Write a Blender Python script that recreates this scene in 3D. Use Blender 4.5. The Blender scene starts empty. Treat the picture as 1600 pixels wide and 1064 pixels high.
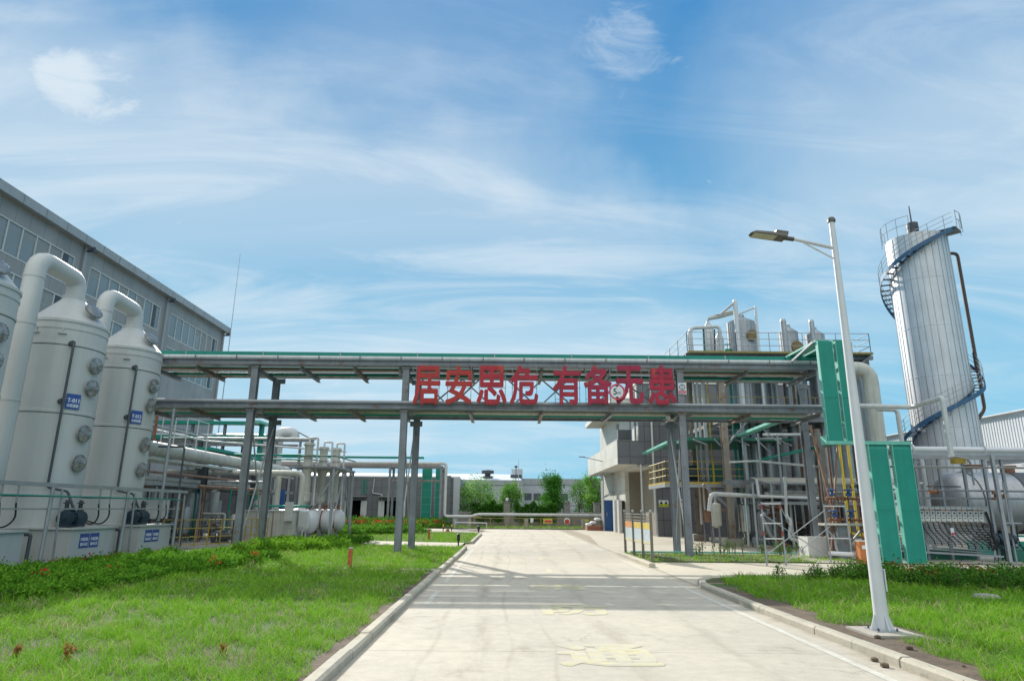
import bpy, math, random
import numpy as np
from mathutils import Vector, Matrix
rad = math.radians
S = bpy.context.scene
COL = S.collection

# ---------------------------------------------------------------- camera
CF, CP, CR, CY, CH = 1010.0, rad(14.6), rad(0.5), rad(0.26), 1.7
_f = np.array([math.sin(CY)*math.cos(CP), math.cos(CY)*math.cos(CP), math.sin(CP)])
_r = np.array([math.cos(CY), -math.sin(CY), 0.0])
_u = np.cross(_r, _f)
_R = math.cos(CR)*_r + math.sin(CR)*_u
_U = -math.sin(CR)*_r + math.cos(CR)*_u
cam_d = bpy.data.cameras.new("camera")
cam = bpy.data.objects.new("camera", cam_d)
COL.objects.link(cam)
cam_d.sensor_width = 36.0
cam_d.sensor_fit = 'HORIZONTAL'
cam_d.lens = CF/1600*36.0
cam_d.clip_start = 0.05
cam_d.clip_end = 6000
cam.matrix_world = Matrix(((_R[0], _U[0], -_f[0], 0), (_R[1], _U[1], -_f[1], 0), (_R[2], _U[2], -_f[2], CH), (0, 0, 0, 1)))
S.camera = cam

def at(px, py, Y):
    "survey helper: the real point that lies Y metres down the site, on the sight line of a spot in the photo"
    d = (px-800)/CF*_R - (py-532)/CF*_U + _f
    t = Y/d[1]
    return Vector((d[0]*t, d[1]*t, CH+d[2]*t))

# ---------------------------------------------------------------- light
SUN_AZ = math.atan2(-0.80, 1.70)      # measured from +Y, to the left
SUN_EL = rad(28.0)
S.world = bpy.data.worlds.new("World")
S.world.use_nodes = True
nt = S.world.node_tree
nt.nodes.clear()
def wn(t, **k):
    n = nt.nodes.new(t)
    for a, b in k.items(): setattr(n, a, b)
    return n
def wl(a, b): nt.links.new(a, b)
def wmath(op, a, b=None, clamp=False):
    n = wn('ShaderNodeMath', operation=op); n.use_clamp = clamp
    for i, v in enumerate((a, b)):
        if v is None: continue
        if isinstance(v, (int, float)): n.inputs[i].default_value = v
        else: wl(v, n.inputs[i])
    return n.outputs[0]
wout = wn('ShaderNodeOutputWorld'); bg = wn('ShaderNodeBackground'); wl(bg.outputs[0], wout.inputs[0])
bg.inputs[1].default_value = 0.15
sky = wn('ShaderNodeTexSky', sky_type='NISHITA')
sky.sun_disc = False
sky.sun_elevation = SUN_EL
sky.sun_rotation = SUN_AZ
sky.altitude = 0; sky.air_density = 1.0; sky.dust_density = 0.4; sky.ozone_density = 2.0
tc = wn('ShaderNodeTexCoord')
sep = wn('ShaderNodeSeparateXYZ'); wl(tc.outputs['Generated'], sep.inputs[0])
X_, Y_, Z_ = sep.outputs
den = wmath('ADD', wmath('MAXIMUM', Z_, 0.0), 0.22)
cmb = wn('ShaderNodeCombineXYZ'); wl(wmath('DIVIDE', X_, den), cmb.inputs[0]); wl(wmath('DIVIDE', Y_, den), cmb.inputs[1])
def cloud_noise(rot, scl, loc, scale, detail, rough, dist):
    mp = wn('ShaderNodeMapping'); mp.inputs['Rotation'].default_value = (0, 0, rot); mp.inputs['Scale'].default_value = scl; mp.inputs['Location'].default_value = loc
    wl(cmb.outputs[0], mp.inputs[0])
    nz = wn('ShaderNodeTexNoise'); nz.inputs['Scale'].default_value = scale; nz.inputs['Detail'].default_value = detail
    nz.inputs['Roughness'].default_value = rough; nz.inputs['Distortion'].default_value = dist
    wl(mp.outputs[0], nz.inputs['Vector'])
    return nz.outputs[0]
def ramp(v, a, b, lo=0.0, hi=1.0):
    m = wn('ShaderNodeMapRange'); m.interpolation_type = 'SMOOTHSTEP'
    wl(v, m.inputs[0]); m.inputs[1].default_value = a; m.inputs[2].default_value = b; m.inputs[3].default_value = lo; m.inputs[4].default_value = hi
    return m.outputs[0]
wz = wn('ShaderNodeTexNoise'); wz.inputs['Scale'].default_value = 1.9; wz.inputs['Detail'].default_value = 8; wz.inputs['Roughness'].default_value = .55
wl(tc.outputs['Generated'], wz.inputs['Vector'])
wsub = wn('ShaderNodeVectorMath', operation='SUBTRACT'); wl(wz.outputs['Color'], wsub.inputs[0]); wsub.inputs[1].default_value = (.5, .5, .5)
wscl = wn('ShaderNodeVectorMath', operation='SCALE'); wl(wsub.outputs[0], wscl.inputs[0]); wscl.inputs['Scale'].default_value = .62
wadd = wn('ShaderNodeVectorMath', operation='ADD'); wl(tc.outputs['Generated'], wadd.inputs[0]); wl(wscl.outputs[0], wadd.inputs[1])
warped = wn('ShaderNodeVectorMath', operation='NORMALIZE'); wl(wadd.outputs[0], warped.inputs[0])
def blob(px, py, half, warp=True):
    "soft patch of sky around a direction"
    d = at(px, py, 10.0) - Vector((0, 0, CH)); d.normalize()
    v = wn('ShaderNodeVectorMath', operation='DOT_PRODUCT')
    wl(warped.outputs[0] if warp else tc.outputs['Generated'], v.inputs[0]); v.inputs[1].default_value = d
    return ramp(v.outputs['Value'], math.cos(rad(half)), 1.0)
soft = cloud_noise(rad(-28), (0.32, 1.15, 1), (3.1, 1.7, 0), 0.85, 5, 0.5, 0.7)
fine = cloud_noise(rad(-38), (0.30, 1.0, 1), (7.3, 2.2, 0), 3.6, 9, 0.62, 1.1)
puff = cloud_noise(rad(20), (.8, 1.3, 1), (1.3, 5.1, 0), 10.0, 12, 0.66, 0.8)
bands = None
for (px, py, h, w) in ((20, 400, 26, .50), (300, 420, 24, .48), (600, 460, 20, .48), (860, 490, 18, .5), (1050, 510, 15, .38), (560, 150, 22, .20), (800, 220, 22, .18),
                       (1560, 230, 22, .42), (1590, 480, 20, .42), (820, 660, 20, .22), (1200, 520, 15, .2), (500, 650, 18, .22)):
    b = wmath('MULTIPLY', blob(px, py, h), w)
    bands = b if bands is None else wmath('ADD', bands, b)
bands = wmath('MULTIPLY', wmath('MINIMUM', bands, 1.0), 0.86)
c1 = wmath('MULTIPLY', bands, wmath('ADD', ramp(soft, 0.30, 0.72, 0.0, 0.85), 0.15))
c2 = wmath('MULTIPLY', ramp(fine, 0.42, 0.76), wmath('MULTIPLY', wmath('ADD', bands, 0.17), 0.72))
c3 = wmath('MULTIPLY', ramp(wmath('ADD', wmath('ADD', blob(146, 142, 4.4, False), blob(105, 124, 2.6, False)), wmath('MULTIPLY', puff, 4.2)), 2.7, 4.1), 1.1)
c4 = wmath('MULTIPLY', ramp(wmath('ADD', blob(965, 72, 5.5, False), wmath('MULTIPLY', puff, 3.2)), 2.2, 3.2), 0.34)
haze_low = ramp(Z_, 0.42, 0.0, 0.0, 0.14)
cl = wmath('ADD', wmath('ADD', c1, c2), wmath('ADD', c3, c4))
cl = wmath('ADD', cl, haze_low)
cl = wmath('SUBTRACT', 1.0, wmath('POWER', 2.718, wmath('MULTIPLY', cl, -1.18)))
grad = wn('ShaderNodeMix'); grad.data_type = 'RGBA'; wl(ramp(Z_, 0.0, 0.75), grad.inputs[0])
grad.inputs[6].default_value = (.72, 2.2, 3.1, 1); grad.inputs[7].default_value = (.14, .92, 2.15, 1)
cap = wn('ShaderNodeMix'); cap.data_type = 'RGBA'; cap.blend_type = 'DARKEN'; cap.inputs[0].default_value = 1.0
wl(sky.outputs[0], cap.inputs[6]); wl(grad.outputs[2], cap.inputs[7])
mixs = wn('ShaderNodeMix'); mixs.data_type = 'RGBA'
back = ramp(wmath('SUBTRACT', wmath('MULTIPLY', Z_, 1.1), wmath('MULTIPLY', Y_, 0.6)), 0.42, 1.05, 0.0, 0.9)     # bright cloud added out of view, overhead and behind, to fill the shade
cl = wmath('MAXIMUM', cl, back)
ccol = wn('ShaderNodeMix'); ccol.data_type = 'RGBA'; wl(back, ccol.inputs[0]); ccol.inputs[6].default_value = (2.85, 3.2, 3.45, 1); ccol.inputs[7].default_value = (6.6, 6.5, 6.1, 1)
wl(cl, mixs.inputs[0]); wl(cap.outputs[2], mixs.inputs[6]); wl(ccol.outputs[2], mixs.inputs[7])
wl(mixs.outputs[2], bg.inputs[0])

sun_d = bpy.data.lights.new("sun", 'SUN'); sun_d.energy = 3.4; sun_d.angle = rad(0.5); sun_d.color = (1.0, 0.94, 0.84)
sun = bpy.data.objects.new("sun", sun_d); COL.objects.link(sun)
sdir = Vector((math.sin(SUN_AZ)*math.cos(SUN_EL), math.cos(SUN_AZ)*math.cos(SUN_EL), math.sin(SUN_EL)))
sun.rotation_euler = sdir.to_track_quat('Z', 'Y').to_euler()
sun.location = sdir*60
S.view_settings.view_transform = 'Standard'
S.view_settings.look = 'None'
S.view_settings.gamma = 1.0
S.view_settings.exposure = 0.85

random.seed(7)
rng = np.random.default_rng(7)

# ---------------------------------------------------------------- materials
MATS = {}
def M(name, rgb, rough=0.55, metal=0.0, var=0.10, scale=1.5, bump=0.0, bscale=30.0, rust=0.0, rustcol=(0.16, 0.065, 0.03), rscale=2.5, streak=0.0, trans=0.0, dirt=0.0):
    m = bpy.data.materials.new(name); m.use_nodes = True; t = m.node_tree; N = t.nodes; L = t.links
    b = N['Principled BSDF']; b.inputs['Roughness'].default_value = rough; b.inputs['Metallic'].default_value = metal
    g = N.new('ShaderNodeNewGeometry')
    nz = N.new('ShaderNodeTexNoise'); nz.inputs['Scale'].default_value = scale; nz.inputs['Detail'].default_value = 6; nz.inputs['Roughness'].default_value = .6
    L.new(g.outputs['Position'], nz.inputs['Vector'])
    mr = N.new('ShaderNodeMapRange'); L.new(nz.outputs[0], mr.inputs[0]); mr.inputs[1].default_value = .3; mr.inputs[2].default_value = .7
    mr.inputs[3].default_value = 1-var; mr.inputs[4].default_value = 1+var
    mx = N.new('ShaderNodeMix'); mx.data_type = 'RGBA'; mx.blend_type = 'MULTIPLY'; mx.inputs[0].default_value = 1
    mx.inputs[6].default_value = (*rgb, 1); L.new(mr.outputs[0], mx.inputs[7])
    col = mx.outputs[2]
    if streak > 0:
        mp = N.new('ShaderNodeMapping'); mp.inputs['Scale'].default_value = (5, 5, .25); L.new(g.outputs['Position'], mp.inputs[0])
        n2 = N.new('ShaderNodeTexNoise'); n2.inputs['Scale'].default_value = 1.6; n2.inputs['Detail'].default_value = 5; L.new(mp.outputs[0], n2.inputs['Vector'])
        r2 = N.new('ShaderNodeMapRange'); L.new(n2.outputs[0], r2.inputs[0]); r2.inputs[1].default_value = .45; r2.inputs[2].default_value = .75; r2.inputs[3].default_value = 0; r2.inputs[4].default_value = streak
        m2 = N.new('ShaderNodeMix'); m2.data_type = 'RGBA'; L.new(r2.outputs[0], m2.inputs[0]); L.new(col, m2.inputs[6]); m2.inputs[7].default_value = (rgb[0]*.45, rgb[1]*.43, rgb[2]*.38, 1)
        col = m2.outputs[2]
    if rust > 0:
        n3 = N.new('ShaderNodeTexNoise'); n3.inputs['Scale'].default_value = rscale; n3.inputs['Detail'].default_value = 9; n3.inputs['Roughness'].default_value = .7; L.new(g.outputs['Position'], n3.inputs['Vector'])
        r3 = N.new('ShaderNodeMapRange'); L.new(n3.outputs[0], r3.inputs[0]); r3.inputs[1].default_value = .66-rust*.3; r3.inputs[2].default_value = .74-rust*.22; r3.inputs[3].default_value = 0; r3.inputs[4].default_value = .85
        m3 = N.new('ShaderNodeMix'); m3.data_type = 'RGBA'; L.new(r3.outputs[0], m3.inputs[0]); L.new(col, m3.inputs[6]); m3.inputs[7].default_value = (*rustcol, 1)
        col = m3.outputs[2]
    L.new(col, b.inputs['Base Color'])
    if bump > 0:
        n4 = N.new('ShaderNodeTexNoise'); n4.inputs['Scale'].default_value = bscale; n4.inputs['Detail'].default_value = 5; L.new(g.outputs['Position'], n4.inputs['Vector'])
        bp = N.new('ShaderNodeBump'); bp.inputs['Strength'].default_value = bump; bp.inputs['Distance'].default_value = .02; L.new(n4.outputs[0], bp.inputs['Height']); L.new(bp.outputs[0], b.inputs['Normal'])
    if trans > 0:
        b.inputs['Transmission Weight'].default_value = trans
    MATS[name] = m
    return m
def m_attr(name, rough=.6, trans=0.25):
    "leaf and grass material: colour from the per-leaf attribute of the mesh"
    m = bpy.data.materials.new(name); m.use_nodes = True; t = m.node_tree; N = t.nodes; L = t.links
    b = N['Principled BSDF']; b.inputs['Roughness'].default_value = .75; b.inputs['Specular IOR Level'].default_value = .08
    a = N.new('ShaderNodeAttribute'); a.attribute_name = 'tint'
    L.new(a.outputs['Color'], b.inputs['Base Color'])
    tr = N.new('ShaderNodeBsdfTranslucent'); L.new(a.outputs['Color'], tr.inputs['Color'])
    ms = N.new('ShaderNodeMixShader'); ms.inputs[0].default_value = trans
    L.new(b.outputs[0], ms.inputs[1]); L.new(tr.outputs[0], ms.inputs[2])
    L.new(ms.outputs[0], N['Material Output'].inputs['Surface'])
    MATS[name] = m
    return m
def m_tiles(name, rgb, line, w, h, axis='XZ', offset=0.0, mortar=.012, rough=.35, var=.06):
    m = bpy.data.materials.new(name); m.use_nodes = True; t = m.node_tree; N = t.nodes; L = t.links
    b = N['Principled BSDF']; b.inputs['Roughness'].default_value = rough
    g = N.new('ShaderNodeNewGeometry'); s = N.new('ShaderNodeSeparateXYZ'); L.new(g.outputs['Position'], s.inputs[0])
    c = N.new('ShaderNodeCombineXYZ')
    if axis == 'both':
        ad = N.new('ShaderNodeMath'); L.new(s.outputs[0], ad.inputs[0]); L.new(s.outputs[1], ad.inputs[1]); L.new(ad.outputs[0], c.inputs[0])
    else:
        L.new(s.outputs[0 if axis == 'XZ' else 1], c.inputs[0])
    L.new(s.outputs[2], c.inputs[1])
    br = N.new('ShaderNodeTexBrick'); br.offset = offset; br.inputs['Scale'].default_value = 1; br.inputs['Brick Width'].default_value = w; br.inputs['Row Height'].default_value = h
    br.inputs['Mortar Size'].default_value = mortar; br.inputs['Mortar Smooth'].default_value = .2; br.inputs['Bias'].default_value = 0
    br.inputs['Color1'].default_value = (*[v*(1-var) for v in rgb], 1); br.inputs['Color2'].default_value = (*[v*(1+var) for v in rgb], 1); br.inputs['Mortar'].default_value = (*line, 1)
    L.new(c.outputs[0], br.inputs['Vector'])
    nz = N.new('ShaderNodeTexNoise'); nz.inputs['Scale'].default_value = .5; nz.inputs['Detail'].default_value = 7; L.new(g.outputs['Position'], nz.inputs['Vector'])
    mr = N.new('ShaderNodeMapRange'); L.new(nz.outputs[0], mr.inputs[0]); mr.inputs[1].default_value = .3; mr.inputs[2].default_value = .7; mr.inputs[3].default_value = .86; mr.inputs[4].default_value = 1.12
    mx = N.new('ShaderNodeMix'); mx.data_type = 'RGBA'; mx.blend_type = 'MULTIPLY'; mx.inputs[0].default_value = 1; L.new(br.outputs[0], mx.inputs[6]); L.new(mr.outputs[0], mx.inputs[7])
    L.new(mx.outputs[2], b.inputs['Base Color'])
    bp = N.new('ShaderNodeBump'); bp.invert = True; bp.inputs['Strength'].default_value = .5; bp.inputs['Distance'].default_value = .01; L.new(br.outputs['Fac'], bp.inputs['Height']); L.new(bp.outputs[0], b.inputs['Normal'])
    MATS[name] = m
    return m

M('steel', (.185, .205, .23), .5, .0, .2, 1.2, .15, 60, rust=.30, streak=.45)
M('steel_rusty', (.19, .185, .175), .6, 0, .2, 1.5, .25, 50, rust=.55, streak=.5)
M('galv', (.32, .34, .36), .42, .35, .12, 3, .08, 60, rust=.06)
M('dark_steel', (.055, .065, .08), .5, .2, .2, 3, .1, 50, rust=.12)
M('brown_pipe', (.26, .15, .10), .6, 0, .25, 3, .1, 40, rust=.4)
M('brown_dark', (.07, .05, .045), .6, 0, .25, 3, .1, 40, rust=.2)
M('pipe_white', (.50, .52, .53), .45, 0, .10, 1.5, .05, 30, streak=.35, rust=.03)
M('pipe_cream', (.47, .475, .435), .5, 0, .12, 1.2, .06, 30, streak=.45, rust=.05)
M('frp', (.475, .49, .485), .5, 0, .05, .7, .03, 12, streak=.12)
M('frp_lid', (.24, .25, .25), .12, .2, .5, 7, streak=.4)
M('yellow_dull', (.26, .21, .06), .6, 0, .2, 4, rust=.25)
M('green', (.002, .23, .175), .55, 0, .10, 1.6, .06, 20, streak=.15)
M('green_pale', (.14, .46, .38), .45, 0, .14, 2.0, .05, 20, streak=.25)
M('green_dark', (.012, .12, .085), .5, 0, .2, 3)
M('clad', (.56, .58, .61), .46, .35, .08, 1.2, .10, 3.0, streak=.22, rust=.0)
M('clad_dull', (.34, .36, .38), .42, .55, .14, 1.5, .12, 4.0, streak=.35, rust=.05)
M('clad_dim', (.36, .38, .40), .40, .45, .14, 1.5, .12, 4.0, streak=.35, rust=.05)
M('stainless', (.50, .50, .48), .25, .9, .15, 2.5, .05, 6, streak=.3)
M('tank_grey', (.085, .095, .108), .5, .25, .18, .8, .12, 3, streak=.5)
M('white_paint', (.58, .60, .625), .4, 0, .05, 2.5, .03, 40, streak=.06)
M('white_wall', (.60, .60, .58), .6, 0, .08, .5, .1, 30, streak=.25)
M('yellow', (.40, .29, .04), .5, 0, .2, 4, .1, 40, rust=.22)
M('yellow_clean', (.70, .52, .05), .5, 0, .08, 4)
M('blue_sign', (.025, .075, .30), .4, 0, .1, 8)
M('white_text', (.62, .66, .72), .5, 0, .04, 5)
M('black', (.018, .018, .02), .5, 0, .2, 5)
M('rubber', (.012, .012, .013), .7, 0, .2, 8)
M('motor_blue', (.008, .026, .045), .42, .0, .25, 8, .1, 60)
M('blue_paint', (.02, .085, .26), .42, 0, .12, 3, .05, 30)
M('stair_blue', (.03, .10, .20), .5, 0, .2, 2, rust=.08)
M('red_valve', (.42, .05, .02), .5, 0, .2, 8, rust=.2)
M('orange', (.42, .14, .035), .5, 0, .15, 5, streak=.2)
M('copper_rust', (.22, .095, .05), .6, 0, .3, 6, .2, 60, rust=.35)
M('concrete_pad', (.36, .34, .30), .85, 0, .16, 1.2, .4, 25, streak=.25)
M('board', (.36, .35, .33), .5, 0, .1, 3)
M('post_brown', (.17, .155, .13), .5, .2, .15, 4)
M('hair_dark', (.02, .02, .02), .6)
M('bark', (.12, .09, .06), .9, 0, .3, 6, .6, 20)
M('soil', (.105, .078, .055), .95, 0, .35, 3, .9, 18)
M('glass', (.16, .20, .215), .05, .0, .12, .25)
MATS['glass'].node_tree.nodes['Principled BSDF'].inputs['Specular IOR Level'].default_value = .9
M('frame_white', (.52, .53, .52), .45, 0, .06, 3)
M('frame_grey', (.30, .31, .32), .45, .2, .06, 3)
M('gutter', (.33, .35, .36), .45, .2, .1, 1, streak=.3)
M('sheet_white', (.56, .59, .62), .55, 0, .05, .3, streak=.1)
M('far_wall', (.40, .43, .47), .6, 0, .05, .3)
M('far_roof', (.58, .62, .66), .45, .1, .05, .3, streak=.1)
M('lens', (.32, .33, .22), .2, 0, .1, 8)
M('lamp_dark', (.09, .09, .085), .45, .3, .1, 6)
M('sacks', (.62, .61, .60), .8, 0, .1, 6, .5, 20)
M('brick_red', (.30, .12, .08), .85, 0, .25, 12, .4, 40)
M('grey_stone', (.28, .27, .25), .9, 0, .2, 6, .6, 25)
M('panel_grey', (.38, .40, .41), .45, .1, .1, 5)
M('door_white', (.55, .57, .58), .5, 0, .06, 2)
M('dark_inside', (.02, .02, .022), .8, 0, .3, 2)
M('beige_shut', (.24, .215, .175), .6, 0, .1, 1, streak=.2)
M('insul_pale', (.42, .41, .36), .6, 0, .15, 1.5, .3, 6, streak=.35)
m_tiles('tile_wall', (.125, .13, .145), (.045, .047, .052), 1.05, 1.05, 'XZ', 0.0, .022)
m_tiles('tile_wall_sunlit', (.56, .55, .50), (.34, .33, .31), 1.05, 1.05, 'YZ', 0.0, .014, rough=.5)  # same tile as the shaded front, made paler: sunlight is in the colour
m_tiles('tile_small', (.145, .15, .165), (.085, .088, .095), .9, .75, 'both', 0.0, .03)
m_tiles('panel_wall', (.27, .265, .262), (.14, .14, .145), 1.25, 30.0, 'YZ', 0.0, .02, rough=.45, var=.03)
m_tiles('brick_grey', (.26, .25, .24), (.18, .175, .17), .5, .22, 'XZ', 0.5, .02, rough=.9)
m_attr('leafy', .5, .3)
m_attr('grassy', .55, .35)

def m_ground(name, base, stain, dark, grid=None, rough=.85, tyre=False):
    m = bpy.data.materials.new(name); m.use_nodes = True; t = m.node_tree; N = t.nodes; L = t.links
    b = N['Principled BSDF']; b.inputs['Roughness'].default_value = rough; b.inputs['Specular IOR Level'].default_value = .25
    g = N.new('ShaderNodeNewGeometry')
    def noise(scale, det=8, ro=.65, mp=None, dist=0):
        n = N.new('ShaderNodeTexNoise'); n.inputs['Scale'].default_value = scale; n.inputs['Detail'].default_value = det; n.inputs['Roughness'].default_value = ro; n.inputs['Distortion'].default_value = dist
        if mp is not None:
            q = N.new('ShaderNodeMapping'); q.inputs['Scale'].default_value = mp; L.new(g.outputs['Position'], q.inputs[0]); L.new(q.outputs[0], n.inputs['Vector'])
        else: L.new(g.outputs['Position'], n.inputs['Vector'])
        return n.outputs[0]
    def rg(v, a, bb, lo=0., hi=1.):
        q = N.new('ShaderNodeMapRange'); q.interpolation_type = 'SMOOTHSTEP'; L.new(v, q.inputs[0]); q.inputs[1].default_value = a; q.inputs[2].default_value = bb; q.inputs[3].default_value = lo; q.inputs[4].default_value = hi; return q.outputs[0]
    def mix(f, a, c, mode='MIX'):
        q = N.new('ShaderNodeMix'); q.data_type = 'RGBA'; q.blend_type = mode
        if isinstance(f, float): q.inputs[0].default_value = f
        else: L.new(f, q.inputs[0])
        for i, v in ((6, a), (7, c)):
            if isinstance(v, tuple): q.inputs[i].default_value = (*v, 1)
            else: L.new(v, q.inputs[i])
        return q.outputs[2]
    col = mix(rg(noise(.35, 6), .35, .65), base, stain)
    col = mix(rg(noise(.9, 9, .7, None, .5), .54, .72, 0, .7), col, dark)
    col = mix(rg(noise(1.3, 8, .7, (1.2, .22, 1)), .57, .75, 0, .35), col, tuple(v*.72 for v in base))
    grain = rg(noise(55, 4, .8), .25, .75, .90, 1.10)
    col = mix(1.0, col, grain, 'MULTIPLY')
    mid = rg(noise(5, 6, .7), .3, .7, .93, 1.07)
    col = mix(1.0, col, mid, 'MULTIPLY')
    if tyre:
        s = N.new('ShaderNodeSeparateXYZ'); L.new(g.outputs['Position'], s.inputs[0])
        wob = noise(.12, 2, .5)
        for cx, wd, st in ((-.35, .22, .55), (.05, .06, .5), (.6, .05, .4), (1.55, .25, .42), (2.9, .2, .4), (-1.0, .09, .5)):
            o = N.new('ShaderNodeMath'); o.operation = 'MULTIPLY_ADD'; L.new(wob, o.inputs[0]); o.inputs[1].default_value = 1.6; o.inputs[2].default_value = -0.8-cx
            a = N.new('ShaderNodeMath'); a.operation = 'ADD'; L.new(s.outputs[0], a.inputs[0]); L.new(o.outputs[0], a.inputs[1])
            ab = N.new('ShaderNodeMath'); ab.operation = 'ABSOLUTE'; L.new(a.outputs[0], ab.inputs[0])
            f = rg(ab.outputs[0], wd, 0., 0., st)
            f2 = N.new('ShaderNodeMath'); f2.operation = 'MULTIPLY'; L.new(f, f2.inputs[0]); L.new(rg(noise(1.1, 7, .7, (3, .5, 1)), .35, .65), f2.inputs[1])
            col = mix(f2.outputs[0], col, dark)
        # dirt that gathers in the gutters along both kerbs
        for ex, sg in ((-1.95, 1), (4.5, -1)):
            a = N.new('ShaderNodeMath'); a.operation = 'MULTIPLY_ADD'; L.new(s.outputs[0], a.inputs[0]); a.inputs[1].default_value = sg; a.inputs[2].default_value = -ex*sg
            jit = N.new('ShaderNodeMath'); jit.operation = 'MULTIPLY_ADD'; L.new(noise(2.2, 8, .7), jit.inputs[0]); jit.inputs[1].default_value = .9; L.new(a.outputs[0], jit.inputs[2])
            ab2 = N.new('ShaderNodeMath'); ab2.operation = 'ABSOLUTE'; L.new(jit.outputs[0], ab2.inputs[0])
            col = mix(rg(ab2.outputs[0], .72, .36, 0., .6), col, (.20, .155, .105))
    if grid:
        br = N.new('ShaderNodeTexBrick'); br.offset = 0; br.inputs['Scale'].default_value = 1; br.inputs['Brick Width'].default_value = grid[0]; br.inputs['Row Height'].default_value = grid[1]; br.inputs['Mortar Size'].default_value = .012; br.inputs['Mortar Smooth'].default_value = .3
        q = N.new('ShaderNodeMapping'); q.inputs['Location'].default_value = (grid[2], grid[3], 0); L.new(g.outputs['Position'], q.inputs[0]); L.new(q.outputs[0], br.inputs['Vector'])
        col = mix(rg(br.outputs['Fac'], 0, 1, 0, .55), col, tuple(v*.6 for v in dark))
    # fine cracks
    vo = N.new('ShaderNodeTexVoronoi'); vo.feature = 'DISTANCE_TO_EDGE'; vo.inputs['Scale'].default_value = .33
    q = N.new('ShaderNodeVectorMath'); q.operation = 'ADD'; L.new(g.outputs['Position'], q.inputs[0])
    nn = N.new('ShaderNodeTexNoise'); nn.inputs['Scale'].default_value = 1.5; nn.inputs['Detail'].default_value = 6; L.new(g.outputs['Position'], nn.inputs['Vector']); L.new(nn.outputs['Color'], q.inputs[1]); L.new(q.outputs[0], vo.inputs['Vector'])
    ck = N.new('ShaderNodeMath'); ck.operation = 'MULTIPLY'; L.new(rg(vo.outputs[0], .006, .0, 0, .35), ck.inputs[0]); L.new(rg(noise(.3, 3), .5, .6), ck.inputs[1])
    col = mix(ck.outputs[0], col, tuple(v*.5 for v in dark))
    L.new(col, b.inputs['Base Color'])
    bp = N.new('ShaderNodeBump'); bp.inputs['Strength'].default_value = .35; bp.inputs['Distance'].default_value = .01; L.new(noise(35, 6, .8), bp.inputs['Height']); L.new(bp.outputs[0], b.inputs['Normal'])
    MATS[name] = m
    return m
m_ground('road', (.475, .44, .365), (.41, .385, .33), (.27, .24, .19), (60.0, 5.0, 30, 1.3), tyre=True)
m_ground('yard', (.49, .455, .37), (.43, .40, .33), (.33, .28, .20), (4.0, 5.0, .4, .6))
m_ground('kerbstone', (.44, .41, .33), (.38, .36, .30), (.22, .19, .14))
def m_paint(name, rgb, thr):
    "road paint worn through to the concrete in patches"
    m = m_ground(name, (.49, .465, .39), (.44, .425, .37), (.32, .285, .22)); t = m.node_tree; N = t.nodes; L = t.links
    b = N['Principled BSDF']; src = b.inputs['Base Color'].links[0].from_socket
    g = N.new('ShaderNodeNewGeometry'); n = N.new('ShaderNodeTexNoise'); n.inputs['Scale'].default_value = 3.5; n.inputs['Detail'].default_value = 9; n.inputs['Roughness'].default_value = .75; L.new(g.outputs['Position'], n.inputs['Vector'])
    r = N.new('ShaderNodeMapRange'); L.new(n.outputs[0], r.inputs[0]); r.inputs[1].default_value = thr-.12; r.inputs[2].default_value = thr+.12; r.inputs[3].default_value = .85; r.inputs[4].default_value = .1
    q = N.new('ShaderNodeMix'); q.data_type = 'RGBA'; L.new(r.outputs[0], q.inputs[0]); L.new(src, q.inputs[6]); q.inputs[7].default_value = (*rgb, 1); L.new(q.outputs[2], b.inputs['Base Color'])
m_paint('paint_white', (.60, .60, .56), .45)
m_paint('paint_yellow', (.58, .52, .22), .41)
m_paint('paint_yellow_faint', (.60, .53, .18), .42)
def m_lawn():
    m = bpy.data.materials.new('lawn_soil'); m.use_nodes = True; t = m.node_tree; N = t.nodes; L = t.links
    b = N['Principled BSDF']; b.inputs['Roughness'].default_value = .95
    g = N.new('ShaderNodeNewGeometry'); n = N.new('ShaderNodeTexNoise'); n.inputs['Scale'].default_value = 1.2; n.inputs['Detail'].default_value = 9; L.new(g.outputs['Position'], n.inputs['Vector'])
    r = N.new('ShaderNodeValToRGB'); r.color_ramp.elements[0].position = .38; r.color_ramp.elements[0].color = (.075, .06, .035, 1); r.color_ramp.elements[1].position = .62; r.color_ramp.elements[1].color = (.05, .10, .02, 1); L.new(n.outputs[0], r.inputs[0]); L.new(r.outputs[0], b.inputs['Base Color'])
    MATS['lawn_soil'] = m
m_lawn()
def m_far():
    m = bpy.data.materials.new('far_ground'); m.use_nodes = True; t = m.node_tree; N = t.nodes; L = t.links
    b = N['Principled BSDF']; b.inputs['Roughness'].default_value = .95
    g = N.new('ShaderNodeNewGeometry'); n = N.new('ShaderNodeTexNoise'); n.inputs['Scale'].default_value = .15; n.inputs['Detail'].default_value = 9; L.new(g.outputs['Position'], n.inputs['Vector'])
    r = N.new('ShaderNodeValToRGB'); r.color_ramp.elements[0].position = .4; r.color_ramp.elements[0].color = (.16, .14, .09, 1); r.color_ramp.elements[1].position = .6; r.color_ramp.elements[1].color = (.07, .11, .03, 1); L.new(n.outputs[0], r.inputs[0]); L.new(r.outputs[0], b.inputs['Base Color'])
    MATS['far_ground'] = m
m_far()

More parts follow.
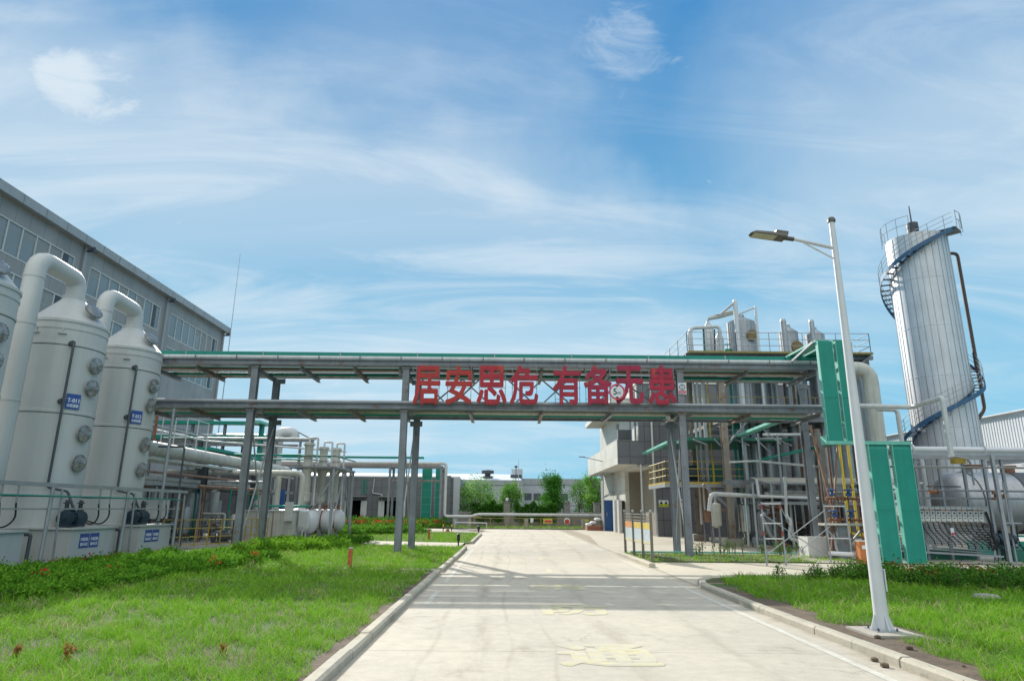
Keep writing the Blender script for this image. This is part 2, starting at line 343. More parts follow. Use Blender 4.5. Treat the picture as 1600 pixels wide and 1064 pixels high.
# ---------------------------------------------------------------- mesh helpers
ORG = {}                      # world origin of each thing (its parts are modelled in world metres, stored relative to it)
def V(*a): return Vector(a)
def fillet(pts, r, n=5):
    pts = [Vector(p) for p in pts]
    if r <= 0 or len(pts) < 3: return pts
    out = [pts[0]]
    for i in range(1, len(pts)-1):
        a, b, c = pts[i-1], pts[i], pts[i+1]
        u = (a-b); v = (c-b)
        if u.length < 1e-6 or v.length < 1e-6: continue
        rr = min(r, u.length*.48, v.length*.48)
        u.normalize(); v.normalize()
        p0 = b+u*rr; p1 = b+v*rr
        for k in range(n+1):
            t = k/n
            out.append(p0*(1-t)**2 + b*2*t*(1-t) + p1*t*t)
    out.append(pts[-1])
    return out
class MB:
    def __init__(s): s.v = []; s.f = []; s.sm = []
    def add(s, vs, fs, smooth=False):
        o = len(s.v); s.v += [tuple(p) for p in vs]; s.f += [tuple(i+o for i in f) for f in fs]; s.sm += [smooth]*len(fs)
        return s
    def box(s, x0, x1, y0, y1, z0, z1):
        vs = [(x, y, z) for z in (z0, z1) for y in (y0, y1) for x in (x0, x1)]
        return s.add(vs, [(0, 2, 3, 1), (4, 5, 7, 6), (0, 1, 5, 4), (2, 6, 7, 3), (0, 4, 6, 2), (1, 3, 7, 5)])
    def cbox(s, c, sx, sy, sz, rz=0.0, tilt=None):
        mt = Matrix.Rotation(rz, 3, 'Z')
        if tilt is not None: mt = tilt
        vs = []
        for z in (-.5, .5):
            for y in (-.5, .5):
                for x in (-.5, .5): vs.append(Vector(c)+mt @ Vector((x*sx, y*sy, z*sz)))
        return s.add(vs, [(0, 2, 3, 1), (4, 5, 7, 6), (0, 1, 5, 4), (2, 6, 7, 3), (0, 4, 6, 2), (1, 3, 7, 5)])
    def _frame(s, d):
        d = d.normalized(); up = Vector((0, 0, 1)) if abs(d.z) < .95 else Vector((0, 1, 0))
        a = d.cross(up).normalized(); b = a.cross(d).normalized()
        return a, b
    def bar(s, p0, p1, w, h=None):
        h = h or w; p0 = Vector(p0); p1 = Vector(p1); a, b = s._frame(p1-p0)
        vs = [p + a*(x*w/2) + b*(y*h/2) for p in (p0, p1) for x, y in ((-1, -1), (1, -1), (1, 1), (-1, 1))]
        return s.add(vs, [(3, 2, 1, 0), (4, 5, 6, 7), (0, 1, 5, 4), (1, 2, 6, 5), (2, 3, 7, 6), (3, 0, 4, 7)])
    def hbeam(s, p0, p1, w, h, t=.018, swap=False):
        "rolled H section: flanges w wide, h apart"
        p0 = Vector(p0); p1 = Vector(p1); a, b = s._frame(p1-p0)
        if swap: a, b = b, a
        for cx, cy, ww, hh in ((0, h/2-t/2, w, t), (0, -h/2+t/2, w, t), (0, 0, t, h-2*t)):
            vs = [p + a*(cx+x*ww/2) + b*(cy+y*hh/2) for p in (p0, p1) for x, y in ((-1, -1), (1, -1), (1, 1), (-1, 1))]
            s.add(vs, [(3, 2, 1, 0), (4, 5, 6, 7), (0, 1, 5, 4), (1, 2, 6, 5), (2, 3, 7, 6), (3, 0, 4, 7)])
        return s
    def tube(s, pts, r, n=10, caps=True, r2=None):
        pts = [Vector(p) for p in pts]; m = len(pts); rings = []
        t = [(pts[min(i+1, m-1)]-pts[max(i-1, 0)]).normalized() for i in range(m)]
        a, b = s._frame(t[0])
        vs = []
        for i in range(m):
            if i:
                q = t[i-1].rotation_difference(t[i]); a = q @ a; b = q @ b
            rr = r if r2 is None else r+(r2-r)*i/(m-1)
            vs += [pts[i]+a*math.cos(k*2*math.pi/n)*rr + b*math.sin(k*2*math.pi/n)*rr for k in range(n)]
        fs = [(i*n+k, i*n+(k+1) % n, (i+1)*n+(k+1) % n, (i+1)*n+k) for i in range(m-1) for k in range(n)]
        s.add(vs, fs, True)
        if caps:
            o = len(s.v)-len(vs)
            s.f += [tuple(o+k for k in reversed(range(n))), tuple(o+(m-1)*n+k for k in range(n))]; s.sm += [False, False]
        return s
    def pipe(s, pts, r, bend=None, n=12):
        return s.tube(fillet(pts, bend if bend is not None else r*3, 5), r, n)
    def flange(s, c, d, r, t=.04, n=14):
        c = Vector(c); d = Vector(d).normalized()
        return s.tube([c-d*t/2, c+d*t/2], r, n)
    def lathe(s, prof, c=(0, 0, 0), axis=(0, 0, 1), n=32, a0=0.0, a1=2*math.pi):
        ax = Vector(axis).normalized(); a, b = s._frame(ax)
        if abs(ax.z) > .95: a, b = Vector((1, 0, 0)), Vector((0, 1, 0)) if ax.z > 0 else Vector((0, -1, 0))
        c = Vector(c); vs = []; m = len(prof)
        for (r, z) in prof:
            for k in range(n):
                th = a0+(a1-a0)*k/n
                vs.append(c+ax*z+a*math.cos(th)*r+b*math.sin(th)*r)
        fs = [(i*n+k, i*n+(k+1) % n, (i+1)*n+(k+1) % n, (i+1)*n+k) for i in range(m-1) for k in range(n)]
        s.add(vs, fs, True)
        o = len(s.v)-len(vs)
        if prof[0] == prof[-1]: return s
        if prof[0][0] > 1e-4: s.f.append(tuple(o+k for k in reversed(range(n)))); s.sm.append(False)
        if prof[-1][0] > 1e-4: s.f.append(tuple(o+(m-1)*n+k for k in range(n))); s.sm.append(False)
        return s
    def poly(s, pts, z0, z1=None):
        n = len(pts)
        if z1 is None: return s.add([(x, y, z0) for x, y in pts], [tuple(range(n))])
        vs = [(x, y, z0) for x, y in pts]+[(x, y, z1) for x, y in pts]
        return s.add(vs, [tuple(reversed(range(n))), tuple(range(n, 2*n))]+[(i, (i+1) % n, n+(i+1) % n, n+i) for i in range(n)])
    def wedge(s, prof, p0, d, a, b):
        "a flat profile (u,v) swept along vector d"
        p0 = Vector(p0); d = Vector(d); a = Vector(a); b = Vector(b); n = len(prof)
        vs = [p0+a*u+b*v for u, v in prof]+[p0+d+a*u+b*v for u, v in prof]
        return s.add(vs, [tuple(reversed(range(n))), tuple(range(n, 2*n))]+[(i, (i+1) % n, n+(i+1) % n, n+i) for i in range(n)])
    def build(s, name, mat, parent=None, org=None):
        me = bpy.data.meshes.new(name)
        o_ = ORG.get(parent.name, Vector((0, 0, 0))) if parent is not None else Vector(org or (0, 0, 0))
        me.from_pydata([(x-o_[0], y-o_[1], z-o_[2]) for x, y, z in s.v], [], s.f)
        me.polygons.foreach_set('use_smooth', s.sm); me.update()
        if any(s.sm):
            try: me.set_sharp_from_angle(angle=rad(40))
            except Exception: pass
        import bmesh as _b
        bm = _b.new(); bm.from_mesh(me); _b.ops.recalc_face_normals(bm, faces=bm.faces); bm.to_mesh(me); bm.free()
        me.materials.append(MATS[mat] if isinstance(mat, str) else mat)
        ob = bpy.data.objects.new(name, me); COL.objects.link(ob)
        if parent is not None: ob.parent = parent
        else: ob.location = o_
        ORG[ob.name] = Vector(o_)
        return ob
def tag(o, label=None, cat=None, group=None, kind=None):
    if label: o['label'] = label
    if cat: o['category'] = cat
    if group: o['group'] = group
    if kind: o['kind'] = kind
    return o
def thing(name, label, cat, loc=(0, 0, 0), group=None):
    o = bpy.data.objects.new(name, None); COL.objects.link(o); o.location = loc; o.empty_display_size = .2
    ORG[o.name] = Vector(loc)
    return tag(o, label, cat, group)
KIDS = {}
def copy_tree(o, loc=None, label=None, group=None, parent=None, rz=None):
    c = o.copy(); COL.objects.link(c)
    if parent is not None: c.parent = parent; c.matrix_parent_inverse = o.matrix_parent_inverse
    for ch in [x for x in COL.objects if x.parent == o]: copy_tree(ch, parent=c)
    if loc is not None: c.location = loc
    if rz is not None: c.rotation_euler = (0, 0, rz)
    if label: c['label'] = label
    if group: c['group'] = group
    return c
def struct(name, mb, mat): return tag(mb.build(name, mat), kind='structure')
def single(name, mb, mat, label, cat, org=(0, 0, 0), group=None): return tag(mb.build(name, mat, org=org), label, cat, group)
def text(body, name, mat, parent, center, w, h, xd=(1, 0, 0), ud=(0, 0, 1), depth=.01, bold=0.0, top=True):
    "lettering as real geometry, fitted to a w x h field"
    cu = bpy.data.curves.new('t', 'FONT'); cu.body = body; cu.extrude = .5 if depth > 0 else 0; cu.resolution_u = 3
    cu.fill_mode = 'BOTH'
    ob = bpy.data.objects.new('t', cu); COL.objects.link(ob)
    bpy.context.view_layer.update()
    dg = bpy.context.evaluated_depsgraph_get()
    me = bpy.data.meshes.new_from_object(ob.evaluated_get(dg)); n = len(me.vertices)
    co = np.zeros(n*3); me.vertices.foreach_get('co', co); co = co.reshape(-1, 3)
    bpy.data.objects.remove(ob); bpy.data.curves.remove(cu)
    lo = co.min(0); hi = co.max(0); sz = np.maximum(hi-lo, 1e-6)
    xd = np.array(xd, float); ud = np.array(ud, float); nd = np.cross(xd, ud)
    uvw = (co-(lo+hi)/2)/sz
    if bold > 0:      # heavy strokes: the outline repeated round a small circle, every copy a hair lower than the last
        offs = [(0, 0)]+[(math.cos(k*math.pi/4)*bold, math.sin(k*math.pi/4)*bold) for k in range(8)]
        k_ = len(offs); q = np.concatenate([uvw*(1-2*bold, 1-2*bold, 1)+(dx, dy, 0) for dx, dy in offs]); zoff = np.repeat(np.arange(k_), n)*(-(.0009 if depth > .004 else .00018))
        fs = [tuple(v+i*n for v in p.vertices) for i in range(k_) for p in me.polygons]
        bpy.data.meshes.remove(me); me = bpy.data.meshes.new(name); me.from_pydata([tuple(p) for p in q], [], fs); uvw = q
    else: zoff = np.zeros(n)
    P = np.outer(uvw[:, 0]*w, xd)+np.outer(uvw[:, 1]*h, ud)+np.outer(uvw[:, 2]*depth+zoff, nd)+np.array(center)
    o_ = ORG.get(parent.name, Vector((0, 0, 0))) if parent is not None else Vector((0, 0, 0))
    me.vertices.foreach_set('co', (P-np.array(o_)).ravel()); me.update()
    me.materials.clear(); me.materials.append(MATS[mat] if isinstance(mat, str) else mat); me.name = name
    r = bpy.data.objects.new(name, me); COL.objects.link(r)
    if parent is not None: r.parent = parent
    ORG[r.name] = Vector(o_)
    return r
def leaf_mesh(name, pts, size, tint, mat, parent=None, nrm=None, aspect=.5, up=0.0):
    "one rhombic leaf per point; tint per leaf"
    n = len(pts); pts = np.asarray(pts, float)
    d = rng.normal(size=(n, 3)); d[:, 2] += up; d /= np.linalg.norm(d, axis=1)[:, None]
    e = rng.normal(size=(n, 3)); e -= (e*d).sum(1)[:, None]*d; e /= np.linalg.norm(e, axis=1)[:, None]
    L = np.asarray(size).reshape(-1, 1)*np.ones((n, 1))
    a = pts; b = pts+d*L*.5+e*L*aspect*.5; c = pts+d*L; q = pts+d*L*.5-e*L*aspect*.5
    vs = np.stack([a, b, c, q], 1).reshape(-1, 3)
    o_ = np.array(ORG.get(parent.name, Vector((0, 0, 0)))) if parent is not None else np.zeros(3)
    return raw_mesh(name, vs-o_, 4, np.repeat(tint, 4, 0), mat, parent)
def raw_mesh(name, vs, k, tint, mat, parent=None):
    n = len(vs); nf = n//k
    me = bpy.data.meshes.new(name); me.vertices.add(n); me.vertices.foreach_set('co', np.ascontiguousarray(vs, dtype=np.float32).ravel())
    me.loops.add(n); me.loops.foreach_set('vertex_index', np.arange(n, dtype=np.int32))
    me.polygons.add(nf); me.polygons.foreach_set('loop_start', np.arange(0, n, k, dtype=np.int32)); me.polygons.foreach_set('loop_total', np.full(nf, k, dtype=np.int32))
    me.update(calc_edges=True)
    at_ = me.color_attributes.new('tint', 'FLOAT_COLOR', 'POINT')
    at_.data.foreach_set('color', np.concatenate([tint, np.ones((n, 1))], 1).astype(np.float32).ravel())
    me.materials.append(MATS[mat])
    o = bpy.data.objects.new(name, me); COL.objects.link(o)
    if parent is not None: o.parent = parent; ORG[o.name] = ORG[parent.name]
    return o
def in_poly(P, poly):
    x, y = P[:, 0], P[:, 1]; ins = np.zeros(len(P), bool); n = len(poly)
    for i in range(n):
        x0, y0 = poly[i]; x1, y1 = poly[(i+1) % n]
        c = ((y0 > y) != (y1 > y)) & (x < (x1-x0)*(y-y0)/(y1-y0+1e-12)+x0); ins ^= c
    return ins
def scatter(poly, n):
    a = np.array(poly); lo = a.min(0); hi = a.max(0); out = np.zeros((0, 2))
    while len(out) < n:
        P = lo+(hi-lo)*rng.random((n*2, 2)); out = np.concatenate([out, P[in_poly(P, poly)]])
    return out[:n]
_ph = rng.random((8, 3))*6.28
def lump(P, s):
    "smooth pseudo noise 0..1 on the ground plane"
    v = 0
    for i in range(6):
        k = s*(1.0+.6*i); th = _ph[i, 0]; v = v+np.sin(P[:, 0]*k*np.cos(th)+P[:, 1]*k*np.sin(th)+_ph[i, 1])*np.cos(P[:, 0]*k*.7*np.sin(th)-P[:, 1]*k*.8*np.cos(th)+_ph[i, 2])/(1+.4*i)
    return np.clip(.5+v/4.2, 0, 1)
def railing(mb, pts, h=1.05, r=.02, rails=(1.0, .66, .33), step=1.3, toe=True, n=6):
    pts = [Vector(p) for p in pts]
    for i in range(len(pts)-1):
        a, b = pts[i], pts[i+1]; L = (b-a).length; k = max(1, round(L/step))
        for j in range(k+1): 
            p = a.lerp(b, j/k); mb.tube([p, p+V(0, 0, h)], r, n)
        for q in rails: mb.tube([a+V(0, 0, h*q), b+V(0, 0, h*q)], r*.85, n)
    return mb

# ================================================================ the ground
struct('ground', MB().poly([(-2500, -60), (2500, -60), (2500, 4000), (-2500, 4000)], -.05), 'far_ground')
struct('road', MB().poly([(-2.05, -8), (4.62, -8), (4.62, 16.6), (4.62, 27), (60, 27), (60, 58.6), (-14, 58.6), (-14, 47.5), (-3.6, 47.5), (-2.6, 47.0), (-2.05, 46.2)], 0.0), 'road')
struct('yard', MB().poly([(4.45, 27.6), (34, 27.6), (34, 44.9), (9.0, 44.9), (9.0, 58.5), (5.9, 58.5), (5.6, 46), (4.5, 33)], 0.004), 'yard')
struct('apron', MB().poly([(4.45, 15.0), (5.2, 15.0), (40, 15.0), (40, 24.0), (4.5, 24.0)], 0.006), 'yard')
struct('plant_floor', MB().poly([(10.5, 27.0), (40, 27.0), (40, 23.1), (10.5, 23.0)], 0.03), 'concrete_pad')
# lawns
LAWN_A = [(-1.92, -8), (-1.92, 18.6), (-1.9, 29.4), (-3.5, 29.9), (-8.5, 31.8), (-16, 33), (-40, 33), (-40, -8)]
LAWN_B = [(-1.88, 33.6), (-1.88, 45.4), (-2.5, 46.4), (-3.6, 47.0), (-14, 47.0), (-16, 36.5), (-9.0, 35.4), (-4, 34)]
LAWN_C = [(4.70, -8), (4.56, 8), (4.52, 15.6), (4.72, 16.5), (5.1, 17.15), (5.9, 17.57), (40, 17.5), (40, -8)]
LAWN_D = [(4.55, 22.9), (10.5, 23.1), (10.5, 26.8), (4.45, 26.8)]
LAWN_E = [(-60, 58.8), (9.0, 58.8), (9.0, 66), (-60, 66)]
for q, pl in enumerate((LAWN_A, LAWN_B, LAWN_C, LAWN_D, LAWN_E)):
    struct('lawn', MB().poly(pl, -.04, .02+(.05 if q in (0, 2) else .03)), 'lawn_soil')
struct('path', MB().poly([(-2.1, 29.7), (-2.1, 33.3), (-4, 33.7), (-9.0, 35.1), (-16, 36.2), (-16, 33.2), (-8.5, 32.1), (-3.5, 30.2)], .075), 'yard')
struct('plant_floor', MB().poly([(-11.2, 24.4), (-11.6, 30), (-11.0, 33), (-10.8, 60), (-34, 60), (-34, 10), (-15.6, 10), (-15.6, 24.4)], .082), 'concrete_pad')

def kerb_run(pts, w=.17, z=.13, lowered=None):
    "separate kerb stones with mortar gaps along a line"
    mb = MB(); pts = [Vector((x, y, 0)) for x, y in pts]
    for i in range(len(pts)-1):
        a, b = pts[i], pts[i+1]; L = (b-a).length; k = max(1, round(L/1.0)); d = (b-a)/L; nrm = Vector((-d.y, d.x, 0))
        for j in range(k):
            p = a+d*(L*j/k+.006); q = a+d*(L*(j+1)/k-.006)
            zz = z+random.uniform(-.006, .006); sh = random.uniform(-.008, .008)
            p = p+nrm*sh; q = q+nrm*(sh+random.uniform(-.006, .006))
            prof = [(-w/2, -.02), (w/2, -.02), (w/2, zz-.03), (w/2-.03, zz), (-w/2+.03, zz), (-w/2, zz-.03)]
            mb.wedge(prof, p, q-p, nrm, (0, 0, 1))
    return mb
struct('kerb', kerb_run([(-1.87, -3), (-1.87, 18.4)], z=.11), 'kerbstone')
struct('kerb', kerb_run([(-1.84, 18.9), (-1.82, 29.4)], z=.11), 'kerbstone')
struct('kerb', kerb_run([(-1.95, 18.62), (-2.9, 18.62)], .2, .11), 'kerbstone')
struct('kerb', kerb_run([(-1.80, 33.7), (-1.80, 45.3), (-2.3, 46.3), (-3.2, 47.0), (-4.4, 47.1), (-10, 47.1)]), 'kerbstone')
struct('kerb', kerb_run([(4.66, -3), (4.58, 7), (4.46, 12), (4.50, 15.6), (4.68, 16.5), (5.1, 17.2), (5.9, 17.6), (8.0, 17.65), (22, 17.65)], z=.11), 'kerbstone')
struct('kerb', kerb_run([(4.46, 20.9), (4.42, 26.9)], .2), 'kerbstone')
struct('soil', MB().poly([(4.74, -5), (5.32, -5), (5.28, 8.5), (5.75, 9.2), (5.75, 10.4), (5.2, 10.9), (5.0, 15.0), (4.6, 15.4), (4.57, 12), (4.66, 8)], .075), 'soil')
struct('soil', MB().poly([(-2.16, -5), (-1.95, -5), (-1.95, 18.4), (-2.08, 18.4)], .0745), 'soil')
# painted markings
def strip(x0, x1, y0, y1, mat, z=.0035): tag(MB().poly([(x0, y0), (x1, y0), (x1, y1), (x0, y1)], z).build('road_marking', mat), kind='structure')
for y0, y1 in ((12.6, 14.6), (16.2, 29.5)): strip(-1.52, -1.41, y0, y1, 'paint_white')
strip(-1.56, -1.46, 31, 47, 'paint_white')
for y0, y1 in ((6, 16.2), (19.5, 26.2)): strip(3.98, 4.09, y0, y1, 'paint_white')
for y0, y1 in ((29, 32.3), (34.5, 38), (42, 47)): strip(4.02, 4.14, y0, y1, 'paint_white')
for y0 in (18.9, 23.4, 27.9, 33, 40): strip(1.12, 1.27, y0, y0+1.3, 'paint_yellow')
for ch, y, mm in (('\u6d88', 15.6, 'paint_yellow_faint'), ('\u9632', 12.2, 'paint_yellow_faint'), ('\u901a', 8.55, 'paint_yellow'), ('\u9053', 5.1, 'paint_yellow')):
    o = text(ch, 'road_marking', mm, None, (1.22, y, .0045), 1.22, 1.25, (1, 0, 0), (0, 1, 0), 0.0, .042); tag(o, kind='structure')

# ================================================================ grass and planting
def grass(name, poly, dens, h0, fall=10.0, ymax=99, bare=None, w0=.0075, zb=.05, yellow=0.0, lean=.8, ymin=-9):
    a = np.array(poly); area = (a[:, 0].max()-a[:, 0].min())*(a[:, 1].max()-a[:, 1].min())
    n = int(area*dens)
    lo = a.min(0); hi = a.max(0); hi[1] = min(hi[1], ymax); lo[1] = max(lo[1], ymin)
    P = lo+(hi-lo)*rng.random((int((hi-lo).prod()*dens), 2)); P = P[in_poly(P, poly)]
    dist = np.hypot(P[:, 0], P[:, 1])
    P = P[rng.random(len(P)) < np.clip((fall/np.maximum(dist, .1))**1.5, .02, 1)]; dist = np.hypot(P[:, 0], P[:, 1])
    c = lump(P, 2.3); c2 = lump(P+17, 6.5); c3 = lump(P+40, 19.0); keep = rng.random(len(P)) < (.12+1.1*c*c2+.2*c)*(.35+1.1*c3)
    if bare is not None: keep &= ~bare(P)
    P = P[keep]; dist = dist[keep]; c = c[keep]; c2 = c2[keep]
    # tufts: blades gather round tuft centres
    P = P+ (rng.normal(size=P.shape)*.01)
    n = len(P); th = rng.random(n)*6.283; scale = np.clip(dist/9.0, 1, 3.0)
    h = h0*(.35+.85*rng.random(n)**1.3)*(.5+.9*c2)*(1+.12*(scale-1)); w = w0*scale*(.7+.6*rng.random(n))
    ln = h*lean*(.3+1.3*rng.random(n)); d = np.stack([np.cos(th), np.sin(th)], 1); s = np.stack([-d[:, 1], d[:, 0]], 1)
    th2 = rng.random(n)*6.283; s = np.stack([np.cos(th2), np.sin(th2)], 1)
    z = np.full(n, zb)
    def pt(u, side, wid):
        xy = P+d*(ln*u*u)[:, None]+s*(side*w*wid)[:, None]
        return np.concatenate([xy, (z+h*(u-.22*u*u*(ln/h)))[:, None]], 1)
    q = [pt(0, -1, .5), pt(0, 1, .5), pt(.55, 1, .42), pt(.55, -1, .42), pt(.55, -1, .42), pt(.55, 1, .42), pt(1, 1, .06), pt(1, -1, .06)]
    vs = np.stack(q, 1).reshape(-1, 3)
    g1 = np.array([.17, .36, .02]); g2 = np.array([.28, .53, .05]); dry = np.array([.45, .42, .22]); dk = np.array([.10, .26, .025])
    f = rng.random(n)[:, None]; cc = np.clip(c+.25*rng.normal(size=n), 0, 1)[:, None]
    t = g1*(1-f)+g2*f; t = t*(.35+.65*cc)+dk*(.65*(1-cc))
    pat = lump(P-31, 1.1)*lump(P+5, 3.7); m = (rng.random(n) < .05+yellow+.9*np.clip(pat-.28, 0, 1))[:, None]; t = np.where(m, dry*(.7+.5*f), t)
    tag(raw_mesh(name, vs, 4, np.repeat(t, 8, 0), 'grassy'), kind='stuff')
def bareA(P): return (P[:, 0] > -2.06+.06*np.sin(P[:, 1]*2.1)+.05*np.sin(P[:, 1]*6.3)) & (P[:, 1] < 18.5)
def bareC(P):
    e = 4.98+.12*np.sin(P[:, 1]*1.7)+.1*np.sin(P[:, 1]*5.1)
    pad = (np.abs(P[:, 0]-5.3) < .5) & (np.abs(P[:, 1]-9.7) < .62)
    return (P[:, 0] < e) | pad
grass('lawn_grass', [(-1.95, 3), (-1.95, 18.6), (-1.92, 29.3), (-11.5, 31.5), (-11.8, 10), (-8.5, 3)], 4300, .15, 7.0, bare=bareA)
grass('lawn_grass', [(4.65, 5), (4.6, 15.6), (5.9, 17.5), (10.5, 17.5), (13.5, 14), (10, 5)], 4800, .165, 7.5, bare=bareC)
grass('lawn_grass', LAWN_B, 2600, .12, 8.0)
grass('lawn_grass', [(4.6, 22.8), (13, 23.0), (13, 26.6), (4.5, 26.8)], 1900, .08, 9.0, yellow=.15, bare=lambda P: lump(P, 3.0) < .42)
grass('verge_grass', [(-16, 59), (9, 59), (9, 66), (-16, 66)], 1500, .18, 9.0, yellow=.12)

def shrubs(name, poly, n, h, r, leaves, size, red=.0, g1=(.028, .12, .012), g2=(.14, .33, .03), zb=.06, sparse=0.0, back=None):
    C = scatter(poly, n); out = []; tt = []
    stems = MB()
    for (x, y) in C:
        hh = h*random.uniform(.65, 1.2); k = int(leaves*random.uniform(.7, 1.2))
        u = rng.normal(size=(k, 3)); u /= np.linalg.norm(u, axis=1)[:, None]; u[:, 2] = np.abs(u[:, 2])*1.0-.15
        rr = r*(.45+.6*rng.random(k))[:, None]
        ax = 6.28*rng.random(3); lumpy = 1+.28*np.sin(4*np.arctan2(u[:, 1], u[:, 0])+ax[0])*np.cos(5*u[:, 2]+ax[1])
        p = u*rr*lumpy[:, None]; p[:, 2] = p[:, 2]*(hh/r)*.75+hh*.32
        p[:, 0] += x; p[:, 1] += y; p[:, 2] += zb
        b = rng.random()*.5+rng.random(k)*.5
        top = np.clip((p[:, 2]-zb)/hh, 0, 1)
        col = np.array(g1)*(1-b[:, None])+np.array(g2)*b[:, None]
        if red > 0 and random.random() < red:
            m = (top > .72) & (rng.random(k) < .75); col[m] = np.array([.42, .055, .03])*(.6+.7*rng.random(m.sum()))[:, None]
        out.append(p); tt.append(col)
        for _ in range(3):
            a = random.random()*6.28; stems.bar((x, y, zb), (x+math.cos(a)*r*.4, y+math.sin(a)*r*.4, zb+hh*.7), .012)
    P = np.concatenate(out); T = np.concatenate(tt)
    o = leaf_mesh(name, P, size*(.6+.8*rng.random(len(P))), T, 'leafy', aspect=.62, up=.5)
    tag(o, kind='stuff')
    tag(stems.build(name+'_stems', 'bark'), kind='stuff')
shrubs('shrub_bed', [(-8.7, 11.2), (-7.9, 15), (-7.4, 19.5), (-7.2, 22.2), (-9.2, 22.6), (-11.4, 23.0), (-11.9, 18), (-11.8, 11.2)], 330, .30, .27, 300, .062, red=.02, g1=(.04, .16, .012), g2=(.20, .42, .035))
shrubs('shrub_bed', [(-11.85, 9), (-11.2, 9), (-11.1, 22.5), (-11.85, 22.5)], 50, .34, .18, 130, .06, red=.55, g1=(.05, .15, .02))
shrubs('shrub_bed', [(-9.9, 24.4), (-8.2, 25.2), (-6.4, 27.4), (-7.2, 30.2), (-10.3, 30.8)], 120, .42, .33, 250, .075, red=.02, g1=(.07, .22, .015), g2=(.27, .50, .04))
shrubs('shrub_bed', [(-7.0, 30.4), (-5.9, 30.9), (-6.2, 31.6), (-8.5, 31.4)], 16, .5, .28, 240, .075, g1=(.05, .18, .015), g2=(.2, .42, .04))
shrubs('shrub_bed', [(8.0, 16.6), (8.6, 17.3), (10.8, 17.2), (13.5, 16.7), (14.5, 14.4), (10.8, 13.3), (9.7, 14.8)], 150, .46, .27, 210, .055, red=.07, g1=(.03, .11, .014), g2=(.13, .30, .035))
shrubs('shrub_bed', [(6.6, 16.7), (8.6, 16.6), (8.6, 17.2), (6.6, 17.2)], 11, .42, .18, 130, .05, red=.05, g1=(.03, .11, .014), g2=(.12, .28, .03))
shrubs('shrub_row', [(6.9, 25.6), (11.5, 25.6), (11.5, 26.2), (6.9, 26.2)], 34, .62, .11, 38, .06, red=.25, g1=(.03, .11, .02), g2=(.12, .28, .04))
shrubs('flower_bed', [(-13.5, 40), (-9.0, 42), (-5.0, 45.8), (-13.5, 46.8)], 230, .5, .42, 150, .11, red=.05, g1=(.05, .17, .02), g2=(.18, .38, .04))
shrubs('flower_bed', [(-24, 59.5), (-6, 59.5), (-6, 66), (-24, 66)], 420, .75, .6, 130, .16, red=.10, g1=(.03, .13, .015), g2=(.16, .36, .04))
shrubs('flower_bed', [(-17, 52), (-5.2, 60), (-7.5, 60.5), (-17, 56)], 150, .55, .45, 150, .14, red=.75, g1=(.06, .18, .02), g2=(.2, .36, .05))

# ================================================================ pipe gantry over the road
GF, GB = 25.1, 27.5
CX = (-10.0, -4.05, 6.75, 12.45)
g = thing('pipe_gantry', 'long rusty grey steel pipe gantry that spans the road on paired columns', 'gantry', (1.3, 26.3, 0))
for i, x in enumerate(CX):
    if i < 3: MB().hbeam((x, GF, -.02), (x, GF, 7.28), .25, .26, .02).build('column', 'steel_rusty' if i == 9 else 'steel', g)
    MB().hbeam((x+(.16 if i else 0), GB, 0), (x+(.16 if i else 0), GB, 7.0), .25, .26, .02).build('column', 'steel', g)
    if i < 3:
        MB().cbox((x, GF, .02), .42, .42, .05).build('base_plate', 'steel_rusty', g)
MB().hbeam((12.1, GF+.1, 0.0), (12.1, GF+.1, 4.2), .2, .2).build('column', 'steel_rusty', g)
def chord(y, z, x0=-14.6, x1=12.3, h=.2, mat='steel'):
    mb = MB(); t = .016
    mb.box(x0, x1, y-.012, y+.012, z, z+h); mb.box(x0, x1, y-.075, y-.0125, z+h-t, z+h); mb.box(x0, x1, y-.075, y-.0125, z, z+t)
    return mb.build('beam', mat, g)
chord(GF-.16, 7.12); chord(GF-.16, 5.41); chord(GB+.16, 7.10, h=.26, mat='steel_rusty'); chord(GB+.16, 5.36, h=.24, mat='steel')
for z in (6.98, 5.30):
    for i, x in enumerate((-14.2, -12.3, -10.1, -8.2, -6.1, -4.2, -1.5, 1.3, 4.0, 6.6, 9.4, 12.1)):
        MB().hbeam((x, GF-.13, z+.02), (x, GB+.13, z+.02), .13, .16, .014).build('cross_beam', 'steel_rusty' if i % 3 == 1 else 'steel', g)
# truss in the sign bay
mb = MB()
xs = [-4.0, -2.3, -.6, 1.15, 2.9, 4.6, 6.6]
for q in (GF+.02, ):
    for i in range(6):
        a, b = (5.6, 7.1) if i % 2 else (7.1, 5.6)
        mb.bar((xs[i]+.08, q, a), (xs[i+1]-.08, q, b), .10, .05)
mb.build('truss_brace', 'steel', g)
mb = MB()
for i in range(6):
    a, b = (5.6, 7.1) if i % 2 == 0 else (7.1, 5.6)
    mb.bar((xs[i]+.3, GB, a), (xs[i+1]+.3, GB, b), .09, .05)
mb.build('truss_brace', 'steel', g)
for x in (CX[1], CX[0], CX[2]):     # slender brace rods between front and rear columns, gusset plates
    MB().bar((x, GF+.2, .3), (x+.1, GB-.15, 4.9), .045).build('brace_rod', 'galv', g)
    MB().bar((x, GF+.2, 4.9), (x+.1, GB-.15, .3), .045).build('brace_rod', 'galv', g)
mb = MB()
for x in CX:
    for z in (7.02, 5.25): mb.box(x-.26+.16, x+.26+.16, GB-.16, GB-.145, z-.22, z-.0)
mb.build('gusset', 'steel', g)
mb = MB()
for x in CX[:3]: mb.box(x-.3, x-.14, GF-.02, GF+.04, 6.75, 7.1); mb.box(x+.14, x+.42, GF+.0, GF+.05, 5.2, 5.4)
mb.build('gusset', 'steel_rusty', g)
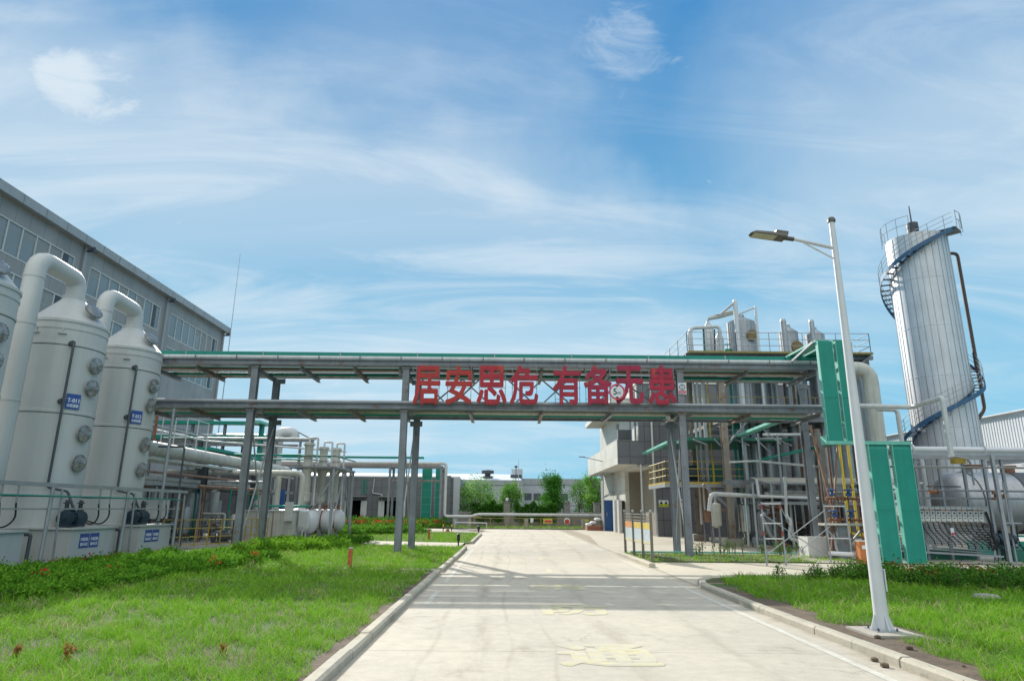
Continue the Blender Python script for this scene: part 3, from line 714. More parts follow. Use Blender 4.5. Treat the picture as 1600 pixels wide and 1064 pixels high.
for z, m_ in ((4.9, 'steel'), ): pass
def pipe(name, label, pts, r, mat, bend=None, group=None, cat='pipe', n=12, flanges=(), org=None, fm=None):
    mb = MB().pipe(pts, r, bend, n)
    for c, d in flanges: mb.flange(c, d, r*1.7, .05)
    return single(name, mb, mat, label, cat, org or tuple(pts[0]), group)
pipe('pipe', 'pale insulated pipe along the front top edge of the gantry above the red characters', [(-14.8, GF-.1, 7.42), (12.25, GF-.1, 7.42)], .09, 'pipe_white', flanges=())
pipe('pipe', 'grey conduit pipe lying on the lower front beam of the gantry', [(-14.8, GF-.1, 5.68), (12.35, GF-.1, 5.68)], .065, 'galv')
pipe('pipe', 'rusty brown pipe inside the upper deck of the gantry', [(-14.6, 26.0, 7.16), (12.2, 26.0, 7.16)], .045, 'brown_pipe')
pipe('pipe', 'white pipe in the middle of the upper deck of the gantry', [(-14.6, 26.4, 7.2), (12.2, 26.4, 7.2)], .07, 'pipe_white')
pipe('pipe', 'green pipe along the rear of the upper deck of the gantry', [(-14.6, 27.1, 7.16), (12.2, 27.1, 7.16)], .06, 'green')
pipe('pipe', 'green pipe inside the lower deck of the gantry', [(-14.6, 26.7, 5.44), (12.2, 26.7, 5.44)], .06, 'green')
pipe('pipe', 'pale cream pipe inside the lower deck of the gantry', [(-14.6, 26.1, 5.46), (12.2, 26.1, 5.46)], .08, 'pipe_cream')
for z_, y0_, k_, nm in ((7.24, 25.45, 6, 'upper'), (5.52, 25.45, 6, 'lower')):
    for k in range(2):
        t = thing('cable_tray', 'wide flat %s tray carrying cables inside the %s gantry deck' % (('grey', 'green')[k], nm), 'cable tray', (0, y0_+k*.85, z_), None)
        MB().box(-14.6, 12.2, y0_+k*.98, y0_+k*.98+.72, z_+.05, z_+.10).build('tray', ('galv', 'green_dark')[k], t)
# green cable tray on top, turning down at the right end
t = thing('cable_tray', 'long green cable tray on top of the gantry', 'cable tray', (-14.0, 25.5, 7.6))
MB().box(-14.6, 11.15, 25.35, 25.75, 7.58, 7.74).build('tray', 'green', t)
mb = MB()
for k in range(8): mb.box(-13.0+k*3.1, -12.96+k*3.1, 25.335, 25.765, 7.56, 7.755)
mb.build('joint_strap', 'galv', t)
MB().box(11.16, 13.0, 25.2, 26.6, 7.60, 7.74).build('corner_tray', 'green', t)
def duct(x, w, y, d, z0, z1, label, hood=False):
    o = thing('cable_duct', label, 'cable duct', (x, y, z0), 'tall green vertical cable ducts')
    if hood:
        MB().wedge([(0, z0), (0, z1-.28), (.1, z1), (d, z1), (d, z0)], (x, y, 0), (w, 0, 0), (0, 1, 0), (0, 0, 1)).build('casing', 'green', o)
    else:
        MB().box(x, x+w, y, y+d, z0, z1).build('casing', 'green', o)
    MB().box(x-.025, x-.001, y-.012, y+d, z0, z1-.02).box(x+w+.001, x+w+.025, y-.012, y+d, z0, z1-.02).build('edge_trim', 'green_pale', o)
    mb = MB()
    for k in (1, ): mb.box(x-.027, x+w+.027, y-.008, y-.002, z0+(z1-z0)*.42-.003, z0+(z1-z0)*.42+.003)
    mb.build('seam', 'green_dark', o)
    mb = MB(); q = z0+.3
    while q < z1-.3: mb.box(x+w+.025, x+w+.10, y+.10, y+.13, q, q+.02); q += .85
    mb.build('bracket', 'steel', o)
    return o
duct(11.28, .50, 22.8, .16, 4.13, 7.74, 'left one of the two upper green cable ducts dropping from the gantry end')
duct(11.93, .46, 22.8, .16, 4.13, 7.74, 'right one of the two upper green cable ducts, just left of the lamp pole top')
duct(12.66, .62, 22.82, .16, .05, 4.13, 'left one of the two lower green cable ducts standing on the slab', True)
duct(13.50, .62, 22.82, .16, .05, 4.13, 'right one of the two lower green cable ducts, beside the junction boxes', True)
t = thing('cable_tray', 'pale green tray that links the upper green ducts to the gantry top', 'cable tray', (11.8, 24.3, 7.7))
MB().box(11.28, 11.78, 22.97, 25.6, 7.755, 7.82).build('tray', 'green_pale', t)
MB().box(11.93, 12.39, 22.97, 25.6, 7.755, 7.82).build('tray', 'green', t)
MB().bar((11.2, 23.0, 7.75), (11.2, 25.1, 7.42), .05, .08).build('tray_bracket', 'galv', t)
t = thing('cable_tray', 'pale green tray that steps from the upper ducts across to the lower ducts', 'cable tray', (12.6, 22.9, 4.0))
MB().box(11.2, 14.15, 22.80, 23.1, 4.0, 4.12).build('tray', 'green_pale', t)
MB().box(11.14, 11.19, 22.75, 23.12, 3.99, 4.3).build('end_plate', 'green_pale', t)

mb = MB()
for k in range(17): mb.box(-14.0+k*1.62, -13.95+k*1.62, GF-.20, GF-.0, 7.32, 7.34).box(-14.0+k*1.62, -13.96+k*1.62, GF-.205, GF-.19, 7.33, 7.48)
mb.build('pipe_clamp', 'steel_rusty', g)
for x in CX[:3]:
    for z in (5.30, 7.0): MB().box(x-.17, x+.17, GF-.155, GF-.135, z, z+.34).build('splice_plate', 'steel_rusty', g)
# ---------------------------------------------------------------- the red characters
CHARS = [('\u5c45', 646, 688, (.50, .025, .02), 'first red character from the left, orange-red and next to the left sign column'),
         ('\u5b89', 696, 738, (.50, .03, .02), 'second red character from the left, under a small roof-shaped top'),
         ('\u601d', 745, 792, (.46, .012, .028), 'third red character from the left, a crossed box above a heart shape'),
         ('\u5371', 797, 841, (.45, .01, .035), 'fourth red character from the left, just before the wide gap'),
         ('\u6709', 864, 908, (.44, .01, .045), 'fifth red character from the left, just after the wide gap'),
         ('\u5907', 912, 956, (.40, .008, .055), 'sixth red character from the left, partly beside the round height sign'),
         ('\u65e0', 962, 1005, (.40, .008, .06), 'seventh red character from the left, partly behind the round height sign'),
         ('\u60a3', 1012, 1056, (.45, .006, .045), 'last red character on the right, next to the small height plate')]
LY = GF-.42
for ch, x0, x1, colr, lab in CHARS:
    a = at(x0, 632, LY); b = at(x1, 571.5, LY); cx = (at(x0, 600, LY).x+at(x1, 600, LY).x)/2; w = at(x1, 600, LY).x-at(x0, 600, LY).x; h = b.z-a.z; cz = (a.z+b.z)/2
    o = thing('red_character', lab, 'sign character', (cx, LY, cz-h/2), 'red characters mounted on the gantry front')
    mname = 'red_%d' % x0
    M(mname, tuple(v*.78 for v in colr), .5, 0, .22, 1.8, .05, 20, streak=.35, rust=.28, rustcol=(.46, .07, .02), rscale=1.3)
    text(ch, 'character', mname, o, (cx, LY, cz), w, h, depth=.07, bold=.026)
    mb = MB(); y = LY+.08
    for xx in (cx-w*.42, cx+w*.45): mb.bar((xx, y, cz-h*.5), (xx, y, cz+h*.5), .022)
    for zz in (cz-h*.36, cz-h*.06, cz+h*.3): mb.bar((cx-w*.44, y, zz), (cx+w*.47, y, zz), .018)
    mb.bar((cx-w*.3, y, cz+h*.44), (cx-w*.3, GF-.16, cz+h*.44), .02); mb.bar((cx+w*.3, y, cz+h*.44), (cx+w*.3, GF-.16, cz+h*.44), .02)
    mb.build('mounting_frame', 'steel', o)

def disc(mb, c, r, y, t=.012, n=40, r_in=None):
    if r_in is None: return mb.lathe([(r, 0), (r, t)], (c[0], y, c[1]), (0, -1, 0), n)
    return mb.lathe([(r_in, 0), (r, 0), (r, t), (r_in, t), (r_in, 0)], (c[0], y, c[1]), (0, -1, 0), n)
M('sign_white', (.62, .66, .70), .45, 0, .05, 5)
M('sign_red', (.55, .03, .07), .45, 0, .08, 5)
c = at(964, 612, 24.45); R_ = .31
o = thing('height_limit_sign', 'round white height limit sign with red ring and number 5m on the gantry', 'sign', (c.x, 24.45, c.z-R_))
disc(MB(), (c.x, c.z), R_, 24.45).build('plate', 'sign_white', o)
disc(MB(), (c.x, c.z), R_*.985, 24.436, .006, r_in=R_*.80).build('red_ring', 'sign_red', o)
text('5', 'lettering', 'black', o, (c.x-.075, 24.432, c.z), .135, .245, depth=.006, bold=.02)
text('m', 'lettering', 'motor_blue', o, (c.x+.075, 24.432, c.z-.055), .12, .085, depth=.006)
mb = MB()
for s_ in (1, -1): mb.add([(c.x-.08, 24.428, c.z+s_*R_*.80), (c.x+.08, 24.428, c.z+s_*R_*.80), (c.x, 24.428, c.z+s_*R_*.56)], [(0, 1, 2)])
mb.build('arrowhead', 'black', o)
mb = MB(); mb.bar((c.x, 24.455, c.z+.1), (c.x, GF-.17, c.z+.1), .04); mb.bar((c.x, 24.455, c.z-.1), (c.x, GF-.17, c.z-.1), .04); mb.build('bracket', 'steel', o)
c = at(1066, 607, 24.93)
o = thing('height_plate', 'small white plate with a round symbol and red band on the right sign column', 'sign', (c.x, 24.93, c.z-.2))
MB().box(c.x-.16, c.x+.16, 24.93, 24.942, c.z-.22, c.z+.22).build('plate', 'sign_white', o)
disc(MB(), (c.x, c.z+.05), .115, 24.926, .004, r_in=.09).build('symbol_ring', 'black', o)
text('5m', 'lettering', 'black', o, (c.x, 24.925, c.z+.045), .10, .06, depth=.004)
mb = MB()
for s_ in (1, -1): mb.add([(c.x-.04, 24.922, c.z+.05+s_*.10), (c.x+.04, 24.922, c.z+.05+s_*.10), (c.x, 24.922, c.z+.05+s_*.06)], [(0, 1, 2)])
mb.build('arrowhead', 'black', o)
MB().box(c.x-.14, c.x+.14, 24.922, 24.929, c.z-.19, c.z-.085).build('red_band', 'sign_red', o)
text('\u9650\u9ad85\u7c73', 'lettering', 'sign_white', o, (c.x, 24.919, c.z-.138), .22, .06, depth=.003)
# flood lamp under the gantry near the right column
c = at(1048, 654, 26.0)
o = thing('strip_lamp', 'unlit white strip lamp under the gantry beside the right sign column', 'lamp', tuple(c))
MB().cbox(c, .18, .75, .1, rad(-30)).build('housing', 'white_wall', o)
MB().cbox(c-V(0, 0, .065), .12, .68, .02, rad(-30)).build('diffuser', 'frame_white', o)

# ================================================================ left: scrubber towers
def scrubber(cy, label, code, org):
    cx = -14.36; r = 1.12
    o = thing('scrubber_tower', label, 'scrubber tower', (cx, cy, 0), 'pale scrubber towers on the left')
    MB().lathe([(r, 0), (r, 7.15), (r+.03, 7.16), (r+.03, 7.24), (r-.01, 7.26), (.34, 8.12), (.34, 8.24)], (cx, cy, .08), n=56).build('shell', 'frp', o)
    for z in (2.0, 4.45, 6.55, 7.05):
        MB().lathe([(r+.001, -.05), (r+.02, -.04), (r+.02, .04), (r+.001, .05)], (cx, cy, z), n=56).build('seam_band', 'frp', o)
        if z < 6.9:
            MB().lathe([(r+.001, .052), (r+.006, .056), (r+.006, .066), (r+.001, .07)], (cx, cy, z-.12), n=56).build('joint_line', 'black' if False else 'tank_grey', o)
    # crossover duct
    dy = cy-1.9; R0 = .275
    d = MB().pipe([(cx, cy, 8.2), (cx, cy, 8.92), (cx, dy, 9.0), (cx, dy, .3)], R0, .52, 28).build('crossover_duct', 'frp', o)
    MB().flange((cx, cy, 8.27), (0, 0, 1), R0+.03, .05, 28).build('duct_collar', 'frp', d)
    for z in (8.35, 6.9, 4.6, 2.3): MB().flange((cx, dy, z), (0, 0, 1), R0+.016, .05, 28).build('duct_collar', 'frp', d)
    # round access covers on the side towards the road
    for k, (z, sc) in enumerate(((6.0, 1.0), (5.28, 1.0), (3.85, 1.0), (2.95, 1.0))):
        th = rad(-7); n_ = V(math.cos(th), math.sin(th), 0); c = V(cx, cy, z)+n_*(r-.05)
        w = MB().lathe([(.19, 0), (.19, .12)], c, n_, 20).build('access_port', 'frp', o)
        MB().lathe([(.265, 0), (.265, .03), (.21, .04), (.14, .07), (0.0, .085)], c+n_*.12, n_, 28).build('cover', 'frp_lid', w)
        mb = MB(); a, b = mb._frame(n_)
        for q in range(16): mb.tube([c+n_*.11+a*math.cos(q*math.pi/8)*.245+b*math.sin(q*math.pi/8)*.245, c+n_*.17+a*math.cos(q*math.pi/8)*.245+b*math.sin(q*math.pi/8)*.245], .014, 6)
        mb.build('bolt', 'steel', w)
    n_ = V(.80, -.25, .62).normalized(); c = V(cx, cy, 7.62)+V(.70, -.22, 0)
    w = MB().lathe([(.2, 0), (.2, .24)], c, n_, 20).build('access_port', 'frp', o)
    MB().lathe([(.29, 0), (.29, .05), (.2, .08), (0, .09)], c+n_*.24, n_, 24).build('cover', 'frp_lid', w)
    mb = MB(); a, b = mb._frame(n_)
    for q in range(16): mb.tube([c+n_*.23+a*math.cos(q*math.pi/8)*.265+b*math.sin(q*math.pi/8)*.265, c+n_*.315+a*math.cos(q*math.pi/8)*.265+b*math.sin(q*math.pi/8)*.265], .014, 6)
    mb.build('bolt', 'steel', w)
    # lifting brackets
    for th in (-62, -100):
        t_ = rad(th); p = V(cx+math.cos(t_)*(r+.03), cy+math.sin(t_)*(r+.03), 6.85)
        MB().cbox(p, .22, .08, .03, t_+math.pi/2).cbox(p+V(0, 0, .09), .03, .06, .16, t_+math.pi/2).build('lifting_lug', 'frp', o)
    for z, s_ in ((6.45, 1), (4.35, 1)):   # small shelf brackets on the far-left flank
        t_ = rad(-128); p = V(cx+math.cos(t_)*(r+.05), cy+math.sin(t_)*(r+.05), z); MB().cbox(p, .5, .16, .03, t_+math.pi/2).build('shelf_bracket', 'frp', o)
    # spray pipe down the tower side
    x, y = cx+math.cos(rad(-46))*(r+.16), cy+math.sin(rad(-46))*(r+.16)
    sp = MB().pipe([(x-.2, y+.2, 6.55), (x, y, 6.55), (x, y, 2.2), (x+.35, y+.4, 2.1), (x+.55, y+.5, 1.6)], .037, .09, 10).build('spray_pipe', 'tank_grey', o)
    mb = MB()
    for z in (6.55, 4.75):
        mb.tube([(x-.22, y+.15, z), (x-.04, y+.0, z)], .085, 10)
    mb.build('pipe_flange', 'dark_steel', sp)
    # blue name plate
    th = rad(-32); n_ = V(math.cos(th), math.sin(th), 0); xd = V(-n_.y, n_.x, 0); c = V(cx, cy, 4.78)+n_*(r+.03)
    s_ = MB(); s_.cbox(c, .012, .40, .46, th).build('name_plate', 'blue_sign', o); pl = [q for q in COL.objects if q.parent == o and q.name.startswith('name_plate')][0]
    text(code, 'lettering', 'white_text', pl, c+n_*.01+V(0, 0, .03), .34, .13, tuple(xd), (0, 0, 1), .006, .02)
    text('\u6c34\u55b7\u6dcb\u7f50', 'lettering', 'white_text', pl, c+n_*.01+V(0, 0, -.13), .34, .11, tuple(xd), (0, 0, 1), .006, .01)
    return o
def water_box(y0, label, codes):
    y1 = y0+2.12; x1 = -12.42; x0 = -14.6
    o = thing('water_box', label, 'water tank', (x1-.9, y0+1, 0), 'pale water boxes under the towers')
    MB().box(x0, x1, y0, y1, .06, 1.02).build('body', 'frp', o)
    MB().box(x0, x1+.06, y0-.06, y1+.06, 1.022, 1.07).build('lid', 'frp', o)
    MB().pipe([(x1-.1, y1+.075, .96), (x1+.06, y1+.16, .96), (x1+.06, y1+.16, .1)], .045, .06).build('drain_pipe', 'tank_grey', o)
    for k, code in enumerate(codes):
        yc = y0+.62+k*.47
        p = MB().box(x1+.001, x1+.012, yc-.215, yc+.215, .50, .90).build('name_plate', 'blue_sign', o)
        text(code, 'lettering', 'white_text', p, (x1+.016, yc, .74), .35, .10, (0, 1, 0), (0, 0, 1), .005, .02)
        text('\u5faa\u73af\u6c34\u6cf5', 'lettering', 'white_text', p, (x1+.016, yc, .60), .35, .10, (0, 1, 0), (0, 0, 1), .005, .01)
    return o
scrubber(20.4, 'pale grey scrubber tower in the middle of the three, blue plate halfway up', 'T-011', 0)
scrubber(23.9, 'pale grey scrubber tower farthest from the camera, right beside the gantry end', 'T-012', 0)
scrubber(16.35, 'pale grey scrubber tower cut by the left edge of the photo', 'T-010', 0)
water_box(19.3, 'low pale water box with two blue plates below the middle scrubber tower', ('P-0121A', 'P-0121B'))
water_box(22.8, 'low pale water box with two blue plates below the farthest scrubber tower', ('P-0128A', 'P-0128B'))
water_box(15.3, 'low pale water box at the left edge of the photo', ('P-0120A', 'P-0120B'))
# pumps on the boxes
def pump(name, loc, label, group, mat='motor_blue', s=1.0, rz=0.0, mk=True):
    o = thing(name, label, 'pump', loc, group); x, y, z = loc
    def P(a, b, c): 
        return V(x+(a*math.cos(rz)-b*math.sin(rz))*s, y+(a*math.sin(rz)+b*math.cos(rz))*s, z+c*s)
    ax = P(1, 0, 0)-P(0, 0, 0)
    MB().lathe([(0, -.02), (.12*s, 0), (.14*s, .03*s), (.14*s, .34*s), (.11*s, .37*s), (.11*s, .42*s), (0, .43*s)], P(-.05, 0, .22), ax, 18).build('motor', mat, o)
    mb = MB()
    for k in range(10):
        a = k*math.pi/5; mb.bar(P(0, math.cos(a)*.145, .22+math.sin(a)*.145), P(.28, math.cos(a)*.145, .22+math.sin(a)*.145), .014*s)
    mb.build('cooling_fin', mat, o)
    MB().lathe([(0, 0), (.17*s, .02*s), (.19*s, .07*s), (.17*s, .13*s), (0, .14*s)], P(-.24, 0, .2), ax, 18).build('casing', mat, o)
    MB().cbox(P(.05, 0, .04), .55*s, .28*s, .05*s, rz).build('base', mat, o)
    MB().cbox(P(.1, 0, .39), .14*s, .12*s, .08*s, rz).build('terminal_box', mat, o)
    MB().pipe([P(-.17, 0, .34), P(-.17, 0, .62)], .045*s).flange(P(-.17, 0, .55), (0, 0, 1), .085*s, .03).build('outlet_pipe', 'dark_steel', o)
    return o
for k, (y0, nm) in enumerate(((19.3, 'middle'), (22.8, 'far'), (15.3, 'near'))):
    for j, w in enumerate(('left', 'right')):
        pump('pump', (-12.95, y0+.55+j*.5, 1.075), '%s one of the two dark blue pumps on the %s water box' % (w, nm), 'dark blue pumps on the water boxes', s=1.25, rz=rad(100+20*j))
        pipe('hose', 'black hose hanging to the %s pump on the %s water box' % (w, nm), [(-12.55, y0+1.25+j*.55, 1.75), (-12.5, y0+1.27+j*.55, 1.35), (-12.6, y0+1.2+j*.4, 1.12), (-12.85, y0+.95+j*.3, 1.25)], .022, 'rubber', .15, 'black hoses at the pumps', 'hose', 8)
        pipe('conduit', 'thin galvanised conduit bending down to the %s hose of the %s water box' % (w, nm), [(-12.55, y0+.65+j*.45, 2.22), (-12.55, y0+1.25+j*.55, 2.22), (-12.55, y0+1.25+j*.55, 1.72)], .022, 'galv', .09, 'thin conduits above the water boxes', 'conduit', 8)
# the service rack in front of the towers
o = thing('service_rack', 'grey tubular service rack with channel rails in front of the scrubber towers', 'rack', (-12.2, 20, 0))
for y in (14.2, 17.75, 21.3, 24.6): MB().tube([(-12.12, y, .06), (-12.12, y, 2.16)], .05, 12).build('post', 'galv', o)
MB().box(-12.24, -12.1, 8, 25.2, 2.17, 2.27).build('channel', 'galv', o)
MB().box(-12.20, -12.16, 8, 24.9, 1.58, 1.62).build('lower_rail', 'galv', o)
MB().tube([(-12.02, 8, 1.93), (-12.02, 24.6, 1.93)], .02, 8).build('green_pipe', 'green', o)
MB().tube([(-12.3, 8, .12), (-12.3, 25.2, .12)], .04, 8).build('ground_pipe', 'galv', o)
for y in (17.75, 21.3, 24.6): MB().tube([(-12.12, y+.5, .06), (-12.05, y+.28, 2.1)], .03, 8).build('stay', 'galv', o)
pipe('pipe', 'galvanised upright pipe rising right of the farthest scrubber tower', [(-12.75, 24.6, .1), (-12.75, 24.6, 5.3)], .055, 'galv')
pipe('pipe', 'slim dark upright pipe right of the farthest scrubber tower', [(-12.4, 25.1, .1), (-12.4, 25.1, 3.9), (-13.4, 25.1, 3.9)], .035, 'dark_steel')

# ================================================================ left: large building
BX = -30.0
o = thing('factory_building', 'large grey panelled factory building with two long rows of windows on the left', 'building', (BX-8, 44, 0))
mb = MB(); 
# wall with openings: horizontal bands plus piers
M('partition_dark', (.10, .105, .12), .6, 0, .15, 2, streak=.3); M('blind', (.26, .28, .28), .7, 0, .1, 3)
rows = [(13.05, 15.2), (16.15, 18.2)]
bays = [(8.9, 20.0), (20.2, 31.3), (31.5, 42.6), (42.9, 54.0), (54.3, 65.3)]
zs = [0, rows[0][0], rows[0][1], rows[1][0], rows[1][1], 19.7]
for z0, z1 in ((0, rows[0][0]), (rows[0][1], rows[1][0]), (rows[1][1], 19.7)): mb.box(BX-.3, BX, 8, 65.9, z0, z1)
for z0, z1 in rows:
    e = [8]+[v for b in bays for v in (b[0]+.7, b[1]-.7)]+[65.9]
    for k in range(0, len(e), 2): mb.box(BX-.3, BX, e[k], e[k+1], z0+.001, z1-.001)
mb.box(BX-22, BX-.3, 65.6, 65.9, 0, 19.7)
mb.build('wall', 'panel_wall', o)
MB().box(BX-22, BX-.3, 8, 65.59, 19.4, 19.6).build('roof', 'far_wall', o)
for (a, b) in bays:
    for (z0, z1) in rows:
        w = MB().box(BX-.07, BX-.05, a+.7, b-.7, z0, z1).build('glass', 'glass', o)
        f = MB(); n = 8; L = (b-a-1.4)
        for k in range(n+1):
            y = a+.7+L*k/n; f.box(BX-.049, BX+.01, max(a+.7, y-.045), min(b-.7, y+.045), z0, z1)
        f.box(BX-.048, BX+.02, a+.7, b-.7, z0-.03, z0+.05).box(BX-.048, BX+.02, a+.7, b-.7, z1-.05, z1+.03)
        f.build('window_frame', 'frame_white', w)
        for k in range(n):
            if random.random() < .45:
                y = a+.7+L*k/n; MB().box(BX-.0495, BX-.0485, y+.05, y+L/n-.05, z1-(z1-z0)*random.choice([.3, .55, .85]), z1-.05).build('blind', 'blind', w)
        for k in (n-1, ):
            y = a+.7+L*k/n
            MB().box(BX-.049, BX-.03, y+.12, y+L/n*.55, z0+.1, z1-.1).build('open_sash', 'dark_steel', w)
MB().box(BX+.001, BX+.5, 8, 66.3, 19.35, 19.95).build('gutter', 'gutter', o)
mb = MB()
for y in range(10, 66, 2): mb.box(BX+.501, BX+.508, y-.01, y+.01, 19.36, 19.94)
mb.build('gutter_joint', 'dark_steel', o)
for y in (20.1, 31.4, 42.75, 54.15, 65.6):
    MB().box(BX+.001, BX+.14, y-.14, y+.14, 0, 19.34).build('downpipe', 'frame_grey', o)
    MB().wedge([(0, 0), (.55, .35), (.55, .0)], (BX+.14, y-.1, 18.98), (0, .2, 0), (1, 0, 0), (0, 0, 1)).build('gutter_outlet', 'dark_steel', o)
single('lightning_mast', MB().tube([(BX+.6, 66, .0), (BX+.6, 66, 19.5), (BX+.6, 66, 28.4)], .06, 8, r2=.02), 'galv', 'thin tall lightning rod at the far corner of the factory building', 'mast', (BX+.6, 66, 0))

# ================================================================ left: process area
# big pale main along the road side
pipe('main_pipe', 'fat pale pipe running away from the scrubber towers behind the gantry column', [(-14.75, 25.3, 4.0), (-14.75, 44, 4.0)], .30, 'pipe_cream', n=24, flanges=())
single('pipe_rack', MB().bar((-14.3, 25, 3.55), (-14.3, 44, 3.55), .16, .1).bar((-15.2, 25, 3.55), (-15.2, 44, 3.55), .12, .1), 'pipe_cream', 'pale channel beams under the fat pale pipe', 'pipe support', (-14.6, 34, 3.5))
fr = thing('steel_frame', 'dark steel column frame beneath the fat pale pipe', 'steel frame', (-14.6, 34, 0))
for y in (25.6, 31, 37, 43):
    MB().hbeam((-14.2, y, .08), (-14.2, y, 3.48), .22, .22).build('column', 'dark_steel', fr)
    MB().hbeam((-17.4, y, .08), (-17.4, y, 5.6), .2, .2).build('column', 'dark_steel', fr)
    MB().bar((-14.2, y, 2.55), (-17.4, y, 2.55), .12, .16).build('cross_beam', 'steel', fr)
MB().box(-14.35, -14.2, 25, 44, 2.52, 2.68).build('side_rail', 'galv', fr)
MB().box(-17.5, -17.38, 25, 44, 5.5, 5.66).build('side_rail', 'steel', fr)
MB().box(-16.9, -14.7, 26, 41, 2.75, 2.9).build('duct_bank', 'pipe_cream', fr)
pipe('pipe', 'brown pipe beneath the fat pale pipe on the left', [(-14.0, 25.3, 3.0), (-14.0, 36, 3.0)], .05, 'brown_pipe')
pipe('pipe', 'brown header pipe above the yellow rails', [(-13.5, 29, 2.55), (-13.0, 36.5, 2.55)], .07, 'brown_pipe')
pipe('pipe', 'white pipe that bends down behind the left gantry column', [(-17, 33, 2.9), (-11.9, 33, 2.9), (-11.9, 33, .1)], .055, 'pipe_white', .2)
# pale vertical loop pipes right of the left rear column
pipe('pipe', 'cream pipe that turns down into the left cream tank', [(-18, 35, 3.45), (-12.1, 35, 3.45), (-12.1, 35, 1.6)], .14, 'pipe_cream', .35, n=18)
pipe('pipe', 'cream pipe that turns down into the right cream tank', [(-16, 34.2, 3.4), (-10.6, 34.2, 3.4), (-10.6, 34.2, 1.6)], .14, 'pipe_cream', .35, n=18)
for k, (x0, x1, y0, lab) in enumerate(((-13.2, -11.9, 33.2, 'left cream dosing tank with a small control box behind the shrubs'), (-11.8, -10.5, 32.9, 'right cream dosing tank with a small control box behind the shrubs'))):
    o = thing('dosing_tank', lab, 'tank', ((x0+x1)/2, y0+.7, 0))
    MB().box(x0, x1, y0, y0+1.3, .08, 1.5).build('body', 'pipe_cream', o)
    MB().box(x0-.04, x1+.04, y0-.04, y0+1.34, 1.502, 1.55).build('lid', 'frp', o)
    MB().box(x1-.35, x1-.02, y0-.3, y0-.005, 1.05, 1.95).build('control_box', 'frame_white', o)
    MB().box(x0+.3, x0+.34, y0-.02, y0-.003, .1, 1.5).build('strap', 'brown_pipe', o)
pipe('pipe', 'short green pipe lying across the cream dosing tanks', [(-12.8, 33.8, 1.75), (-9.9, 33.6, 1.75)], .05, 'green')

# horizontal white vessels with domed ends towards the road
def dome_vessel(y, x1, z, r, L, label):
    o = thing('white_vessel', label, 'pressure vessel', (x1-L/2, y, 0), 'white horizontal vessels at the path')
    prof = [(0.0, 0)]+[(r*math.cos(rad(a)), r*.62*(1-math.sin(rad(a)))) for a in (80, 65, 50, 35, 20, 0)]+[(r, L-.3), (r*.8, L-.1), (0, L)]
    MB().lathe([(p, -q) for p, q in prof], (x1, y, z), (1, 0, 0), 28).build('shell', 'white_paint', o)
    for xx in (x1-.6, x1-L+.5): MB().box(xx-.1, xx+.1, y-r*.75, y+r*.75, .06, z-r*.6).build('saddle', 'concrete_pad', o)
    MB().lathe([(.1, r*.9), (.1, r+.16), (.16, r+.17), (.16, r+.22), (.0, r+.22)], (x1-.45, y, z), (0, 0, 1), 14).build('nozzle', 'copper_rust', o)
    MB().lathe([(r+.004, 0), (r+.02, .01), (r+.02, .06), (r+.004, .07)], (x1-.55, y, z), (1, 0, 0), 28).build('weld_band', 'copper_rust', o)
    return o
dome_vessel(35.0, -9.85, .98, .60, 2.8, 'nearest of the three white horizontal vessels with a domed end')
dome_vessel(36.9, -9.60, .98, .62, 2.8, 'middle one of the three white horizontal vessels with a domed end')
dome_vessel(38.9, -9.40, .98, .62, 2.8, 'farthest of the three white horizontal vessels with a domed end')
o = thing('white_vessel', 'upright white vessel on legs with a small box, left of the domed vessels', 'pressure vessel', (-10.3, 34.3, 0))
MB().lathe([(0, .42), (.3, .48), (.48, .62), (.52, .75), (.52, 1.35), (.45, 1.52), (.25, 1.63), (0, 1.66)], (-10.6, 34.2, 0), n=28).build('shell', 'white_paint', o)
for a in (45, 135, 225, 315): MB().tube([(-10.6+.4*math.cos(rad(a)), 34.2+.4*math.sin(rad(a)), .06), (-10.6+.4*math.cos(rad(a)), 34.2+.4*math.sin(rad(a)), .7)], .05, 8).build('leg', 'white_paint', o)
MB().box(-10.4, -10.0, 33.45, 33.66, .75, 1.5).build('control_box', 'frame_white', o)
# three slim columns above the vessels
def slim_column(x, y, zt, label):
    o = thing('exchange_column', label, 'column', (x, y, 0), 'slim pale columns above the white vessels'); r = .26
    z0 = 1.9
    MB().lathe([(.06, z0-.35), (.08, z0), (.26, z0+.12), (.28, z0+.5), (.22, z0+.55), (.22, zt-1.6), (.3, zt-1.4), (.22, zt-1.0), (.22, zt-.2), (.26, zt-.15), (.26, zt), (.0, zt)], (x, y, 0), n=20).build('shell', 'pipe_cream', o)
    mb = MB()
    for z in (z0+.5, zt-1.4, zt-.75, zt-.1): mb.flange((x, y, z), (0, 0, 1), .31, .05, 18)
    mb.build('flange', 'pipe_cream', o)
    MB().tube([(x, y, .9), (x, y, z0-.2)], .05, 8).build('drain', 'copper_rust', o)
    MB().pipe([(x, y, zt), (x, y, zt+.28), (x+.45, y, zt+.28), (x+.45, y+.05, 1.7)], .055, .1).build('side_pipe', 'pipe_white', o)
    return o
slim_column(-10.70, 35.2, 5.05, 'nearest and tallest slim pale column above the white vessels')
slim_column(-10.40, 37.0, 5.0, 'middle slim pale column above the white vessels')
slim_column(-10.15, 38.8, 5.1, 'farthest slim pale column above the white vessels')
o = thing('column_platform', 'small grey steel platform holding the slim pale columns', 'steel platform', (-9.9, 37, 0))
MB().box(-11.6, -9.1, 34.8, 39.4, 3.72, 3.80).build('deck', 'steel', o)
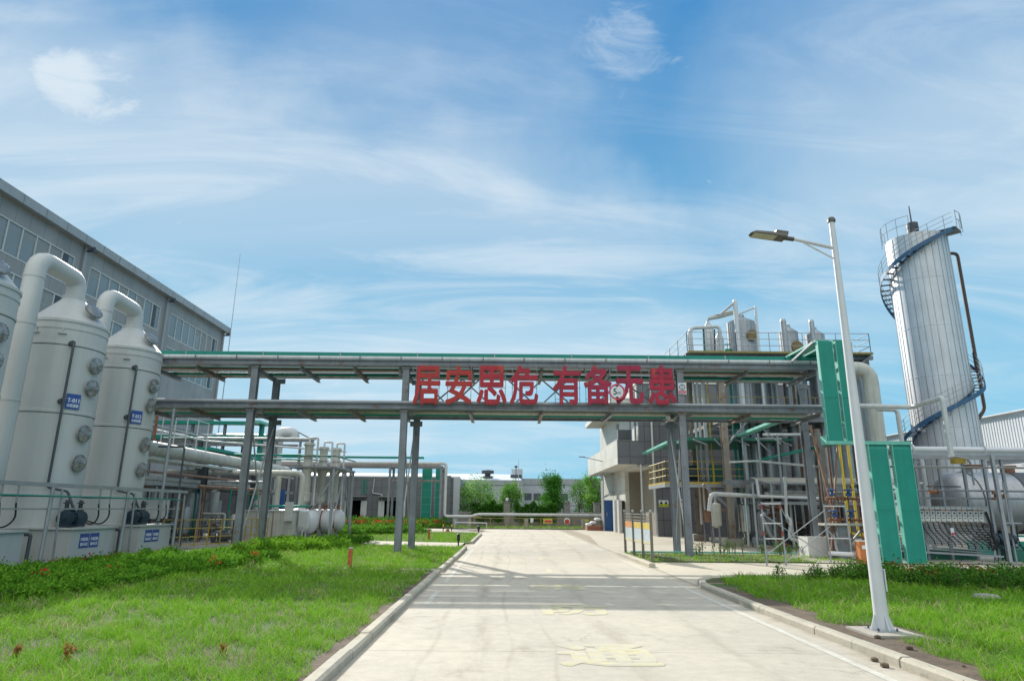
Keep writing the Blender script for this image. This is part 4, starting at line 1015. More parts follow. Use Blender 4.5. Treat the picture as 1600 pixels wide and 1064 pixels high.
for x, y in ((-11.5, 34.9), (-9.2, 34.9), (-11.5, 39.3), (-9.2, 39.3)): MB().hbeam((x, y, .06), (x, y, 3.72), .12, .12, .012).build('leg', 'galv', o)
MB().bar((-9.2, 35, .3), (-9.2, 37, 3.6), .06).bar((-9.2, 39.2, .3), (-9.2, 37.2, 3.6), .06).bar((-11.0, 34.9, .3), (-9, 34.9, 3.6), .06).build('brace', 'galv', o)
pipe('pipe', 'green ring pipe round the slim pale columns', [(-11, 34.9, 4.35), (-9.2, 34.9, 4.35), (-9.1, 39.2, 4.35)], .035, 'green_dark', .1)
pipe('pipe', 'white pipe running level with the tops of the slim pale columns', [(-19, 36, 5.35), (-10.6, 36, 5.35)], .06, 'pipe_white')
pipe('pipe', 'pair of green pipes left of the slim columns, the upper one', [(-22, 36.5, 4.5), (-10.6, 36.5, 4.5)], .06, 'green')
pipe('pipe', 'pair of green pipes left of the slim columns, the lower one', [(-22, 36.5, 4.25), (-10.6, 36.5, 4.25)], .05, 'green')

# big insulated ducts left of the slim columns
pipe('round_duct', 'fat pale duct with an elbow rising left of the slim pale columns', [(-24, 45.5, 6.2), (-16.9, 45.5, 6.2)], .42, 'pipe_white', n=24)
pipe('round_duct', 'fat grey vertical duct left of the slim pale columns', [(-17.1, 46.2, 6.2), (-17.1, 46.2, 1.2)], .48, 'pipe_white', n=24)
pipe('round_duct', 'tall pale duct bending over beside the slim pale columns', [(-15.9, 45, 1.4), (-15.9, 45, 6.7), (-14.9, 45.3, 6.7), (-14.9, 45.3, 6.1)], .37, 'pipe_white', .48, n=24)
o = thing('duct_frame', 'light steel frame around the fat pale ducts', 'steel frame', (-14.6, 45, 0))
for x in (-17.4, -15.6, -14.0, -13.2): MB().hbeam((x, 44.0, .08), (x, 44.0, 6.1), .14, .14).build('column', 'steel', o)
MB().box(-17.5, -13.1, 43.95, 44.05, 5.95, 6.1).box(-17.5, -13.1, 43.95, 44.05, 3.9, 4.0).build('beam', 'steel', o)
MB().bar((-13.2, 44, 6.1), (-14.2, 44, 6.6), .08, .08).build('brace', 'steel', o)

# upper rack behind the gantry on the left: green trays, white rails
o = thing('green_tray_rack', 'green roofed cable tray rack high behind the left gantry bay', 'cable tray', (-18.5, 42, 0))
MB().box(-27, -16.0, 41.9, 42.5, 6.85, 7.05).build('tray', 'green', o)
MB().box(-27, -15.5, 42.0, 42.6, 5.9, 6.15).build('tray', 'green', o)
MB().box(-16.4, -15.7, 40.9, 43.0, 6.85, 7.0).build('tray_cap', 'green_pale', o)
MB().box(-16.15, -15.95, 42.1, 42.5, .1, 6.84).build('post', 'green', o)
for x in (-26, -23, -20.5, -18.4): MB().hbeam((x, 42.2, .08), (x, 42.2, 6.84), .16, .16).build('post', 'steel', o)
MB().box(-27, -13.5, 41.9, 42.05, 5.45, 5.6).build('beam', 'steel', o)
pipe('round_duct', 'fat pale insulated main high behind the left gantry bay', [(-30, 43.4, 6.0), (-17.0, 43.4, 6.0)], .38, 'pipe_white', n=20)
o = thing('service_platform', 'white railed service platform behind the gantry next to the farthest scrubber tower', 'platform', (-17.5, 30, 0))
MB().box(-19.6, -15.6, 28.2, 33.8, 4.38, 4.46).build('deck', 'steel', o)
railing(MB(), [(-19.6, 28.2, 4.46), (-15.6, 28.2, 4.46), (-15.6, 33.8, 4.46)], 1.4, .03, (1, .5), 1.1).build('railing', 'pipe_white', o)
for x, y in ((-19.5, 28.3), (-15.7, 28.3), (-15.7, 33.7)): MB().hbeam((x, y, .08), (x, y, 4.38), .18, .18).build('leg', 'dark_steel', o)
pipe('pipe', 'white handrail pipe stepping down from the service platform', [(-16.8, 31, 5.2), (-16.3, 35, 5.1), (-9.9, 40, 5.0)], .05, 'pipe_white', .3)
pipe('pipe', 'yellow brown gas pipe bend on the service platform', [(-15.9, 28.0, 5.55), (-15.2, 28.0, 5.55), (-15.2, 28.0, 4.4)], .06, 'copper_rust', .15)
o = thing('grating_walkway', 'green steel walkway above the fat pale pipe', 'walkway', (-16.4, 36, 4.6))
MB().box(-17.6, -15.4, 33.9, 39.5, 4.52, 4.6).build('deck', 'green_dark', o)
MB().box(-17.6, -15.3, 33.8, 33.9, 4.5, 4.66).box(-15.4, -15.3, 33.9, 39.5, 4.5, 4.66).build('edge', 'green', o)

# clutter under the left rack: valves, upright vessels, cabinets
def valve(x, y, z, label, group, s=1.0, mat='copper_rust', wheel='blue_paint', horiz=True):
    o = thing('valve', label, 'valve', (x, y, z), group)
    MB().lathe([(.05, -.17), (.09, -.17), (.09, -.14), (.05, -.13), (.085, 0), (.05, .13), (.09, .14), (.09, .17), (.05, .17)], (x, y, z), (1, 0, 0), 12).build('body', mat, o)
    MB().tube([(x, y, z), (x, y, z+.2*s)], .02, 8).build('stem', 'galv', o)
    MB().tube([(x+.12*s*math.cos(a*math.pi/6), y+.12*s*math.sin(a*math.pi/6), z+.2*s) for a in range(13)], .014, 6, False).bar((x-.12*s, y, z+.2*s), (x+.12*s, y, z+.2*s), .014).bar((x, y-.12*s, z+.2*s), (x, y+.12*s, z+.2*s), .014).build('handwheel', wheel, o)
    return o
for k in range(9):
    x = -17.2+random.random()*4.0; y = 28+random.random()*8; h = random.uniform(1.1, 2.3); r = random.uniform(.18, .32)
    o = thing('upright_vessel', 'small upright steel vessel in the shade under the left pipe rack', 'vessel', (x, y, 0), 'small upright vessels under the left pipe rack')
    MB().lathe([(0, .45), (r*.7, .5), (r, .62), (r, h), (r*.7, h+.12), (0, h+.16)], (x, y, .05), n=18).build('shell', random.choice(['stainless', 'pipe_cream', 'galv', 'pipe_white']), o)
    for a in (30, 150, 270): MB().tube([(x+r*.8*math.cos(rad(a)), y+r*.8*math.sin(rad(a)), .06), (x+r*.8*math.cos(rad(a)), y+r*.8*math.sin(rad(a)), .7)], .025, 6).build('leg', 'steel', o)
for k in range(46):
    x = -19+random.random()*6.6; y = 27.6+random.random()*10; z = random.uniform(.6, 2.3)
    if k % 2: pts = [(x, y, .1), (x, y, z+.6), (x+random.uniform(-1.6, 1.6), y, z+.6)]
    else: pts = [(x, y, .1), (x, y, 2.5)]
    pipe('pipe', 'thin upright pipe in the shaded clutter under the left rack', pts, random.uniform(.025, .055), random.choice(['pipe_white', 'galv', 'steel', 'green', 'pipe_cream', 'brown_pipe', 'dark_steel']), .12, 'thin pipes under the left rack', n=8)
for k in range(26):
    valve(-17.2+random.random()*4.2, 27.4+random.random()*6, random.uniform(.35, 1.2), 'small hand wheel valve in the shade under the left rack', 'valves under the left rack', 1.2, random.choice(['steel', 'copper_rust', 'dark_steel']), random.choice(['dark_steel', 'motor_blue', 'galv']))
for (x, y, lab) in ((-15.2, 27.3, 'left one of the cluster of dusty pumps on the slab behind the water boxes'), (-14.2, 28.0, 'middle one of the dusty pumps on the slab behind the water boxes'), (-12.6, 29.6, 'right one of the dusty pumps, behind the yellow rails')):
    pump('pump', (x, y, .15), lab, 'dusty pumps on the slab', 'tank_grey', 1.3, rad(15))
o = thing('control_cabinet', 'white framed control cabinet under the left rack', 'cabinet', (-15.3, 34, 0))
MB().box(-15.8, -14.7, 34, 34.4, .4, 2.0).build('body', 'panel_grey', o); MB().box(-15.72, -14.78, 33.97, 33.995, .5, 1.9).build('door', 'door_white', o)
o = thing('junction_cabinet', 'small pale junction cabinet under the left rack near the far water box', 'cabinet', (-14.6, 27.6, 0))
MB().box(-14.95, -14.05, 27.5, 27.8, 1.2, 1.95).build('body', 'frame_white', o); MB().tube([(-14.5, 27.65, .08), (-14.5, 27.65, 1.2)], .04, 8).build('post', 'galv', o)
single('partition_wall', MB().box(-25, -14.6, 48.0, 48.3, 0, 3.9), 'partition_dark', 'low grey wall seen under the left pipe rack', 'wall', (-20, 48, 0))
single('blue_sheet', MB().box(-13.9, -13.4, 40.0, 40.12, .6, 2.7), 'blue_paint', 'narrow blue panel behind the rear left gantry column', 'panel', (-13.6, 40, .6))
for k in range(3):
    x = -17.5+k*1.5; o = thing('hanging_vessel', 'slim pale vessel with dark flanges under the left rack, %s of three' % ('left', 'middle', 'right')[k], 'vessel', (x, 33.0, 1.2), 'slim pale vessels under the left rack')
    MB().lathe([(.1, 1.2), (.22, 1.35), (.22, 2.4), (.1, 2.5), (0, 2.5)], (x, 33, 0), n=18).build('shell', 'pipe_white', o); MB().flange((x, 33, 1.35), (0, 0, 1), .28, .07).build('flange', 'dark_steel', o); MB().tube([(x, 33, .3), (x, 33, 1.2)], .05, 8).build('drain', 'copper_rust', o)
# concrete slab and yellow rails
struct('slab', MB().poly([(-15.5, 25.6), (-12.4, 25.9), (-11.2, 27.6), (-10.8, 32.4), (-15.5, 32.6)], .0, .16), 'concrete_pad')
o = thing('yellow_railing', 'yellow safety railing on the concrete slab behind the left gantry column', 'railing', (-12, 28, .16))
railing(MB(), [(-13.4, 26.3, .16), (-12.7, 26.4, .16), (-11.5, 28.3, .16), (-11.2, 31.5, .16)], 1.02, .024, (1.0, .68, .36, .08), .55).build('rails', 'yellow', o)

# long rack behind with green ducts, and the low main that crosses the end of the road
o = thing('rear_pipe_rack', 'grey steel pipe rack running left to right in front of the tiled building', 'pipe rack', (-11, 62, 0))
for x in (-24, -15.0, -10.9, -6.15):
    MB().hbeam((x, 61, 0), (x, 61, 5.35), .2, .2).build('column', 'steel', o); MB().hbeam((x, 63, 0), (x, 63, 5.35), .2, .2).build('column', 'steel', o)
    MB().box(x-.08, x+.08, 61.12, 62.88, 5.2, 5.34).build('cross_beam', 'steel', o)
MB().box(-26, -6.0, 60.92, 61.08, 5.36, 5.52).build('beam', 'steel', o); MB().box(-26, -6.0, 62.92, 63.08, 5.36, 5.52).build('beam', 'steel', o)
MB().box(-10.9, -6.0, 60.92, 61.08, 4.1, 4.24).build('beam', 'steel_rusty', o)
pipe('pipe', 'pale pipe on the rear rack that turns down at the road and crosses behind it', [(-26, 61.2, 5.75), (-5.75, 61.2, 5.75), (-5.75, 61.2, 1.0), (-3.2, 61.2, 1.0), (-2.7, 61.2, 1.2), (10, 61.2, 1.2)], .14, 'pipe_white', .3, n=16)
pipe('pipe', 'thin brown pipe under the pale one on the rear rack', [(-26, 62.2, 5.6), (-6.3, 62.2, 5.6), (-6.3, 62.2, .9)], .07, 'brown_pipe', .2)
t = thing('cable_tray', 'green cable tray above the rear pipe rack', 'cable tray', (-14, 62.4, 6.2))
MB().box(-26, -8.0, 62.1, 62.6, 6.25, 6.42).build('tray', 'green', t)
for k, (x, w, lab) in enumerate(((-8.25, .85, 'wide green duct with pale rungs standing at the tiled building'), (-6.95, .5, 'narrow green duct with pale rungs standing at the tiled building'))):
    o = thing('cable_duct', lab, 'cable duct', (x, 64, 0)); MB().box(x, x+w, 64, 64.3, .2, 5.6).build('casing', 'green', o)
    mb = MB()
    for q in range(1, 8): mb.box(x-.03, x+w+.03, 63.97, 63.995, q*.68, q*.68+.03)
    mb.box(x-.05, x-.01, 63.98, 64.3, .2, 5.6).box(x+w+.01, x+w+.05, 63.98, 64.3, .2, 5.6)
    mb.build('rungs', 'green_pale', o)
single('lamp_post', MB().tube([(-9.7, 58.8, 0), (-9.7, 58.8, 5.1)], .07, 8, r2=.05), 'frame_white', 'slim white post in front of the rear pipe rack', 'post', (-9.7, 58.8, 0))
# low tiled building
o = thing('tiled_building', 'low grey tiled building with open white doors behind the rear rack', 'building', (-16, 72, 0))
mb = MB()
X0, X1, YF = -30, -5.1, 70
dr = [(-16.9, -15.35), (-12.9, -11.3)]; zt = 2.45
mb.box(X0, dr[0][0], YF, YF+.3, 0, 4.85).box(dr[0][1], dr[1][0], YF, YF+.3, 0, 4.85).box(dr[1][1], X1, YF, YF+.3, 0, 4.85)
for a, b in dr: mb.box(a+.001, b-.001, YF, YF+.3, zt, 4.849)
mb.box(X1-.3, X1, YF+.3, 84, 0, 4.85)
mb.build('wall', 'tile_small', o)
MB().box(X0, X1-.31, YF+.31, 84, 4.5, 4.7).build('roof', 'far_wall', o)
MB().box(X0, X1+.05, YF-.05, YF+.35, 4.852, 4.98).build('parapet_cap', 'far_roof', o)
MB().box(X1-.62, X1+.06, YF-.08, YF+.4, 0, 4.86).build('corner_pier', 'far_wall', o)
MB().box(-6.6, -6.0, YF-.35, YF-.06, 0, 5.05).build('corner_pier', 'tile_small', o)
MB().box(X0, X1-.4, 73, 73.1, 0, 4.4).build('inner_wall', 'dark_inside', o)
for a, b in dr:
    for xx, sgn in ((a, -1), (b, 1)): MB().box(min(xx, xx+sgn*.62), max(xx, xx+sgn*.62), YF-.12, YF-.06, .05, zt-.05).build('door', 'door_white', o)
    MB().box(a-.6, b+.6, YF-.7, YF-.005, zt+.35, zt+.42).build('canopy', 'frame_grey', o)
MB().pipe([(-14.1, YF-.1, 4.7), (-14.2, YF-.1, 3.2), (-13.2, YF-.1, 3.05), (-13.2, YF-.1, .1)], .05, .1).build('downpipe', 'frame_white', o)
MB().bar((-15.3, YF-.05, 3.1), (-15.3, YF-.05, 4.6), .12).bar((-14.95, YF-.05, 3.1), (-14.95, YF-.05, 4.6), .12).build('green_pipe', 'green', o)

# ================================================================ right: tiled office with balcony
o = thing('office_building', 'grey tiled two storey building with a projecting balcony beside the road', 'building', (16, 50, 0))
RX, RY, RT = 9.05, 45.0, 10.35
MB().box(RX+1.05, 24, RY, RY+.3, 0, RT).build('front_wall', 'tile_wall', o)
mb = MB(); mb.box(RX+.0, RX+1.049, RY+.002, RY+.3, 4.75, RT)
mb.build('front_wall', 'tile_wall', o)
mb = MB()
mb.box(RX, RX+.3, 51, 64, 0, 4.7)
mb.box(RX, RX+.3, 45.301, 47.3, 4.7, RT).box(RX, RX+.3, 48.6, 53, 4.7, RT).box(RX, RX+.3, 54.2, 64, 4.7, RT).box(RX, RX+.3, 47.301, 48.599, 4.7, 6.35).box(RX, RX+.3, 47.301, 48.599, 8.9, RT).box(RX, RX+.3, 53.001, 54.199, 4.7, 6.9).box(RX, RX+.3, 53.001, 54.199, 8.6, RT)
mb.build('side_wall', 'tile_wall_sunlit', o)
MB().box(RX+.301, RX+4, 51, 51.3, 0, 4.7).box(RX+1.05, RX+1.35, RY+.301, 50.999, 0, 4.7).build('recess_wall', 'beige_shut', o)
MB().box(RX, RX+.16, RY, RY+.16, 0, 4.65).build('corner_post', 'frame_white', o) if False else None
MB().box(24-.3, 24, 45.31, 64, 0, RT).box(RX+.31, 23.69, 63.7, 64, 0, RT).build('rear_wall', 'tile_wall', o)
MB().box(RX+.301, 23.69, 45.31, 63.69, 9.8, 10).build('roof', 'far_wall', o)
MB().box(RX-.06, 24.06, RY-.08, RY+.36, RT+.002, RT+.2).box(RX-.06, RX+.36, RY+.361, 64, RT+.002, RT+.2).build('parapet_cap', 'white_wall', o)
b_ = MB().box(7.55, RX-.001, RY, RY+.18, 4.75, 6.35).build('balcony', 'tile_wall', o)
MB().box(7.55, 7.72, RY+.181, 62, 4.75, 6.35).box(7.72, RX-.001, 61.8, 62, 4.75, 6.35).build('balcony_side', 'tile_wall_sunlit', b_)
MB().box(7.721, RX-.001, RY+.181, 61.799, 4.76, 4.95).build('balcony_floor', 'white_wall', b_)
MB().box(8.9, 11.2, RY+.301, 51, 4.55, 4.745).build('soffit', 'white_wall', o)
MB().box(7.5, RX-.001, 47.5, 63, 9.35, 9.75).build('eaves', 'white_wall', o)
MB().box(RX+.1, RX+.14, 47.3, 48.6, 6.35, 8.9).build('window', 'glass', o); MB().box(RX+.1, RX+.14, 53, 54.2, 6.9, 8.6).build('window', 'glass', o)
mb = MB(); mb.box(RX+.06, RX+.16, 47.31, 47.4, 6.36, 8.89).box(RX+.06, RX+.16, 48.5, 48.59, 6.36, 8.89).box(RX+.06, RX+.16, 53.01, 53.1, 6.91, 8.59).box(RX+.06, RX+.16, 54.1, 54.19, 6.91, 8.59); mb.build('window_frame', 'frame_white', o)
c = at(974, 680, 46.0)
MB().cbox(c+V(.05, 0, 0), .95, .6, .72).build('air_conditioner', 'tank_grey', o)
MB().box(RX-.001-.05, RX-.001, 45.9, 46.3, 6.4, 10.0).build('dark_window', 'dark_steel', o)
MB().tube([(9.95, RY-.12, .1), (9.95, RY-.12, 10.2)], .075, 10).build('downspout', 'frame_white', o)
MB().tube([(RX+.06, RY-.02, .1), (RX+.06, RY-.02, 4.74)], .06, 8).build('downspout', 'frame_white', o)
MB().tube([(9.0, 62.6, 0), (9.0, 62.6, 4.75)], .09, 8).bar((9.0, 62.6, 2.9), (7.7, 62.2, 4.7), .1).build('support_post', 'steel', o)
MB().tube([(7.6, 52, 5.4), (6.2, 54, 5.9)], .03, 6).cbox((6.1, 54.1, 5.92), .5, .15, .06, 0).build('wall_lamp', 'tank_grey', o)
M('hazard_yellow', (.40, .46, .03), .5, 0, .05, 4)
c = at(1037, 786.5, RY-.02)
q = thing('warning_sign', 'small yellow and white sign with two black triangles on the tiled wall', 'sign', (c.x, RY-.02, c.z))
MB().box(c.x-.33, c.x+.33, RY-.02, RY-.005, c.z-.22, c.z+.22).build('plate', 'sign_white', q)
MB().box(c.x-.325, c.x+.325, RY-.025, RY-.0205, c.z-.215, c.z-.02).build('yellow_field', 'hazard_yellow', q)
mb = MB()
for dx in (-.16, .16):
    mb.add([(c.x+dx-.12, RY-.03, c.z-.02), (c.x+dx+.12, RY-.03, c.z-.02), (c.x+dx, RY-.03, c.z+.18)], [(0, 1, 2)])
    mb.box(c.x+dx-.1, c.x+dx+.1, RY-.03, RY-.026, c.z-.14, c.z-.11)
mb.build('symbol', 'black', q)
c = at(1063, 785, RY-.02)
q = thing('safety_sign', 'pale sign with a row of dark blue symbols on the tiled wall', 'sign', (c.x, RY-.02, c.z))
MB().box(c.x-.5, c.x+.5, RY-.02, RY-.005, c.z-.24, c.z+.24).build('plate', 'sign_white', q)
mb = MB()
for k in range(3): disc(mb, (c.x-.32+k*.32, c.z+.04), .12, RY-.021, .004)
for k in range(3): mb.box(c.x-.42+k*.32, c.x-.22+k*.32, RY-.027, RY-.023, c.z-.18, c.z-.13)
mb.build('symbol', 'motor_blue', q)
c = at(945, 828, 57.0)
o = thing('blue_cabinet', 'tall blue metal cabinet standing under the balcony', 'cabinet', (8.6, 56, 0))
MB().box(8.12, 8.85, 56.0, 57.2, .02, 2.5).build('body', 'blue_paint', o); MB().box(8.05, 8.115, 55.9, 57.25, 0, 4.7).build('post', 'frame_grey', o); MB().box(8.3, 8.36, 55.96, 55.995, 1.2, 1.5).build('handle', 'galv', o)
for k, (x, y, lab) in enumerate(((8.75, 53.0, 'left one of the two tall white doors leaning at the building under the balcony'), (8.8, 51.3, 'right one of the two tall white doors leaning at the building under the balcony'))):
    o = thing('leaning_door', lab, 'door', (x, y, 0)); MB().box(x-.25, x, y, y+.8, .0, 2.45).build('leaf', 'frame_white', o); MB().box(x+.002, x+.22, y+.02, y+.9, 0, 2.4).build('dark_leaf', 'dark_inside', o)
o = thing('sack_pile', 'pile of white sacks on bricks by the blue cabinet', 'sacks', (7.2, 57.5, 0))
MB().box(6.75, 8.0, 56.8, 58.2, 0, .38).build('brick_base', 'brick_red', o)
mb = MB()
for k in range(9):
    cx, cy, cz = 6.95+(k % 3)*.38, 57.0+(k//3)*.38, .48+.22*((k*7) % 3)*(.4+.3*(k % 3))
    mb.lathe([(0, -.13), (.2, -.1), (.27, 0), (.2, .1), (0, .13)], (cx, cy, cz), (.1, .05, 1), 12)
mb.build('sack', 'sacks', o)

# ================================================================ notice board posts by the kerb
o = thing('notice_board', 'row of four brown posts holding three faded yellow and white notice panels by the kerb', 'notice board', (4.8, 25, 0))
ys = [27.0, 25.5, 24.1, 22.9]; xs = [4.72, 4.78, 4.84, 4.9]
for x, y in zip(xs, ys):
    p = MB().tube([(x, y, .03), (x, y, 1.60)], .05, 10).build('post', 'post_brown', o)
    MB().lathe([(.02, 1.60), (.03, 1.62), (.055, 1.66), (.04, 1.71), (0, 1.72)], (x, y, 0), n=12).build('cap', 'galv', p)
mb = MB(); mb2 = MB()
M('notice_orange', (.60, .26, .07), .5, 0, .15, 4); M('notice_yellow', (.60, .45, .08), .5, 0, .15, 4); M('notice_pale', (.46, .54, .60), .5, 0, .12, 6); M('notice_cream', (.60, .55, .36), .5, 0, .1, 6)
for k in range(3):
    a, b = (xs[k], ys[k]), (xs[k+1], ys[k+1])
    def pl(z0, z1, off, nm, mt, m=.07):
        dy = (b[1]-a[1]); yy0 = a[1]+dy*m; yy1 = b[1]-dy*m; xx0 = a[0]+(b[0]-a[0])*m; xx1 = b[0]-(b[0]-a[0])*m
        MB().wedge([(0, z0), (.012, z0), (.012, z1), (0, z1)], (xx0+off, yy0, 0), (xx1-xx0, yy1-yy0, 0), (1, 0, 0), (0, 0, 1)).build(nm, mt, o)
    pl(.55, 1.28, 0, 'panel', 'notice_pale'); pl(1.06, 1.27, -.006, 'panel_heading', 'notice_orange' if k == 0 else 'notice_yellow', .085); pl(.56, .66, -.006, 'panel_footer', 'notice_cream', .085)
    mb.bar((a[0], a[1], 1.45), (b[0], b[1], 1.45), .04, .05); mb2.bar((a[0], a[1], 1.56), (b[0], b[1], 1.56), .035, .03); mb.bar((a[0], a[1], 1.34), (b[0], b[1], 1.34), .04, .05)
mb.build('top_rail', 'post_brown', o); mb2.build('top_rail', 'galv', o)

M('column_beige', (.24, .22, .19), .7, 0, .18, 1.5, .2, 40, rust=.35, streak=.5)
# ================================================================ right: process structure
PF, PB_ = 33.0, 39.5
o = thing('process_frame', 'tall grey steel process structure with a railed top deck on the right', 'steel structure', (14, 36, 0))
ZT = 9.55
for x in (11.2, 15.2, 19.0):
    for y in (33.6, 39.3):
        MB().hbeam((x, y, .02), (x, y, ZT), .32, .34, .02).build('column', 'column_beige' if x < 14 else 'steel_rusty', o)
        MB().box(x-.45, x+.45, y-.4, y+.4, .0, .38).build('footing', 'concrete_pad', o)
MB().hbeam((9.35, 36.6, .3), (9.35, 36.6, 3.0), .22, .3).build('column', 'insul_pale', o)
for z in (3.0, 6.2, ZT):
    MB().box(9.4 if z > 9 else 11, 19.4, 33.42, 33.58, z, z+.22).build('beam', 'steel', o)
    MB().box(9.4 if z > 9 else 11, 19.4, 39.3, 39.46, z, z+.22).build('beam', 'steel', o)
    for x in (11.2, 15.2, 19.0): MB().box(x-.08, x+.08, 33.6, 39.28, z+.0, z+.2).build('beam', 'steel_rusty', o)
MB().box(9.4, 19.1, 33.0, 40.2, ZT+.22, ZT+.27).build('deck', 'steel', o)
MB().box(9.4, 19.1, 32.94, 33.0, ZT+.18, ZT+.28).box(19.1, 19.16, 32.94, 40.2, ZT+.18, ZT+.28).build('deck_edge', 'yellow_dull', o)
railing(MB(), [(9.4, 38.5, ZT+.27), (9.4, 33.05, ZT+.27), (12, 33.05, ZT+.27), (19.1, 33.05, ZT+.27), (19.1, 40.1, ZT+.27), (9.4, 40.1, ZT+.27)], 1.05, .022, (1, .66, .33), 1.7).build('railing', 'galv', o)
MB().bar((18.3, 33.3, ZT-.5), (19.1, 33.3, ZT+.1), .1).build('bracket', 'steel', o)
MB().bar((11.3, 33.5, 8.4), (12.6, 33.5, 9.5), .1).bar((11.3, 33.5, 5.0), (12.4, 33.5, 6.2), .1).bar((11.1, 33.5, 1.9), (9.9, 33.5, 3.0), .1).build('knee_brace', 'steel', o)
# mid platforms with yellow rails
MB().box(8.3, 12.5, 34.5, 38.6, 3.04, 3.12).build('deck', 'steel', o)
MB().box(8.25, 12.5, 34.42, 34.5, 3.05, 3.15).box(8.22, 8.3, 34.5, 38.6, 3.05, 3.15).build('deck_edge', 'yellow', o)
MB().box(8.25, 12.5, 34.42, 34.5, 2.88, 3.045).box(8.22, 8.3, 34.5, 38.6, 2.88, 3.045).build('beam', 'galv', o)
railing(MB(), [(8.3, 38.6, 3.1), (8.3, 34.5, 3.1), (12.5, 34.5, 3.1)], 1.1, .025, (1, .66, .33), .9).build('railing', 'yellow', o)
MB().box(12.3, 19.2, 33.6, 38.6, 6.42, 6.47).build('deck', 'steel', o)
railing(MB(), [(9.6, 33.3, 6.45), (19.2, 33.3, 6.45)], 1.0, .018, (1, .5), 1.6).build('railing', 'yellow_dull', o)
MB().box(9.3, 14.9, 33.9, 39.2, 5.25, 5.4).build('deck', 'green_dark', o)
mb = MB()
for k in range(5): mb.bar((9.6+k*1.1, 33.7, 5.28), (10.3+k*1.1, 33.7, 4.6 if k % 2 else 5.0), .07)
mb.build('truss_brace', 'steel', o)
# pale canopy (sheet roof) in the middle
o = thing('canopy', 'low pale sheet canopy over the process equipment on the right', 'canopy', (14, 31.5, 2.9))
MB().wedge([(0, 0), (2.0, .30), (2.0, .34), (0, .04)], (12.0, 30.6, 2.98), (7.5, 0, 0), (0, 1, 0), (0, 0, 1)).build('sheet', 'insul_pale', o)
for x in (11.2, 18.2): MB().tube([(x, 30.2, 0), (x, 30.2, 2.95)], .05, 8).build('post', 'galv', o)
pipe('round_duct', 'pale lagged pipe lying across the process area under the canopy', [(12.2, 31.2, 2.42), (19.0, 31.2, 2.42)], .15, 'insul_pale', n=18)
o = thing('low_platform', 'railed working platform in front of the process columns', 'platform', (12.3, 30, 2.2))
MB().box(12.0, 18.5, 30.4, 33.2, 2.06, 2.12).build('deck', 'steel', o)
MB().box(12.0, 18.5, 30.3, 30.39, 2.0, 2.14).build('deck_edge', 'galv', o)
MB().bar((12.0, 30.3, 2.95), (18.5, 30.3, 2.95), .05).bar((12.0, 30.3, 2.58), (18.5, 30.3, 2.58), .04).build('rail', 'galv', o)
for x in (12.1, 14.6, 16.6, 18.4): MB().tube([(x, 30.35, .05), (x, 30.35, 2.95)], .045, 8).build('post', 'galv', o)
# vessels on and through the top deck
def tall_vessel(x, y, r, z0, zt, label, mat='clad_dim', dome=False, man=True, grp='tall silver vessels through the top deck'):
    o = thing('tall_vessel', label, 'vessel', (x, y, z0), grp)
    top = [(r, zt-.0), (r*.3, zt+.32), (r*.3, zt+.45), (0, zt+.45)] if not dome else [(r, zt), (r*.9, zt+r*.35), (r*.55, zt+r*.75), (0, zt+r)]
    MB().lathe([(r*.4, z0-.3), (r, z0)]+top, (x, y, 0), n=36).build('shell', mat, o)
    mb = MB(); n = max(8, int(r*22))
    for k in range(n):
        a = 2*math.pi*k/n; mb.bar((x+math.cos(a)*(r+.006), y+math.sin(a)*(r+.006), z0), (x+math.cos(a)*(r+.006), y+math.sin(a)*(r+.006), zt), .018)
    for z in np.arange(z0+1, zt, 1.6): mb.lathe([(r+.001, 0), (r+.014, .01), (r+.014, .05), (r+.001, .06)], (x, y, z), n=36)
    mb.build('cladding_seam', 'clad_dull', o)
    if man:
        th = rad(-88); n_ = V(math.cos(th), math.sin(th), 0); c = V(x, y, zt-.95)+n_*(r-.02)+V(r*.35, 0, 0)
        MB().lathe([(.32, 0), (.32, .12), (.0, .13)], c, n_, 26).build('access_cover', 'yellow' if False else 'insul_ochre', o)
    return o
M('insul_ochre', (.20, .15, .07), .8, 0, .2, 6, .5, 25)
tall_vessel(at(1158, 520, 36).x, 36, .80, 7.0, at(1158, 505, 36).z, 'widest silver vessel on the top deck, with an ochre round cover')
tall_vessel(at(1231, 520, 36).x, 36, .52, 2.6, at(1231, 520, 36).z, 'middle silver vessel rising through the top deck')
tall_vessel(at(1272, 520, 36).x, 36, .52, 2.6, at(1272, 524, 36).z, 'silver vessel rising through the deck left of the upper green ducts', man=False)
tall_vessel(at(1195, 640, 37).x, 37, .55, 3.3, 8.9, 'silver vessel below the deck, left of the middle one', man=False, grp='tall silver vessels below the top deck')
tall_vessel(at(1310, 640, 37).x, 37, .55, 2.4, 9.2, 'silver vessel behind the upper green ducts', man=False, grp='tall silver vessels below the top deck')
tall_vessel(at(1107, 520, 36).x, 36, .27, ZT+.3, at(1107, 512, 36).z, 'slim pale vessel near the left end of the top deck', 'pipe_white', man=False, grp='slim vessels on the top deck')
tall_vessel(at(1124, 530, 35).x, 35, .22, ZT+.3, at(1124, 528, 35).z, 'short slim vessel left of the widest silver one', 'pipe_white', man=False, grp='slim vessels on the top deck')
def vpipe(px, ytop, Y, r, zb, label, mat='clad_dim', dome=True, grp='pale upright pipes of the process structure'):
    p = at(px, ytop, Y); mb = MB().tube([(p.x, Y, zb), (p.x, Y, p.z-r)], r, 14)
    if dome: mb.lathe([(r, 0), (r*.8, r*.7), (0, r)], (p.x, Y, p.z-r), n=14)
    return single('upright_pipe', mb, mat, label, 'pipe', (p.x, Y, zb), grp)
